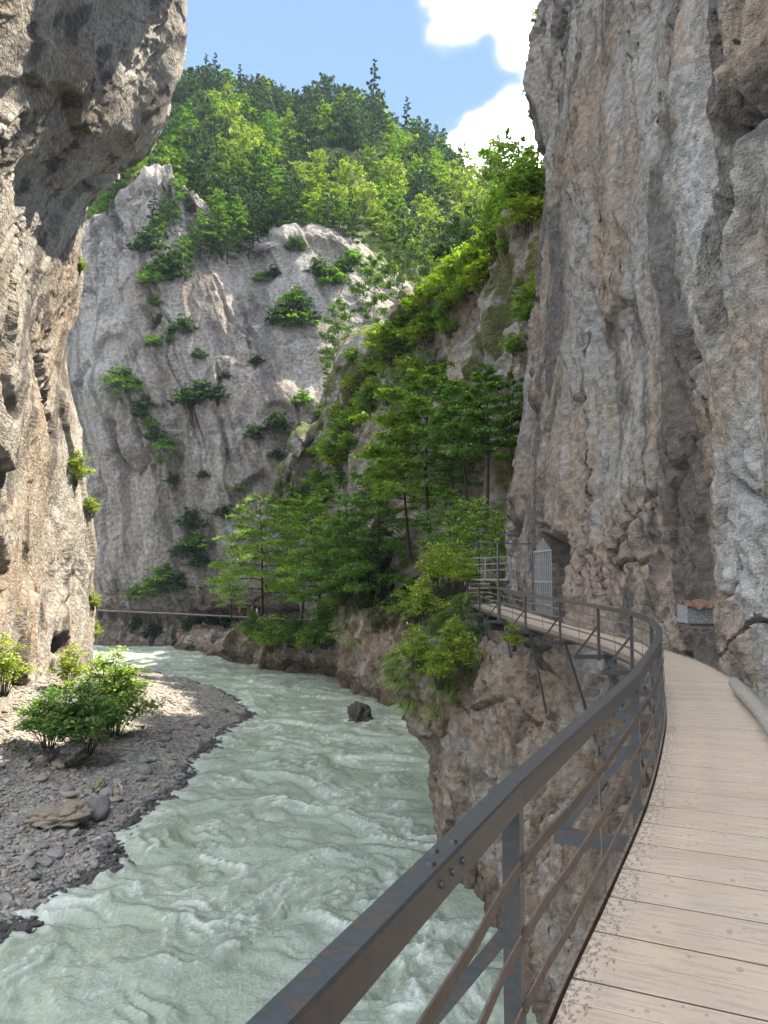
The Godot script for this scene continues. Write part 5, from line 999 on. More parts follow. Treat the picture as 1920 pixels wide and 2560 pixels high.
func sweep_box(pts: Array, w: float, h: float, cham := 0.0) -> ArrayMesh:
	# square bar along a polyline, mitred; w across, h upright, top edges chamfered
	var prof := [Vector2(-w / 2, -h), Vector2(w / 2, -h), Vector2(w / 2, -cham), Vector2(w / 2 - cham, 0), Vector2(-w / 2 + cham, 0), Vector2(-w / 2, -cham)]
	var st := begin()
	var ring := []
	for k in pts.size():
		var f0: Vector3 = (pts[k] - pts[maxi(k - 1, 0)])
		var f1: Vector3 = (pts[mini(k + 1, pts.size() - 1)] - pts[k])
		var f := (f0.normalized() + f1.normalized()).normalized()
		var r := f.cross(Vector3.UP).normalized()
		var u := r.cross(f).normalized()
		var row := []
		for q in prof:
			row.append(pts[k] + r * q.x + u * q.y)
		ring.append(row)
	for k in pts.size() - 1:
		for s in prof.size():
			var s1 := (s + 1) % prof.size()
			var a: Vector3 = ring[k][s]
			var b: Vector3 = ring[k][s1]
			var c: Vector3 = ring[k + 1][s1]
			var d: Vector3 = ring[k + 1][s]
			var nn := (c - a).cross(b - a).normalized()
			for q in [a, b, c, a, c, d]:
				st.set_normal(nn)
				st.add_vertex(q)
	for e in [[0, false], [pts.size() - 1, true]]:
		var row: Array = ring[e[0]]
		var nn: Vector3 = (row[2] - row[0]).cross(row[1] - row[0]).normalized()
		if not e[1]:
			nn = -nn
		for s in range(1, prof.size() - 1):
			st.set_normal(nn)
			var tri := [row[0], row[s], row[s + 1]]
			if e[1]:
				tri = [row[0], row[s + 1], row[s]]
			for q in tri:
				st.add_vertex(q)
	return st.commit()

func make_walkway() -> void:
	lane = Curve3D.new()
	lane.bake_interval = 0.04
	var pts := [Vector3(-2.3, 10.75, 3.2), Vector3(-0.73, 10.75, 0), Vector3(0.577, 10.75, -3), Vector3(1.216, 10.75, -4.34), Vector3(2.02, 10.75, -6.06), Vector3(2.86, 10.75, -8.07), Vector3(3.6, 10.75, -10), Vector3(4.45, 10.75, -12.6), Vector3(5.12, 10.75, -15.9), Vector3(5.30, 10.75, -19), Vector3(5.08, 10.8, -22.2), Vector3(4.70, 10.87, -25.3), Vector3(4.35, 11.0, -28.6), Vector3(4.0, 11.1, -33.2), Vector3(3.9, 11.12, -36.5)]
	for k in pts.size():
		var tn: Vector3 = (pts[mini(k + 1, pts.size() - 1)] - pts[maxi(k - 1, 0)]) / 6.0
		lane.add_point(pts[k], -tn, tn)
	var total := lane.get_baked_length()
	M.deck = StandardMaterial3D.new()
	M.deck.albedo_texture = deck_texture()
	M.deck.roughness = 0.72
	M.deck.metallic_specular = 0.35
	M.steel = steel(Color(0.05, 0.055, 0.062), 0.34)
	M.bars = steel(Color(0.12, 0.10, 0.085), 0.5, 0.0, 0.75)
	M.rust = steel(Color(0.16, 0.12, 0.095), 0.8, 0.0, 0.9)
	M.galv = steel(Color(0.30, 0.315, 0.33), 0.5, 0.3, 0.15)
	var walk := thing("boardwalk", "tan planked boardwalk curving along the right rock wall", "boardwalk")
	var r := RandomNumberGenerator.new()
	r.seed = 5
	var tints := []
	for q in [[1.0, 1.0, 1.0], [0.95, 0.945, 0.94], [0.97, 0.98, 0.99], [0.91, 0.9, 0.89], [0.99, 0.97, 0.94]]:
		var dm: StandardMaterial3D = M.deck.duplicate()
		dm.albedo_color = lin(q[0], q[1], q[2])
		tints.append(dm)
	var s := 0.0
	var k := 0
	while s < total - 0.3:
		var w := 0.205 if k % 3 == 1 else 0.245
		var gap := 0.0025 if k % 2 == 0 else 0.013
		part("plank", board_mesh(s, s + w - gap, 0.045, 0.012, WIDE + r.randf_range(-0.012, 0.012), 0.125 * (r.randi() % 8)), tints[r.randi() % 5], walk)
		s += w
		k += 1
	# edge irons, stringers
	for side in [0, 1]:
		var edge := []
		var beam := []
		var q := 0.0
		while q < total:
			var a := lane_at(q)
			var off := -0.012 if side == 0 else WIDE + 0.025
			edge.append(a[0] + a[2] * off + Vector3(0, 0.012, 0))
			beam.append(a[0] + a[2] * (0.16 if side == 0 else WIDE - 0.2) + Vector3(0, -0.05, 0))
			q += 0.6
		part("edge_iron", sweep_box(edge, 0.018, 0.11), M.rust, walk)
		part("stringer", sweep_box(beam, 0.09, 0.16), M.steel, walk)
	make_railing(walk, total)

func make_railing(walk: Node3D, total: float) -> void:
	var rail := thing("railing", "dark steel railing with three flat bars along the near boardwalk", "railing")
	# where the posts stand, by their distance along the lane
	var zs := [2.9, 0.05, -2.85, -5.85, -8.75, -10.9, -13.2, -15.9, -19.0, -22.2, -25.4, -28.7, -32.4, -35.8]
	var post_s := []
	for z in zs:
		var best := 0.0
		var err := 1e9
		var q := 0.0
		while q < total:
			var e := absf(lane.sample_baked(q).z - float(z))
			if e < err:
				err = e
				best = q
			q += 0.02
		post_s.append(best)
	var top := []
	var feet := []
	var rights := []
	for q in post_s:
		var a := lane_at(q)
		var foot: Vector3 = a[0] - a[2] * 0.05
		feet.append(foot)
		rights.append(a[2])
		top.append(foot + Vector3(0, 1.0, 0) + a[2] * 0.0)
	part("top_rail", sweep_box(top, 0.078, 0.092, 0.007), M.steel, rail)
	var bolt := CylinderMesh.new()
	bolt.top_radius = 0.009
	bolt.bottom_radius = 0.011
	bolt.height = 0.012
	bolt.radial_segments = 8
	bolt.rings = 1
	for k in feet.size():
		var f: Vector3 = feet[k]
		var rt: Vector3 = rights[k]
		var fw := Vector3.UP.cross(rt)
		var post := part("post", bar_mesh(f + Vector3(0, -0.34, 0), f + Vector3(0, 0.9, 0), 0.06, 0.065, rt), M.steel, rail)
		# beam sticking out below the deck, and the stay from its end to the post
		part("bracket_beam", bar_mesh(f + rt * 1.25 + Vector3(0, -0.26, 0), f - rt * 0.62 + Vector3(0, -0.26, 0), 0.09, 0.1), M.steel, walk)
		part("stay", bar_mesh(f - rt * 0.56 + Vector3(0, -0.22, 0), f - rt * 0.03 + Vector3(0, 0.46, 0), 0.05, 0.012, fw), M.steel, rail)
		for h in [0.70, 0.45, 0.21]:
			var bo := part("bolt", bolt, M.rust, post, f + rt * 0.042 + Vector3(0, h, 0))
			bo.basis = Basis(Quaternion(Vector3.UP, rt))
	# flat bars, bent inwards to the thin uprights between the posts
	for h in [0.70, 0.45, 0.21]:
		var line := []
		for k in feet.size() - 1:
			var a: Vector3 = feet[k] + rights[k] * 0.034
			var b: Vector3 = feet[k + 1] + rights[k + 1] * 0.034
			var rt: Vector3 = (rights[k] + rights[k + 1]).normalized()
			for q in [[0.0, 0.0], [0.1, 0.0], [0.2, 0.014], [0.47, 0.022], [0.53, 0.022], [0.8, 0.014], [0.9, 0.0]]:
				var wob := 0.003 * sin(float(k) * 2.1 + float(q[0]) * 9.0 + h * 5.0)
				line.append(a.lerp(b, q[0]) + rt * float(q[1]) + Vector3(0, h + wob, 0))
		line.append(feet[-1] + rights[-1] * 0.034 + Vector3(0, h, 0))
		var lifted := []
		for q in line:
			lifted.append(q + Vector3(0, 0.025, 0))
		part("flat_bar", sweep_box(lifted, 0.008, 0.045), M.bars, rail)
	for k in feet.size() - 1:
		var m: Vector3 = (feet[k] + feet[k + 1]) * 0.5
		var rt: Vector3 = (rights[k] + rights[k + 1]).normalized()
		part("thin_upright", bar_mesh(m + rt * 0.035 + Vector3(0, -0.05, 0), m + rt * 0.01 + Vector3(0, 0.93, 0), 0.008, 0.03, rt.cross(Vector3.UP)), M.bars, rail)
	# splice bolts on the near stretch of rail
	var sp: Vector3 = feet[1].lerp(feet[2], 0.72)
	var dirf: Vector3 = (feet[2] - feet[1]).normalized()
	var rt2: Vector3 = rights[2]
	for k in 3:
		var b1 := part("bolt", bolt, M.steel, rail, sp + dirf * (0.09 * k) + Vector3(0, 1.004, 0) + rt2 * (0.012 if k % 2 == 0 else -0.012))
		b1.scale = Vector3.ONE * 1.1
		var b2 := part("bolt", bolt, M.steel, rail, sp + dirf * (0.09 * k) + Vector3(0, 0.955, 0) + rt2 * 0.04)
		b2.basis = Basis(Quaternion(Vector3.UP, rt2))
	# long struts from the bracket beams down to the rock
	for q in [[3, 1.5, 3.2], [4, 1.3, 3.0], [7, 0.9, 2.9], [8, 1.0, 3.0], [9, 0.95, 3.1], [10, 0.5, 2.6], [11, 0.55, 2.8], [12, 0.6, 3.0]]:
		var f: Vector3 = feet[q[0]]
		var rt: Vector3 = rights[q[0]]
		part("strut", bar_mesh(f + rt * 0.15 + Vector3(0, -0.3, 0), f + rt * (0.15 + float(q[1])) + Vector3(0, -float(q[2]) - 0.3, 0), 0.07, 0.07, rt), M.steel, walk)

# ------------------------------------------------------------------ plants
var PLANT := {}

func leaf_into(v: PackedVector3Array, n: PackedVector3Array, c: PackedColorArray, idx: PackedInt32Array, at: Vector3, size: float, nrm: Vector3, yaw: float, col: Color, slim := 0.5) -> void:
	var t := nrm.cross(Vector3(sin(yaw), 0.13, cos(yaw))).normalized()
	var s := nrm.cross(t)
	var b := v.size()
	v.append_array([at - t * size, at + s * size * slim + nrm * size * 0.12, at + t * size, at - s * size * slim + nrm * size * 0.12])
	for k in 4:
		n.append(nrm)
		c.append(col)
	idx.append_array([b, b + 1, b + 2, b, b + 2, b + 3])

# kind: 0 broadleaf in flat tiers, 1 round broadleaf, 2 conifer
func make_plant(h: float, rad: float, clear: float, leaves: int, leaf: float, sd: int, cols: Array, kind := 0, lean := Vector2.ZERO, r0 := 0.016, bark := Color(0.06, 0.052, 0.045)) -> Dictionary:
	var r := RandomNumberGenerator.new()
	r.seed = sd
	var tv := PackedVector3Array()
	var tn := PackedVector3Array()
	var tc := PackedColorArray()
	var ti := PackedInt32Array()
	var lv := PackedVector3Array()
	var ln := PackedVector3Array()
	var lc := PackedColorArray()
	var li := PackedInt32Array()
	var trunk := []
	var tr := []
	var wob := Vector2(r.randf_range(-1, 1), r.randf_range(-1, 1)) * h * 0.035
	for k in 11:
		var t := k / 10.0
		trunk.append(Vector3(lean.x * t * t * h + wob.x * sin(t * 4.0), (t * 1.06 - 0.06) * h * 0.97, lean.y * t * t * h + wob.y * sin(t * 3.1)))
		tr.append(maxf(h * r0 * (1.0 - t * 0.93) * (1.35 if k == 0 else 1.0), 0.018))
	tube_arrays(trunk, tr, 7, tv, tn, tc, ti, bark)
	var nb := 34 if kind == 2 else 36
	if kind == 1:
		nb = 26
	var tips := []
	for k in nb:
		var t := lerpf(clear, 0.985, pow((k + r.randf() * 0.7) / nb, 0.85))
		var az := k * 2.39996 + r.randf_range(-0.4, 0.4)
		var f := (t - clear) / (1.0 - clear)
		var prof: float
		var rise: float
		match kind:
			0:
				prof = (0.45 + 0.55 * sin(PI * clampf(0.25 + f * 0.62, 0, 1))) * (1.0 - 0.55 * f * f)
				rise = lerpf(0.1, 0.75, f * f)
			1:
				prof = sqrt(maxf(0.06, 1.0 - pow(f * 1.55 - 0.62, 2.0)))
				rise = lerpf(-0.05, 1.1, f)
			_:
				prof = (1.0 - f) * 0.97 + 0.05
				rise = lerpf(-0.3, 0.35, f)
		var length := rad * prof * r.randf_range(0.72, 1.12)
		var x := t * 10.0
		var ki := mini(int(x), 9)
		var root: Vector3 = trunk[ki].lerp(trunk[ki + 1], x - ki)
		var dir := Vector3(cos(az), rise, sin(az)).normalized()
		var side := dir.cross(Vector3.UP).normalized()
		var pts := []
		var rr := []
		for q in 5:
			var s := q / 4.0
			pts.append(root + dir * length * s + Vector3.UP * (-0.16 * s * s * length * (1.0 if kind != 1 else 0.4)) + side * sin(s * 3.0 + k) * length * 0.06)
			rr.append(maxf(h * r0 * 0.34 * (1.0 - s * 0.85) * (1.0 - 0.5 * f), 0.01))
		tube_arrays(pts, rr, 4, tv, tn, tc, ti, bark)
		tips.append([pts, length, f, az])
	# leaves hang on side shoots of every limb
	var sum := 0.0
	for q in tips:
		sum += float(q[1]) * (1.0 if kind == 2 else sqrt(float(q[1])))
	for q in tips:
		var pts: Array = q[0]
		var length: float = q[1]
		var share := length * (1.0 if kind == 2 else sqrt(length)) / sum
		var shoots := maxi(3, int((8 if kind == 2 else 11) * sqrt(length / rad) + 1))
		var count := int(leaves * share / shoots) + 1
		for s in shoots:
			var t := pow(r.randf_range(0.04 if kind == 2 else 0.1, 1.0), 0.7)
			var x := t * 4.0
			var ki := mini(int(x), 3)
			var at: Vector3 = pts[ki].lerp(pts[ki + 1], x - ki)
			var a := float(q[3]) + (1.0 if s % 2 == 0 else -1.0) * r.randf_range(0.5, 1.1)
			var d := Vector3(cos(a), r.randf_range(-0.1, 0.25), sin(a))
			var sl := length * r.randf_range(0.2, 0.42) * (1.15 - t * 0.55)
			if kind == 2:
				sl *= 0.55
				d.y -= 0.35
			var tone: Color = cols[r.randi() % cols.size()]
			tone = tone * r.randf_range(0.8, 1.25)
			var thick := 0.24 if kind == 0 else (0.42 if kind == 1 else 0.16)
			for m in count:
				var g := r.randf()
				var o := d * sl * g + Vector3(r.randfn(), r.randfn() * thick * 2.0, r.randfn()) * sl * (0.26 if kind != 2 else 0.16) - Vector3.UP * sl * g * g * (0.25 if kind == 0 else 0.12)
				var nrm: Vector3
				if kind == 1:
					nrm = Vector3(r.randfn(), 0.7 + r.randfn() * 0.6, r.randfn()).normalized()
				else:
					nrm = Vector3(r.randfn() * 0.6, 1.0, r.randfn() * 0.6).normalized()
				var cc := tone * r.randf_range(0.75, 1.25)
				cc.a = 1.0
				leaf_into(lv, ln, lc, li, at + o, leaf * r.randf_range(0.6, 1.3), nrm, r.randf() * TAU, cc, 0.5 if kind != 2 else 0.32)
	return {"trunk": arrays_mesh(tv, tn, tc, ti), "crown": arrays_mesh(lv, ln, lc, li), "h": h}

func make_shrub(w: float, h: float, leaves: int, leaf: float, sd: int, cols: Array, hang := 0.0) -> Dictionary:
	# many thin stems from one root, leaves in sprays along them
	var r := RandomNumberGenerator.new()
	r.seed = sd
	var tv := PackedVector3Array()
	var tn := PackedVector3Array()
	var tc := PackedColorArray()
	var ti := PackedInt32Array()
	var lv := PackedVector3Array()
	var ln := PackedVector3Array()
	var lc := PackedColorArray()
	var li := PackedInt32Array()
	var stems := 15
	for k in stems:
		var a := k * 2.39996
		var out := sqrt((k + 0.5) / stems)
		var tip := Vector3(cos(a) * w * 0.5 * out * r.randf_range(0.7, 1.15), h * (1.05 - 0.62 * out * out) * r.randf_range(0.75, 1.15), sin(a) * w * 0.5 * out * r.randf_range(0.7, 1.15))
		tip.y -= hang * out * h
		var mid := tip * 0.5 + Vector3(0, h * 0.14, 0)
		var root := Vector3(cos(a) * w * 0.06, -0.25 * h, sin(a) * w * 0.06)
		var pts := []
		var rr := []
		for q in 6:
			var t := q / 5.0
			pts.append(root.lerp(mid, t).lerp(mid.lerp(tip, t), t))
			rr.append(maxf(h * 0.012 * (1.0 - t * 0.8), 0.006))
		tube_arrays(pts, rr, 4, tv, tn, tc, ti, Color(0.075, 0.06, 0.045))
		for s in 9:
			var t := r.randf_range(0.35, 1.0)
			var x := t * 5.0
			var ki := mini(int(x), 4)
			var at: Vector3 = pts[ki].lerp(pts[ki + 1], x - ki)
			var az := r.randf() * TAU
			var d := Vector3(cos(az), r.randf_range(-0.2, 0.35), sin(az))
			var sl := w * r.randf_range(0.1, 0.22)
			var tone: Color = cols[r.randi() % cols.size()]
			tone = tone * r.randf_range(0.8, 1.25)
			for m in maxi(2, leaves / (stems * 9)):
				var g := r.randf()
				var o := d * sl * g + Vector3(r.randfn(), r.randfn() * 0.45, r.randfn()) * sl * 0.3 - Vector3.UP * sl * g * 0.25
				var cc := tone * r.randf_range(0.75, 1.25)
				cc.a = 1.0
				leaf_into(lv, ln, lc, li, at + o, leaf * r.randf_range(0.6, 1.3), Vector3(r.randfn() * 0.5, 1.0, r.randfn() * 0.5).normalized(), r.randf() * TAU, cc)
	return {"trunk": arrays_mesh(tv, tn, tc, ti), "crown": arrays_mesh(lv, ln, lc, li), "h": h}

func make_tuft(blades: int, length: float, spread: float, droop: float, sd: int, cols: Array, wide := 0.012) -> ArrayMesh:
	# a tussock of arching blades, drooping towards -x
	var r := RandomNumberGenerator.new()
	r.seed = sd
	var v := PackedVector3Array()
	var n := PackedVector3Array()
	var c := PackedColorArray()
	var idx := PackedInt32Array()
	for k in blades:
		var a := r.randf() * TAU
		var d := Vector3(cos(a) * spread - droop * 0.3, r.randf_range(0.35, 1.0), sin(a) * spread * 0.8).normalized()
		var l := length * r.randf_range(0.55, 1.15)
		var p := Vector3(r.randfn() * 0.12, 0, r.randfn() * 0.16) * length
		var col: Color = cols[r.randi() % cols.size()] * r.randf_range(0.75, 1.25)
		col.a = 1.0
		var side := d.cross(Vector3(r.randf_range(-0.6, 0.6), 1, r.randf_range(-0.6, 0.6))).normalized() * wide
		if side.cross(d).y < 0.0:
			side = -side
		var b := v.size()
		for q in 5:
			var t := q / 4.0
			var at := p + d * l * t + Vector3(-0.22, -0.9, 0) * l * t * t * droop
			var ww := side * (1.0 - t * 0.85)
			v.append_array([at - ww, at + ww])
			var tang := d + Vector3(-0.22, -0.9, 0) * 2.0 * t * droop
			var nn := side.cross(tang).normalized()
			n.append_array([nn, nn])
			c.append_array([col, col])
		for q in 4:
			var i := b + q * 2
			idx.append_array([i, i + 2, i + 1, i + 1, i + 2, i + 3])
	return arrays_mesh(v, n, c, idx)

func plant(called: String, proto: Dictionary, at: Vector3, label: String, category: String, group := "", size := 1.0, turn := -1.0, tilt := Vector3.ZERO) -> Node3D:
	var o := thing(called, label, category, at, group)
	part("trunk" if category == "tree" else "stem", proto.trunk, M.bark, o)
	part("crown" if category == "tree" else "foliage", proto.crown, M.leaf, o)
	o.rotation = Vector3(tilt.x, turn if turn >= 0.0 else rng.randf() * TAU, tilt.z)
	o.scale = Vector3.ONE * size
	return o

func hill_place(p: Vector3) -> String:
	var up := "just above the grey cliff" if p.z > -185.0 else ("halfway up the hill" if p.z > -215.0 else "high on the hill")
	var side := "by the left overhang" if p.x < p.z * 0.2 else ("left of the domed tree" if p.x < p.z * 0.09 else ("under the tallest spruce" if p.x < -p.z * 0.04 else "towards the right ridge"))
	return up + ", " + side

func cliff_place(p: Vector3) -> String:
	var up := "high up" if p.y > 62.0 else ("at mid height" if p.y > 32.0 else ("low down" if p.y > 7.5 else "below the far boardwalk"))
	var side := "near the left overhang" if p.x < -43.0 else ("in its middle" if p.x < -30.0 else "towards the slanting slope")
	return up + " " + side

func slope_place(p: Vector3) -> String:
	return "at its top by the right wall" if p.y > 44.0 else ("in its upper half" if p.y > 38.0 else ("halfway down" if p.y > 30.0 else ("in its lower half" if p.y > 24.0 else "at its foot behind the grove")))

func make_woods() -> void:
	var G1 := [Color(0.240, 0.350, 0.075), Color(0.290, 0.390, 0.085), Color(0.190, 0.300, 0.065)]
	var G2 := [Color(0.300, 0.370, 0.060), Color(0.340, 0.390, 0.070), Color(0.250, 0.330, 0.055)]
	var G3 := [Color(0.150, 0.255, 0.070), Color(0.180, 0.290, 0.078), Color(0.115, 0.205, 0.060)]
	var G4 := [Color(0.042, 0.080, 0.045), Color(0.052, 0.093, 0.047), Color(0.062, 0.100, 0.045)]
	var G5 := [Color(0.160, 0.230, 0.105), Color(0.185, 0.250, 0.115), Color(0.130, 0.205, 0.085)]
	# ---- trees on the river bank
	var tiers := "tiered broadleaf tree "
	var near := [
		# name of look, base, height, radius, clear stem, leaves, colours, lean, kind, label
		[Vector3(-16.35, 4.96, -104.00), 18.5, 6.6, 0.30, 8000, G1, Vector2(-0.03, 0), 0, "slender broadleaf tree standing before the far boardwalk's visitor in red"],
		[Vector3(-8.16, 6.09, -98.00), 16.5, 6.0, 0.22, 8000, G1, Vector2(-0.12, 0), 0, "leaning broadleaf tree right of the slender tree by the far boardwalk"],
		[Vector3(-11.79, 5.63, -110.00), 15.0, 5.0, 0.25, 5000, G3, Vector2(0.02, 0), 0, "dark thin tree behind the two trees beside the far boardwalk"],
		[Vector3(-0.39, 7.13, -86.00), 18.0, 6.0, 0.22, 9000, G3, Vector2(-0.02, 0), 0, "dense dark tree in the middle of the riverbank grove"],
		[Vector3(-3.73, 6.34, -90.00), 15.5, 5.6, 0.2, 8000, G3, Vector2(-0.05, 0), 0, "dark tiered tree left of the densest one in the grove"],
		[Vector3(4.86, 12.50, -72.00), 20.5, 6.4, 0.40, 13000, G1, Vector2(-0.06, 0.0), 0, "tallest bright green tree of the grove with a bare dark double trunk"],
		[Vector3(2.54, 14.78, -76.00), 14.0, 5.0, 0.38, 6000, G1, Vector2(-0.1, 0), 0, "thin trunked tree just left of the grove's tallest tree"],
		[Vector3(7.72, 16.34, -58.00), 12.2, 3.0, 0.45, 5000, G3, Vector2(0.02, 0.0), 0, "tall thin dark-stemmed tree beside the right rock wall"],
		[Vector3(6.83, 16.98, -62.00), 11.5, 3.4, 0.5, 5000, G3, Vector2(-0.09, 0.0), 0, "curved thin tree leaning left in front of the pale slab"],
		[Vector3(9.51, 18.58, -56.00), 8.6, 2.6, 0.3, 4000, G3, Vector2(0.0, 0.0), 0, "small dark tree tucked against the right rock wall"],
		[Vector3(6.20, 17.66, -66.00), 10.0, 3.2, 0.3, 4000, G5, Vector2(-0.02, 0.0), 0, "greyish green tree behind the curved thin tree"],
		[Vector3(4.21, 24.74, -92.00), 14.0, 4.6, 0.15, 6000, G5, Vector2(0.0, 0.0), 1, "pale grey-green treetop behind the grove's tallest tree"],
		[Vector3(5.42, 12.24, -44.00), 4.6, 2.3, 0.2, 4200, G1, Vector2(-0.05, 0.0), 0, "light green sapling by the far end of the near boardwalk"],
		[Vector3(4.69, 11.88, -52.00), 6.5, 2.8, 0.1, 4000, G3, Vector2(-0.1, 0.0), 0, "dark young tree in the shade below the tallest tree"],
		[Vector3(-5.32, 9.70, -94.00), 10.0, 5.0, 0.12, 7000, G1, Vector2(-0.1, 0.0), 0, "low spreading tree with bright tiers left of the tallest tree"],
		[Vector3(-24.02, 5.96, -122.00), 9.0, 3.2, 0.2, 2500, G1, Vector2(-0.05, 0.0), 0, "small tree at the cliff foot behind the far boardwalk"],
	]
	var sd := 1000
	for q in near:
		sd += 7
		plant("broadleaf_tree", make_plant(q[1], q[2] * 1.1, q[3], int(q[4] * 1.9), 0.008 * float(q[1]) + 0.055, sd, q[5], q[7], q[6], 0.013), q[0], q[8], "tree", "", 1.0, 0.0)
	print("grove ", Time.get_ticks_msec())
	# ---- shrubs along the foot of the grove, over the brown rock
	var sb := []
	for k in 4:
		sb.append(make_shrub(5.0, 3.4, 2600, 0.16, 1300 + k, G3 if k % 2 == 0 else G1, 0.35))
	var low := [[545, 1372, 106], [585, 1385, 101], [630, 1378, 98], [668, 1392, 95], [700, 1380, 93], [735, 1372, 90], [770, 1380, 86], [800, 1392, 83], [835, 1365, 81], [700, 1345, 97], [860, 1345, 79], [890, 1330, 76]]
	var lowp := [Vector3(-17.98, 4.18, -106.00), Vector3(-14.71, 3.50, -101.00), Vector3(-11.65, 4.23, -98.00), Vector3(-9.14, 3.59, -95.00), Vector3(-7.18, 4.54, -93.00), Vector3(-5.07, 5.12, -90.00), Vector3(-3.05, 5.09, -86.00), Vector3(-1.46, 4.86, -83.00), Vector3(0.27, 6.24, -81.00), Vector3(-7.50, 6.27, -97.00), Vector3(1.53, 7.42, -79.00), Vector3(2.75, 8.43, -76.00)]
	for k in lowp.size():
		plant("shrub", sb[k % 4], lowp[k], "leafy shrub over the brown rock shore, %s" % ["at its left end", "left of the low flat rocks", "above the low flat rocks", "right of the low flat rocks", "where the rock shore steps up", "over the tall brown rock"][k / 2], "shrub", "shrubs along the foot of the grove", rng.randf_range(0.8, 1.25))
	# ---- plants on the far cliff's ledges
	var ledge := []
	for k in 3:
		ledge.append(make_shrub(5.0, 2.6, 900, 0.3, 1340 + k, [G3, G4, G4][k], 0.5))
	var ledge_spots := [[Vector3(-36.30, 43.61, -140.00), 1.0], [Vector3(-33.33, 44.74, -140.00), 1.15], [Vector3(-30.08, 44.74, -140.00), 0.9], [Vector3(-29.32, 48.66, -141.00), 0.5], [Vector3(-41.41, 36.95, -139.00), 0.9], [Vector3(-39.50, 34.82, -139.00), 0.9], [Vector3(-43.56, 43.18, -140.00), 0.8], [Vector3(-48.73, 47.78, -141.00), 1.2], [Vector3(-45.67, 46.46, -141.00), 0.9], [Vector3(-18.72, 60.59, -145.00), 1.2], [Vector3(-16.03, 60.13, -145.00), 1.3], [Vector3(-15.15, 61.50, -145.00), 1.0], [Vector3(-40.42, 56.77, -143.00), 0.8], [Vector3(-37.81, 58.12, -143.00), 0.9], [Vector3(-43.02, 55.43, -143.00), 0.6], [Vector3(-34.82, 52.90, -142.00), 0.6], [Vector3(-44.21, 68.31, -146.00), 1.1], [Vector3(-41.99, 70.17, -146.00), 1.3], [Vector3(-46.82, 76.16, -148.00), 1.0], [Vector3(-19.43, 38.67, -139.00), 0.9], [Vector3(-23.22, 36.95, -139.00), 0.7], [Vector3(-28.70, 23.14, -136.00), 0.6], [Vector3(-34.42, 21.50, -136.00), 1.0], [Vector3(-38.82, 11.29, -135.00), 1.1], [Vector3(-36.36, 10.08, -135.00), 0.9], [Vector3(-40.39, 9.28, -135.00), 0.9], [Vector3(-43.60, 8.47, -135.00), 0.8], [Vector3(-35.27, 15.74, -135.00), 0.8], [Vector3(-38.15, 29.05, -137.00), 0.6], [Vector3(-32.35, 29.89, -137.00), 0.5], [Vector3(-12.78, 70.96, -148.00), 1.3], [Vector3(-10.03, 69.55, -148.00), 1.2], [Vector3(-17.65, 77.02, -150.00), 1.0], [Vector3(-23.47, 51.57, -142.00), 0.6], [Vector3(-14.49, 43.18, -140.00), 0.8], [Vector3(-11.91, 41.01, -140.00), 1.0], [Vector3(-32.99, 3.26, -135.00), 1.0], [Vector3(-29.96, 3.73, -134.00), 1.2], [Vector3(-40.51, 1.99, -136.00), 0.7], [Vector3(-44.11, 3.13, -137.00), 0.6], [Vector3(-22.11, 72.31, -149.00), 0.8], [Vector3(-24.87, 71.36, -149.00), 0.6], [Vector3(-8.26, 72.78, -149.00), 1.0], [Vector3(-6.47, 75.58, -150.00), 1.1], [Vector3(-42.54, 60.26, -144.00), 0.6], [Vector3(-43.37, 64.25, -145.00), 0.7], [Vector3(-17.08, 64.61, -146.00), 1.0], [Vector3(-44.37, 41.45, -140.00), 0.6], [Vector3(-42.62, 39.72, -140.00), 0.7], [Vector3(-40.17, 32.54, -138.00), 0.6], [Vector3(-25.67, 27.38, -137.00), 0.5], [Vector3(-19.24, 33.39, -138.00), 0.5], [Vector3(-33.27, 17.36, -135.00), 0.9], [Vector3(-32.40, 14.12, -135.00), 0.8]]
	for q in ledge_spots:
		var at := on_wall("cliff_far", q[0])
		var big := float(q[1]) * rng.randf_range(1.05, 1.5)
		plant("shrub", ledge[rng.randi() % 3], at, "%s dark shrub on the far grey cliff, %s" % ["small" if big < 0.9 else ("medium" if big < 1.25 else "spreading"), cliff_place(at)], "shrub", "shrubs on the far cliff", big)
	var pine := make_plant(9.0, 2.6, 0.1, 2400, 0.2, 1400, G4, 2)
	var tree_e := make_plant(8.0, 3.0, 0.15, 2600, 0.2, 1401, G3, 0)
	var on_ledge := [[Vector3(-34.84, 74.62, -150.00), 1.0, 0], [Vector3(-31.60, 75.58, -150.00), 1.15, 1], [Vector3(-27.60, 76.49, -151.00), 1.15, 0], [Vector3(-44.33, 75.16, -149.00), 1.0, 1], [Vector3(-41.33, 68.70, -147.00), 0.8, 0], [Vector3(-48.63, 44.27, -141.00), 0.7, 1], [Vector3(-38.06, 73.19, -150.00), 0.7, 1], [Vector3(-41.16, 85.21, -152.00), 1.0, 1], [Vector3(-38.08, 84.70, -153.00), 1.1, 0], [Vector3(-34.25, 83.72, -153.00), 1.0, 1], [Vector3(-30.88, 81.75, -153.00), 1.1, 1], [Vector3(-54.98, 88.16, -152.00), 1.0, 1], [Vector3(-57.31, 86.68, -152.00), 0.9, 1], [Vector3(-36.25, 75.58, -150.00), 1.1, 1], [Vector3(-33.02, 77.02, -150.00), 1.2, 1], [Vector3(-29.97, 78.42, -151.00), 1.2, 1], [Vector3(-26.69, 78.90, -151.00), 1.1, 0], [Vector3(-39.17, 71.36, -149.00), 0.9, 1], [Vector3(-40.69, 68.61, -148.00), 0.8, 1], [Vector3(-45.16, 78.46, -150.00), 1.1, 0], [Vector3(-43.32, 79.43, -150.00), 1.0, 1]]
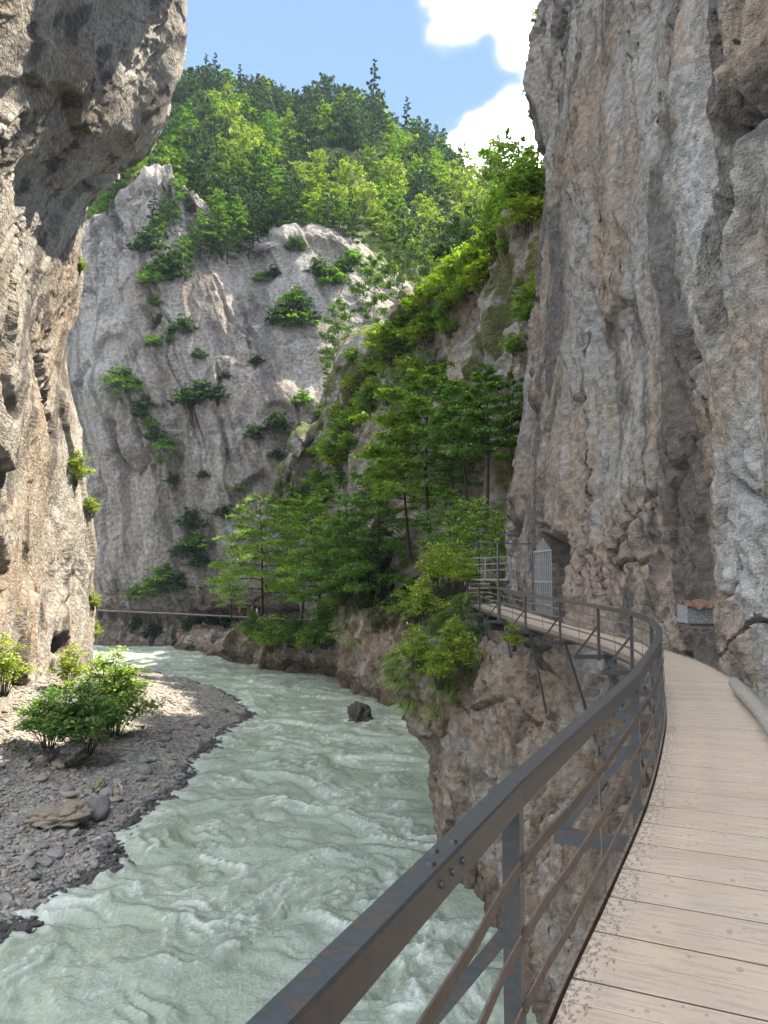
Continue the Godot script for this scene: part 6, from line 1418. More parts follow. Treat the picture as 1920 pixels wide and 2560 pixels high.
	for q in on_ledge:
		var spot := on_wall("cliff_far", q[0])
		plant("ledge_tree", tree_e if q[2] == 1 else pine, spot, ("dark tiered tree on the far cliff, %s" if q[2] == 1 else "dark conifer on the far cliff, %s") % cliff_place(spot), "tree", "trees on the far cliff's ledge", q[1])
	# ---- plants along the slanting right slope
	var green_sh := []
	for k in 4:
		green_sh.append(make_shrub(4.6, 3.0, 1500, 0.21, 1360 + k, [G1, G2, G3, G1][k], 0.25))
	var band := [Vector3(12.86, 47.80, -62.00), Vector3(12.64, 46.11, -63.00), Vector3(12.23, 49.21, -66.00), Vector3(12.39, 45.78, -66.00), Vector3(11.89, 48.63, -69.00), Vector3(12.06, 45.51, -69.00), Vector3(11.48, 48.34, -72.00), Vector3(11.44, 45.09, -72.00), Vector3(10.77, 47.89, -75.00), Vector3(10.97, 44.76, -75.00), Vector3(9.97, 47.30, -78.00), Vector3(10.28, 43.65, -77.00), Vector3(8.93, 47.25, -82.00), Vector3(9.30, 43.72, -81.00), Vector3(7.83, 46.48, -84.00), Vector3(7.97, 42.91, -83.00), Vector3(6.75, 45.76, -87.00), Vector3(6.66, 42.11, -86.00), Vector3(5.31, 45.48, -90.00), Vector3(5.51, 41.74, -89.00), Vector3(4.00, 44.75, -92.00), Vector3(4.23, 40.96, -91.00), Vector3(2.66, 44.61, -95.00), Vector3(2.34, 41.01, -94.00), Vector3(0.93, 43.75, -97.00), Vector3(0.63, 40.40, -97.00), Vector3(-0.89, 42.83, -100.00), Vector3(-1.07, 39.39, -100.00), Vector3(-2.50, 41.16, -103.00), Vector3(-2.78, 36.75, -102.00), Vector3(-4.51, 39.02, -106.00), Vector3(-4.85, 43.66, -106.00), Vector3(-6.23, 36.17, -108.00), Vector3(-7.34, 33.21, -110.00), Vector3(-8.85, 35.66, -112.00), Vector3(-9.50, 31.52, -112.00), Vector3(-11.14, 30.26, -115.00), Vector3(-12.62, 27.22, -116.00), Vector3(-9.48, 28.08, -112.00), Vector3(-14.25, 25.32, -118.00), Vector3(-10.91, 24.77, -113.00), Vector3(-15.93, 23.71, -120.00), Vector3(-13.17, 22.20, -115.00), Vector3(-17.64, 22.05, -122.00), Vector3(12.58, 42.70, -64.00), Vector3(11.13, 35.02, -62.00), Vector3(11.32, 42.61, -70.00), Vector3(11.49, 33.94, -58.00), Vector3(11.09, 31.76, -57.00), Vector3(9.97, 30.14, -60.00), Vector3(10.89, 46.41, -76.00), Vector3(9.45, 45.63, -80.00), Vector3(8.24, 44.76, -83.00), Vector3(6.93, 43.74, -86.00), Vector3(5.52, 43.14, -89.00), Vector3(3.47, 43.05, -93.00), Vector3(1.80, 42.52, -96.00), Vector3(0.03, 41.30, -98.00), Vector3(-1.82, 37.77, -101.00), Vector3(-3.78, 35.94, -104.00), Vector3(-5.46, 33.76, -106.00), Vector3(-7.66, 30.50, -110.00), Vector3(-10.26, 28.91, -113.00), Vector3(-11.58, 23.40, -113.00), Vector3(-14.80, 21.66, -117.00), Vector3(-16.81, 25.64, -121.00), Vector3(-8.63, 25.79, -110.00), Vector3(-5.77, 30.50, -106.00), Vector3(8.64, 42.81, -82.00), Vector3(10.03, 42.67, -77.00), Vector3(7.27, 40.36, -84.00), Vector3(2.85, 37.81, -92.00), Vector3(-0.57, 35.80, -98.00)]
	for k in band.size():
		var small := 0.55 if k > 44 and k < 50 else 1.0
		var pick := rng.randi() % 4
		var grown := rng.randf_range(0.7, 1.25) * small
		plant("shrub", green_sh[pick], on_wall("cliff_slope", band[k]), "%s %s shrub on the slanting right slope, %s" % ["small" if grown < 0.9 else "broad", ["mid green", "yellow-green", "dark green", "fresh green"][pick], slope_place(band[k])], "shrub", "shrubs on the slanting slope", grown)
	var dark_oak := make_plant(10.5, 4.6, 0.12, 6500, 0.2, 1450, G4, 1)
	plant("broadleaf_tree", dark_oak, on_wall("cliff_slope", Vector3(10.48, 51.06, -84.00)) + Vector3(-1, -0.5, -4), "round dark tree standing on the ridge beside the right wall", "tree")
	plant("broadleaf_tree", make_plant(8.5, 3.6, 0.15, 5000, 0.19, 1452, G1, 1), on_wall("cliff_slope", Vector3(12.94, 49.16, -70.00)) + Vector3(0, -0.5, -2), "bright leafy tree crowning the ridge at the right wall", "tree")
	var birch := make_plant(12.0, 3.4, 0.2, 4500, 0.22, 1453, G5, 1, Vector2(0.03, 0), 0.009, Color(0.3, 0.3, 0.28))
	var birches := [[Vector3(-1.93, 47.65, -106.00), 1.0, "pale grey-green tree at the top of the slanting slope"], [Vector3(-7.57, 46.44, -118.00), 0.95, "light feathery tree before the white streaked patch of the far cliff"], [Vector3(1.32, 50.94, -104.00), 0.9, "pale tree behind the plant band, right of the feathery one"], [Vector3(-10.95, 46.92, -128.00), 0.55, "small yellow-green tree at the foot of the feathery tree"]]
	for q in birches:
		plant("broadleaf_tree", birch, on_wall("cliff_slope", q[0]) + Vector3(0, -1, -1), q[2], "tree", "", q[1])
	# ---- woods on the hillside
	var hill := []
	var hcols := [G2, G1, G4, G2, G4, G5, G2, G3]
	for k in 8:
		hill.append(make_plant(9.0, 3.2 + 0.25 * (k % 3), 0.08, 2900, 0.25, 1500 + k, hcols[k], 1 if k % 2 == 0 else 0))
	var spruce := []
	for k in 3:
		spruce.append(make_plant(16.0, 3.9, 0.08, 5200, 0.3, 1520 + k, G4, 2))
	var names := ["bright yellow-green broadleaf tree", "mid green broadleaf tree", "dark green broadleaf tree", "bright yellow-green broadleaf tree", "blue-green dark tree", "pale grey-green tree", "bright yellow-green broadleaf tree", "dark green broadleaf tree"]
	var patch := fnl(77, FastNoiseLite.TYPE_SIMPLEX, 0.035, 2)
	var g: Dictionary = grids["hillside"]
	var hv: PackedVector3Array = g.v
	var put := []
	var tries := 0
	while put.size() < 285 and tries < 9000:
		tries += 1
		var j := rng.randi_range(14, 118)
		var i := rng.randi_range(8, 138)
		var p := hv[j * 150 + i]
		if p.x < p.z * 0.40 or p.x > -p.z * 0.235:
			continue
		var ok := true
		for o in put:
			if absf(o.x - p.x) < 3.4 and absf(o.z - p.z) < 4.0:
				ok = false
				break
		if not ok:
			continue
		put.append(p)
		var w := patch.get_noise_2d(p.x, p.z) + (p.x + 15.0) / 120.0 - clampf((-p.z - 200.0) / 120.0, -0.3, 0.3)
		var kind: int
		if w < -0.02:
			kind = [2, 4, 7, 4, 1][rng.randi() % 5]
		elif w < 0.14:
			kind = [0, 1, 5, 2, 3][rng.randi() % 5]
		else:
			kind = [0, 3, 6, 1, 0][rng.randi() % 5]
		if rng.randf() < 0.06:
			plant("spruce_tree", spruce[rng.randi() % 3], p - Vector3(0, 0.6, 0), "dark spruce among broadleaf trees %s" % hill_place(p), "tree", "spruces on the hillside", rng.randf_range(0.5, 0.85))
		else:
			plant("hillside_tree", hill[kind], p - Vector3(0, 0.6, 0), "%s %s" % [names[kind], hill_place(p)], "tree", "trees on the hillside", rng.randf_range(0.85, 1.55))
	print("hill trees ", put.size(), " ", Time.get_ticks_msec())
	# along the rim of the far cliff
	var rim := [Vector3(-47.95, 94.17, -155.00), Vector3(-45.33, 93.87, -155.00), Vector3(-42.78, 92.86, -155.00), Vector3(-40.68, 91.66, -156.00), Vector3(-38.12, 90.15, -156.00), Vector3(-35.76, 88.63, -156.00), Vector3(-33.39, 86.62, -156.00), Vector3(-30.84, 84.91, -156.00), Vector3(-28.30, 83.91, -156.00), Vector3(-26.15, 83.31, -156.00), Vector3(-23.73, 83.61, -156.00), Vector3(-21.31, 84.11, -156.00), Vector3(-18.79, 84.61, -156.00), Vector3(-16.27, 84.91, -156.00), Vector3(-13.74, 85.11, -156.00), Vector3(-11.41, 84.51, -156.00), Vector3(-9.17, 82.90, -156.00), Vector3(-6.93, 80.90, -156.00), Vector3(-51.31, 92.66, -155.00), Vector3(-53.97, 90.85, -155.00)]
	for q in rim:
		var at := on_wall("cliff_far", q)
		var tall := rng.randf_range(0.75, 1.2)
		plant("rim_tree", hill[[2, 4, 7, 1, 4][rng.randi() % 5]], at + Vector3(0, -0.8, -1.0), "%s dark green tree on the far cliff's rim, %s" % ["low" if tall < 0.88 else ("tall" if tall > 1.05 else "middle-sized"), ("near the left overhang" if at.x < -38.0 else ("above its ledge trees" if at.x < -24.0 else "towards the slanting slope"))], "tree", "trees along the far cliff's rim", tall)
	# along the skyline
	var sky := [[Vector3(-61.40, 169.62, -250.00), 0.85, "s", "leftmost spruce of the pair on the hill's skyline"], [Vector3(-58.39, 170.88, -252.00), 0.9, "s", "second spruce from the left cliff on the hill's skyline"], [Vector3(-54.29, 168.80, -250.00), 1.3, "d", "round dark tree between the skyline spruces"], [Vector3(-49.18, 170.88, -252.00), 0.8, "s", "narrow spruce on the skyline, right of the round dark tree"], [Vector3(-44.35, 167.97, -250.00), 1.35, "d", "tall dark broadleaf tree on the left half of the skyline"], [Vector3(-39.30, 167.15, -250.00), 1.25, "d", "dark broadleaf tree next to the tall one on the skyline"], [Vector3(-35.64, 168.38, -252.00), 0.65, "s", "small pointed spruce at the dip of the skyline"], [Vector3(-29.83, 165.50, -250.00), 1.0, "d", "low dark tree at the dip of the skyline"], [Vector3(-20.38, 163.85, -250.00), 1.6, "d", "big domed dark tree on the middle of the skyline"], [Vector3(-11.71, 161.39, -250.00), 1.4, "d", "thin loose tree right of the domed skyline tree"], [Vector3(-2.73, 155.32, -248.00), 1.35, "s", "tallest spruce on the skyline"], [Vector3(2.41, 156.13, -248.00), 1.1, "d", "broadleaf tree between the two tall skyline spruces"], [Vector3(7.93, 158.11, -250.00), 0.95, "s", "dark spruce nearest the white cloud"], [Vector3(13.19, 150.14, -246.00), 1.1, "d", "rounded tree below the spruce nearest the cloud"], [Vector3(19.18, 145.04, -244.00), 0.9, "d", "rounded tree at the foot of the white cloud"], [Vector3(-67.13, 166.73, -248.00), 1.0, "d", "tree beside the overhanging cliff on the skyline"], [Vector3(-65.08, 171.71, -252.00), 1.1, "d", "dark tree left of the skyline spruces"], [Vector3(23.35, 138.96, -240.00), 0.9, "d", "last low tree on the skyline before the right ridge"]]
	for q in sky:
		var at := ground_at("hillside", q[0].x, q[0].z)
		var pr: Dictionary = spruce[rng.randi() % 3] if q[2] == "s" else hill[[2, 4, 7][rng.randi() % 3]]
		plant("spruce_tree" if q[2] == "s" else "skyline_tree", pr, at - Vector3(0, 0.6, 0), q[3], "tree", "", float(q[1]) * (1.35 if q[2] == "s" else 1.1))
	# ---- bushes on the gravel bank
	var bush := make_shrub(5.0, 4.2, 7000, 0.13, 1601, G1, 0.1)
	var bush2 := make_shrub(5.0, 3.4, 6000, 0.13, 1602, G3, 0.15)
	var bush3 := make_shrub(3.6, 3.0, 2600, 0.12, 1603, G2, 0.1)
	plant("bush", bush, Vector3(-19.00, 2.13, -55.00), "bright green bush top catching the sun on the gravel bank", "bush", "", 1.15)
	plant("bush", bush2, Vector3(-18.25, 2.34, -48.00), "wide dark green bush in the middle of the gravel bank", "bush", "", 1.1)
	plant("bush", bush2, Vector3(-20.09, 2.82, -47.00), "dark bush against the cliff, left of the widest bush", "bush", "", 0.85)
	plant("bush", bush3, Vector3(-25.00, 4.06, -62.00), "thin bush at the foot of the left cliff", "bush", "", 0.9)
	plant("bush", bush3, Vector3(-23.39, 5.69, -48.00), "bright bush at the picture's left edge under the cliff", "bush", "", 0.95)
	var cl := [[Vector3(-30.79, 21.92, -78.00), 1.0, "lit shrub sprouting from the left cliff's lower corner"], [Vector3(-30.17, 18.76, -80.00), 0.6, "small lit shrub hanging below the one on the left cliff"], [Vector3(-31.29, 43.81, -78.00), 0.5, "tiny sunlit shrub on the left cliff's edge high up"], [Vector3(-29.93, 9.16, -80.00), 0.55, "shrub at the left cliff's edge just above the far boardwalk"], [Vector3(-30.03, 6.08, -80.00), 0.5, "low shrub on the left cliff's edge by the far water"]]
	for q in cl:
		plant("shrub", bush3, on_wall("cliff_left", q[0]), q[2], "shrub", "", q[1])
	var rw := [[Vector3(9.50, 39.49, -40.00), 0.5, "small green plant on a ledge high on the right wall"], [Vector3(9.23, 38.57, -40.00), 0.35, "tiny plant under the ledge plant high on the right wall"], [Vector3(8.94, 43.19, -41.00), 0.4, "dark sprig on the right wall's edge against the sky"], [Vector3(8.71, 28.20, -44.00), 0.5, "grassy plant on the right wall's edge above the grove"]]
	for q in rw:
		plant("shrub", bush3, on_wall("cliff_right", q[0]), q[2], "shrub", "", q[1])
	# ---- grass on the rock knob below the boardwalk
	var cols := [Color(0.2, 0.31, 0.075), Color(0.24, 0.34, 0.09), Color(0.16, 0.27, 0.065), Color(0.32, 0.31, 0.13)]
	var tufts := []
	for k in 3:
		tufts.append(make_tuft(48, 0.95, 1.0, 0.85, 1700 + k, cols, 0.034))
	var kg: Dictionary = grids["rock_knob"]
	var kv: PackedVector3Array = kg.v
	var tr := []
	var bare := fnl(83, FastNoiseLite.TYPE_SIMPLEX, 0.5, 2)
	var count := 0
	while tr.size() < 200 and count < 20000:
		count += 1
		var p := kv[rng.randi() % kv.size()]
		if p.y < 6.4 or p.z < -40.0 or p.x > 4.2 or bare.get_noise_3dv(p) > 0.12 + (p.y - 7.5) * 0.12:
			continue
		tr.append(Transform3D(Basis(Vector3.UP, rng.randf_range(-1.5, 1.5)).scaled(Vector3.ONE * rng.randf_range(0.45, 1.25)), p))
	for k in 3:
		var mm := MultiMesh.new()
		mm.transform_format = MultiMesh.TRANSFORM_3D
		mm.mesh = tufts[k]
		mm.instance_count = tr.size() / 3
		for q in mm.instance_count:
			mm.set_instance_transform(q, tr[q * 3 + k])
		var o := MultiMeshInstance3D.new()
		o.name = numbered("hanging_grass")
		o.multimesh = mm
		o.material_override = M.leaf
		add_child(o)
		tag(o, "long green grass hanging over the rock knob below the boardwalk", "grass", "grass on the rock knob", "stuff")
	var kp := [[Vector3(2.68, 12.20, -33.00), 0.5, "leafy shrub on top of the grassy rock knob"], [Vector3(3.27, 12.08, -32.00), 0.45, "leafy shrub on the knob beside the boardwalk's end"], [Vector3(2.69, 9.56, -31.00), 0.4, "small broad-leaved plant between the grass curtains"], [Vector3(4.26, 10.15, -25.50), 0.25, "bright sprig growing from the rock under the boardwalk"], [Vector3(2.32, 12.29, -35.00), 0.5, "yellow-green plant at the knob's left shoulder"], [Vector3(1.69, 10.73, -33.00), 0.55, "leafy shrub hanging on the knob's left flank"], [Vector3(1.36, 8.84, -32.50), 0.5, "leafy shrub low on the knob's left flank"], [Vector3(2.25, 8.21, -31.50), 0.5, "leafy shrub at the bottom of the hanging grass"], [Vector3(3.14, 8.83, -31.00), 0.5, "leafy shrub beside the bare tan rock under the boardwalk"]]
	for q in kp:
		plant("shrub", bush3, q[0], q[2], "shrub", "", q[1])
	print("woods ", Time.get_ticks_msec())

# ------------------------------------------------------------------ people: one skin over a few bones
func figure(bones: Array, cell: float) -> ArrayMesh:
	var lo := Vector3.ONE * 1e9
	var hi := -lo
	for b in bones:
		for k in 2:
			lo = lo.min(b[k] - Vector3.ONE * float(b[2 + k]) * 1.3)
			hi = hi.max(b[k] + Vector3.ONE * float(b[2 + k]) * 1.3)
	var nx := int((hi.x - lo.x) / cell) + 2
	var ny := int((hi.y - lo.y) / cell) + 2
	var nz := int((hi.z - lo.z) / cell) + 2
	var f := PackedFloat32Array()
	f.resize(nx * ny * nz)
	for z in nz:
		for y in ny:
			for x in nx:
				f[(z * ny + y) * nx + x] = skin(lo + Vector3(x, y, z) * cell, bones)
	var v := PackedVector3Array()
	var n := PackedVector3Array()
	var c := PackedColorArray()
	var idx := PackedInt32Array()
	var at := PackedInt32Array()
	at.resize(nx * ny * nz)
	at.fill(-1)
	var corner := [Vector3i(0, 0, 0), Vector3i(1, 0, 0), Vector3i(0, 1, 0), Vector3i(1, 1, 0), Vector3i(0, 0, 1), Vector3i(1, 0, 1), Vector3i(0, 1, 1), Vector3i(1, 1, 1)]
	var edges := [[0, 1], [2, 3], [4, 5], [6, 7], [0, 2], [1, 3], [4, 6], [5, 7], [0, 4], [1, 5], [2, 6], [3, 7]]
	for z in nz - 1:
		for y in ny - 1:
			for x in nx - 1:
				var val := []
				var inside := 0
				for q in corner:
					var s := f[((z + q.z) * ny + y + q.y) * nx + x + q.x]
					val.append(s)
					if s < 0.0:
						inside += 1
				if inside == 0 or inside == 8:
					continue
				var sum := Vector3.ZERO
				var m := 0
				for e in edges:
					var a: float = val[e[0]]
					var b: float = val[e[1]]
					if (a < 0.0) != (b < 0.0):
						sum += Vector3(corner[e[0]]).lerp(Vector3(corner[e[1]]), a / (a - b))
						m += 1
				var p := lo + (Vector3(x, y, z) + sum / m) * cell
				at[(z * ny + y) * nx + x] = v.size()
				v.append(p)
				var h := cell * 0.5
				n.append(Vector3(skin(p + Vector3(h, 0, 0), bones) - skin(p - Vector3(h, 0, 0), bones), skin(p + Vector3(0, h, 0), bones) - skin(p - Vector3(0, h, 0), bones), skin(p + Vector3(0, 0, h), bones) - skin(p - Vector3(0, 0, h), bones)).normalized())
				var best := 1e9
				var col := Color.WHITE
				for b in bones:
					var d := capsule(p, b)
					if d < best:
						best = d
						col = b[4]
				c.append(col)
	for z in range(1, nz - 1):
		for y in range(1, ny - 1):
			for x in range(1, nx - 1):
				var i := (z * ny + y) * nx + x
				var s0 := f[i] < 0.0
				for ax in 3:
					var st: int = [1, nx, nx * ny][ax]
					var s1 := f[i + st] < 0.0
					if s0 == s1:
						continue
					var u: int = [nx, nx * ny, 1][ax]
					var w: int = [nx * ny, 1, nx][ax]
					var q := [at[i - u - w], at[i - w], at[i], at[i - u]]
					if q.min() < 0:
						continue
					if s0:
						idx.append_array([q[0], q[2], q[1], q[0], q[3], q[2]])
					else:
						idx.append_array([q[0], q[1], q[2], q[0], q[2], q[3]])
	return arrays_mesh(v, n, c, idx)

func capsule(p: Vector3, b: Array) -> float:
	var a: Vector3 = b[0]
	var d: Vector3 = b[1] - a
	var t := clampf((p - a).dot(d) / maxf(d.length_squared(), 1e-6), 0.0, 1.0)
	return p.distance_to(a + d * t) - lerpf(b[2], b[3], t)

func skin(p: Vector3, bones: Array) -> float:
	var s := 1.0
	for b in bones:
		var d := capsule(p, b)
		var h := clampf(0.5 + 0.5 * (s - d) / 0.035, 0.0, 1.0)
		s = lerpf(s, d, h) - 0.035 * h * (1.0 - h)
	return s

func person(at: Vector3, turn: float, stride: float, shirt: Color, legs: Color, hair: Color, label: String, pack := Color(0, 0, 0, 0)) -> void:
	var sk := Color(0.45, 0.28, 0.2)
	var o := thing("person", label, "person", at, "visitors on the far boardwalk")
	o.rotation.y = turn
	var b := []
	for s in [-1.0, 1.0]:
		var k: float = s * stride
		b.append([Vector3(0.09 * s, 0.90, 0), Vector3(0.10 * s, 0.49, 0.16 * k + 0.02), 0.085, 0.06, legs])
		b.append([Vector3(0.10 * s, 0.49, 0.16 * k + 0.02), Vector3(0.10 * s, 0.09, 0.2 * k - 0.04), 0.058, 0.04, legs])
		b.append([Vector3(0.10 * s, 0.045, 0.2 * k - 0.06), Vector3(0.11 * s, 0.035, 0.2 * k + 0.13), 0.045, 0.035, Color(0.05, 0.045, 0.04)])
		b.append([Vector3(0.19 * s, 1.40, 0), Vector3(0.24 * s, 1.12, -0.12 * k - 0.02), 0.055, 0.043, shirt])
		b.append([Vector3(0.24 * s, 1.12, -0.12 * k - 0.02), Vector3(0.23 * s, 0.88, -0.2 * k + 0.08), 0.04, 0.03, sk])
		b.append([Vector3(0.23 * s, 0.87, -0.2 * k + 0.08), Vector3(0.22 * s, 0.75, -0.2 * k + 0.11), 0.036, 0.024, sk])
		b.append([Vector3(0.23 * s, 0.85, -0.2 * k + 0.08), Vector3(0.20 * s, 0.79, -0.2 * k + 0.14), 0.018, 0.014, sk])
		b.append([Vector3(0.05 * s, 1.28, 0), Vector3(0.17 * s, 1.40, 0), 0.11, 0.07, shirt])
	b.append([Vector3(0, 0.94, 0), Vector3(0, 1.08, 0), 0.14, 0.13, legs])
	b.append([Vector3(0, 1.08, 0), Vector3(0, 1.36, 0.01), 0.135, 0.13, shirt])
	b.append([Vector3(0, 1.42, 0), Vector3(0, 1.54, 0.01), 0.055, 0.05, sk])
	b.append([Vector3(0, 1.58, 0.03), Vector3(0, 1.66, 0.0), 0.075, 0.09, sk])
	b.append([Vector3(0, 1.59, 0.10), Vector3(0, 1.57, 0.115), 0.014, 0.016, sk])
	M.people.vertex_color_use_as_albedo = true
	part("body", figure(b, 0.032), M.people, o)
	part("hair", figure([[Vector3(0, 1.67, -0.02), Vector3(0, 1.60, -0.05), 0.095, 0.08, hair]], 0.03), M.people, o)
	if pack.a > 0.0:
		part("backpack", figure([[Vector3(0, 1.36, -0.19), Vector3(0, 1.1, -0.19), 0.12, 0.13, pack]], 0.035), M.people, o)

# ------------------------------------------------------------------ things on and about the walls
func wall_x(y: float, z: float) -> float:
	var g: Dictionary = grids["cliff_right"]
	var v: PackedVector3Array = g.v
	var best := 1e18
	var out := 0.0
	for q in v:
		var e := (q.y - y) * (q.y - y) + (q.z - z) * (q.z - z)
		if e < best and q.x < 12.0:
			best = e
			out = q.x
	return out

func make_details() -> void:
	M.people = mat(Color.WHITE, 0.85)
	far_walkway()
	gate()
	meter_box()
	# grey log lying in the gap between boards and rock
	var logm: StandardMaterial3D = M.bark.duplicate()
	logm.uv1_scale = Vector3(2.0, 2.0, 2.0)
	var lo := tube_mesh([Vector3(5.18, 10.90, -11.56), Vector3(5.17, 10.90, -11.51), Vector3(4.81, 10.92, -10.45), Vector3(4.43, 10.92, -9.24), Vector3(3.85, 10.94, -7.58), Vector3(3.31, 10.94, -5.92)], [0.01, 0.085, 0.1, 0.095, 0.11, 0.105], 18, Color(0.42, 0.39, 0.34))
	solo("weathered_log", lo, logm, "pale weathered log lying between boardwalk and right wall", "log")
	# pole with a wire bar
	var pole := thing("cable_pole", "tall thin dark pole with a crossbar beside the railing's far bend", "pole", Vector3(4.27, 10.7, -28.9))
	part("pole", tube_mesh([Vector3.ZERO, Vector3(0, 1.4, 0), Vector3(0, 2.98, 0), Vector3(0, 3.0, 0)], [0.045, 0.045, 0.042, 0.01], 10), M.steel, pole)
	part("crossbar", tube_mesh([Vector3(-0.75, 3.0, -0.1), Vector3(-0.3, 2.98, 0), Vector3(0.1, 2.96, 0), Vector3(0.7, 2.93, -0.05), Vector3(1.3, 2.94, -0.2)], [0.025, 0.025, 0.025, 0.022, 0.022], 8), M.steel, pole)
	stair()
	# pipes fixed to the rock under the boards
	var fx := minf(wall_x(8.2, -12.2), wall_x(8.8, -12.6)) - 0.1
	var fr := thing("pipe_frame", "thin grey pipe frame fixed to the rock beneath the near boardwalk", "pipe frame", Vector3(fx, 8.55, -12.3))
	for q in [[Vector3(0, 0.3, -0.5), Vector3(0, 0.3, 0.5)], [Vector3(0, -0.1, -0.55), Vector3(0, -0.1, 0.5)], [Vector3(0.03, 0.5, -0.25), Vector3(0.03, -0.5, -0.25)], [Vector3(0.03, 0.5, 0.3), Vector3(0.03, -0.4, 0.3)], [Vector3(0, 0.3, -0.5), Vector3(0.5, 0.3, -0.5)], [Vector3(0, -0.1, 0.5), Vector3(0.5, -0.1, 0.5)]]:
		part("pipe", tube_mesh([q[0], q[1]], [0.018, 0.018], 8), M.galv, fr)
	# driftwood
	var dw: Material = M.bark
	solo("driftwood", tube_mesh([Vector3(-13.52, 1.15, -40.61), Vector3(-13.75, 1.30, -41.43), Vector3(-14.14, 1.35, -42.05), Vector3(-14.41, 1.30, -43.08), Vector3(-14.52, 1.20, -44.24)], [0.03, 0.045, 0.045, 0.04, 0.02], 7, Color(0.6, 0.53, 0.42)), dw, "thin bleached crooked branch on the dark gravel", "branch")
	solo("driftwood", tube_mesh([Vector3(-11.41, 0.25, -65.80), Vector3(-12.32, 0.40, -67.30), Vector3(-13.54, 0.50, -69.44)], [0.04, 0.05, 0.03], 7, Color(0.14, 0.1, 0.075)), dw, "dark brown stick at the tip of the gravel point", "branch")
	solo("driftwood", tube_mesh([Vector3(-23.70, 2.60, -50.20), Vector3(-22.84, 2.50, -50.27), Vector3(-21.26, 2.40, -49.06), Vector3(-20.22, 2.30, -48.19)], [0.05, 0.05, 0.04, 0.02], 7, Color(0.25, 0.19, 0.14)), dw, "thin brown branch lying under the dark bush", "branch")
	print("details ", Time.get_ticks_msec())

func far_walkway() -> void:
	var walk := thing("boardwalk", "narrow distant boardwalk along the foot of the far cliff", "boardwalk")
	var line := [Vector3(-56.88, 6.16, -140.00), Vector3(-51.15, 6.13, -137.00), Vector3(-39.26, 6.00, -131.50), Vector3(-29.59, 5.58, -130.50), Vector3(-20.15, 5.15, -130.00), Vector3(-9.98, 4.74, -129.00), Vector3(-2.27, 4.44, -129.00)]
	var c := Curve3D.new()
	for p in line:
		c.add_point(p)
	c.bake_interval = 0.5
	var n := c.get_baked_length()
	var m := mat(Color(0.2, 0.17, 0.14), 0.85)
	var s := 0.0
	var railing := thing("railing", "thin grey railing of the distant boardwalk below the far cliff", "railing")
	var rails := [[], [], []]
	var under := []
	while s < n:
		var p := c.sample_baked(s)
		under.append(p + Vector3(0, -0.12, -0.9))
		for k in 3:
			rails[k].append(p + Vector3(0, [1.05, 0.7, 0.38][k], 0.02))
		part("post", bar_mesh(p + Vector3(0, -0.35, 0.02), p + Vector3(0, 1.05, 0.02), 0.05, 0.05, Vector3.BACK), M.bars, railing)
		part("strut", bar_mesh(p + Vector3(0, -0.3, 0), p + Vector3(0.1, -1.9, -2.2), 0.1, 0.1, Vector3.BACK), M.steel, walk)
		part("bracket_beam", bar_mesh(p + Vector3(0, -0.32, 0.2), p + Vector3(0, -0.32, -2.8), 0.12, 0.14), M.steel, walk)
		var e := minf(s + 2.4, n)
		var q := c.sample_baked(e)
		var f := (q - p)
		if f.length() > 0.1:
			var st := begin()
			var side := Vector3(0, 0, -0.95)
			box_into(st, (p + q) * 0.5 + side + Vector3(0, -0.04, 0), f * 0.498, Vector3(0, 0.045, 0), Vector3(0, 0, 0.95))
			part("deck_panel", st.commit(), m, walk)
		s += 2.4
	for k in 3:
		part("rail", sweep_box(rails[k], 0.035, 0.035), M.bars, railing)
	part("stringer", sweep_box(under, 0.12, 0.18), M.steel, walk)
	var who := [
		[203, 1.4, 0.4, Color(0.6, 0.58, 0.55), Color(0.1, 0.1, 0.12), "person in a white shirt at the far boardwalk's left end"],
		[251, 1.7, 0.8, Color(0.07, 0.055, 0.05), Color(0.12, 0.1, 0.08), "person in dark brown walking behind the two in blue"],
		[262, 1.5, 0.3, Color(0.05, 0.08, 0.3), Color(0.06, 0.06, 0.09), "person in a navy top beside the one in bright blue"],
		[275, 1.5, 0.6, Color(0.04, 0.32, 0.62), Color(0.25, 0.22, 0.18), "person in a bright blue top on the far boardwalk"],
		[516, -1.6, 0.7, Color(0.62, 0.06, 0.06), Color(0.08, 0.08, 0.1), "person in a red top on the far boardwalk"],
		[542, -1.5, 0.4, Color(0.025, 0.025, 0.03), Color(0.03, 0.03, 0.035), "person dressed in black walking behind the one in red"],
		[554, -1.4, 0.9, Color(0.6, 0.6, 0.6), Color(0.3, 0.3, 0.32), "person in light grey clothes at the tall slender tree"],
	]
	var xs := [Vector3(-51.32, 6.29, -137.00), Vector3(-46.69, 6.39, -135.00), Vector3(-45.67, 6.40, -134.60), Vector3(-44.43, 6.43, -134.00), Vector3(-24.41, 6.60, -130.20), Vector3(-22.36, 6.61, -130.10), Vector3(-21.41, 6.61, -130.00)]
	for k in who.size():
		var q: Array = who[k]
		var best := c.get_closest_point(Vector3(xs[k].x, 5.5, xs[k].z))
		person(best + Vector3(0, 0.005, -0.55 - 0.25 * (k % 3)), q[1], q[2], q[3], q[4], [Color(0.05, 0.035, 0.025), Color(0.12, 0.08, 0.05), Color(0.3, 0.28, 0.26)][k % 3], q[5], Color(0.1, 0.1, 0.12) if k == 5 else Color(0, 0, 0, 0))

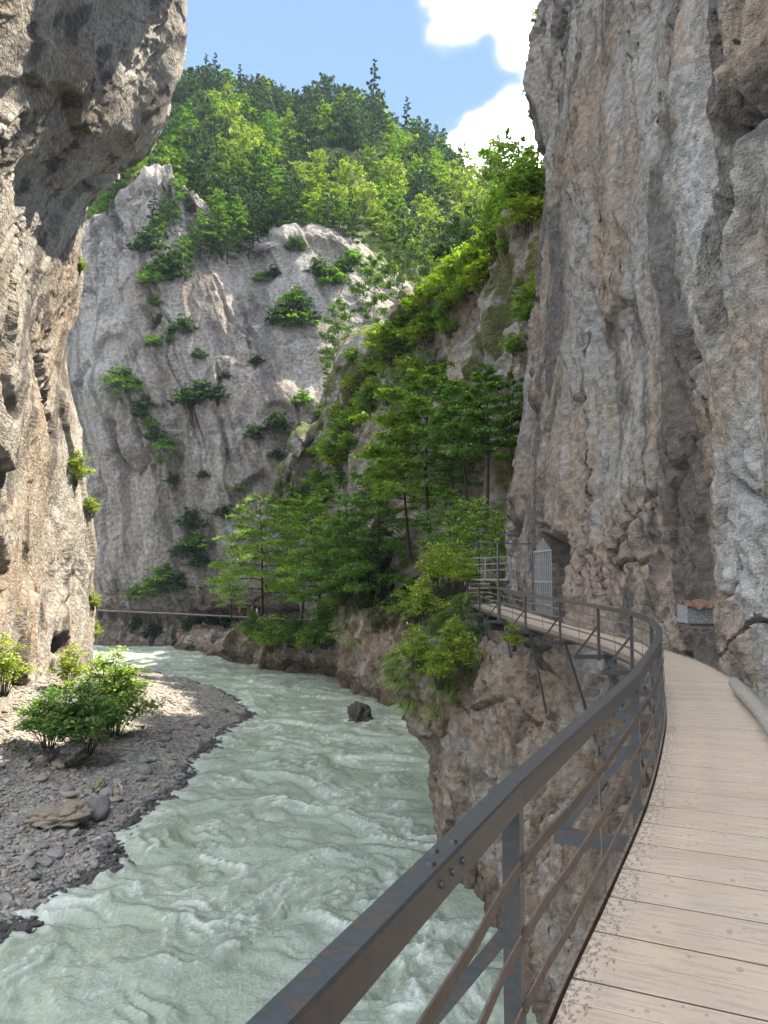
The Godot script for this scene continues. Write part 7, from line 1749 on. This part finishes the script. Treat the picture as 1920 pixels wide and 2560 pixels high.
func gate() -> void:
	# barred gate across a niche in the rock
	var z0 := -29.25
	var z1 := -31.45
	var x0 := 6.34
	var x1 := 6.12
	var o := thing("barred_gate", "tall grey barred gate closing a niche in the right wall", "gate", Vector3(x0, 10.95, z0))
	var to := Vector3(x1 - x0, 0, z1 - z0)
	for k in 11:
		var t := k / 10.0
		var h := 2.5 + 0.5 * clampf(1.0 - absf(t - 0.45) * 2.2, 0.0, 1.0)
		var b := to * t
		part("bar", bar_mesh(b, b + Vector3(0, h, 0), 0.035, 0.035, to), M.galv, o)
	for h in [0.35, 1.25, 2.45]:
		part("crossbar", bar_mesh(Vector3(-0.025, h, 0), to + Vector3(-0.025, h, 0), 0.012, 0.07), M.galv, o)
	part("frame", bar_mesh(to * 1.04 + Vector3(0, 0, 0), to * 1.04 + Vector3(0, 2.6, 0), 0.12, 0.16, to), M.steel, o)

func meter_box() -> void:
	var o := thing("wall_box", "grey weathered box with a crumpled rusty sheet roof on the right wall", "box", Vector3(7.0, 11.42, -17.3))
	var grey := rock_material(M.grain, M.relief, 0.9, 0.3)
	grey.vertex_color_use_as_albedo = false
	grey.albedo_color = lin(0.36, 0.37, 0.38)
	var st := begin()
	box_into(st, Vector3(0, 0.2, 0), Vector3(0.34, 0, 0), Vector3(0, 0.2, 0), Vector3(0, 0, 0.3))
	part("body", st.commit(), grey, o)
	st = begin()
	box_into(st, Vector3(0.42, 0.16, 0.02), Vector3(0.08, 0, 0), Vector3(0, 0.12, 0), Vector3(0, 0, 0.29))
	part("side_frame", st.commit(), M.steel, o)
	st = begin()
	box_into(st, Vector3(0.03, -0.03, 0), Vector3(0.33, 0, 0), Vector3(0, 0.028, 0), Vector3(0, 0, 0.32))
	part("base_plate", st.commit(), M.steel, o)
	var n := fnl(88, FastNoiseLite.TYPE_SIMPLEX, 3.0, 2)
	var v := PackedVector3Array()
	for j in 14:
		for i in 22:
			var x := lerpf(-0.4, 0.54, i / 21.0)
			var z := lerpf(0.42, -0.4, j / 13.0)
			v.append(Vector3(x, 0.47 - 0.12 * smoothstep(0.3, 0.42, z) + n.get_noise_2d(x * 1.5, z) * 0.05 + 0.02 * sin(x * 9.0), z))
	var low := PackedVector3Array()
	var c := PackedColorArray()
	var rust := mat(Color(0.31, 0.18, 0.11), 0.85)
	rust.albedo_texture = M.grain
	rust.uv1_triplanar = true
	rust.uv1_scale = Vector3.ONE * 1.6
	rust.cull_mode = BaseMaterial3D.CULL_DISABLED
	part("roof_sheet", arrays_mesh(v, grid_normals(v, 22, 14), c, grid_index(22, 14)), rust, o)

func stair() -> void:
	# steps and a landing where the boardwalk climbs round the wall
	var o := thing("stairway", "short grey stair with railings beyond the boardwalk's end", "stairs", Vector3(3.9, 11.1, -36.6))
	var m := mat(Color(0.33, 0.31, 0.29), 0.8)
	for k in 5:
		var st := begin()
		box_into(st, Vector3(0.65, 0.12 + k * 0.2, -0.1 - k * 0.28), Vector3(0.62, 0, 0), Vector3(0, 0.025, 0), Vector3(0, 0, 0.15))
		part("step", st.commit(), m, o)
	var st2 := begin()
	box_into(st2, Vector3(1.2, 1.12, -2.3), Vector3(1.3, 0, 0), Vector3(0, 0.04, 0), Vector3(0, 0, 0.8))
	part("landing", st2.commit(), m, o)
	for h in [0.4, 0.72, 1.05]:
		part("rail", bar_mesh(Vector3(0, h, 0.1), Vector3(0.0, 1.1 + h, -1.5), 0.04, 0.05), M.galv, o)
		part("rail", bar_mesh(Vector3(0, 1.12 + h, -1.5), Vector3(0.0, 1.12 + h, -3.0), 0.04, 0.05), M.galv, o)
		part("rail", bar_mesh(Vector3(0, 1.12 + h, -3.0), Vector3(2.6, 1.25 + h, -3.1), 0.04, 0.05), M.galv, o)
	for p in [Vector3(0, 0, 0.1), Vector3(0, 1.1, -1.5), Vector3(0, 1.12, -3.0), Vector3(1.3, 1.15, -3.05), Vector3(2.55, 1.2, -3.1)]:
		part("post", bar_mesh(p, p + Vector3(0, 1.08, 0), 0.05, 0.05, Vector3.BACK), M.galv, o)
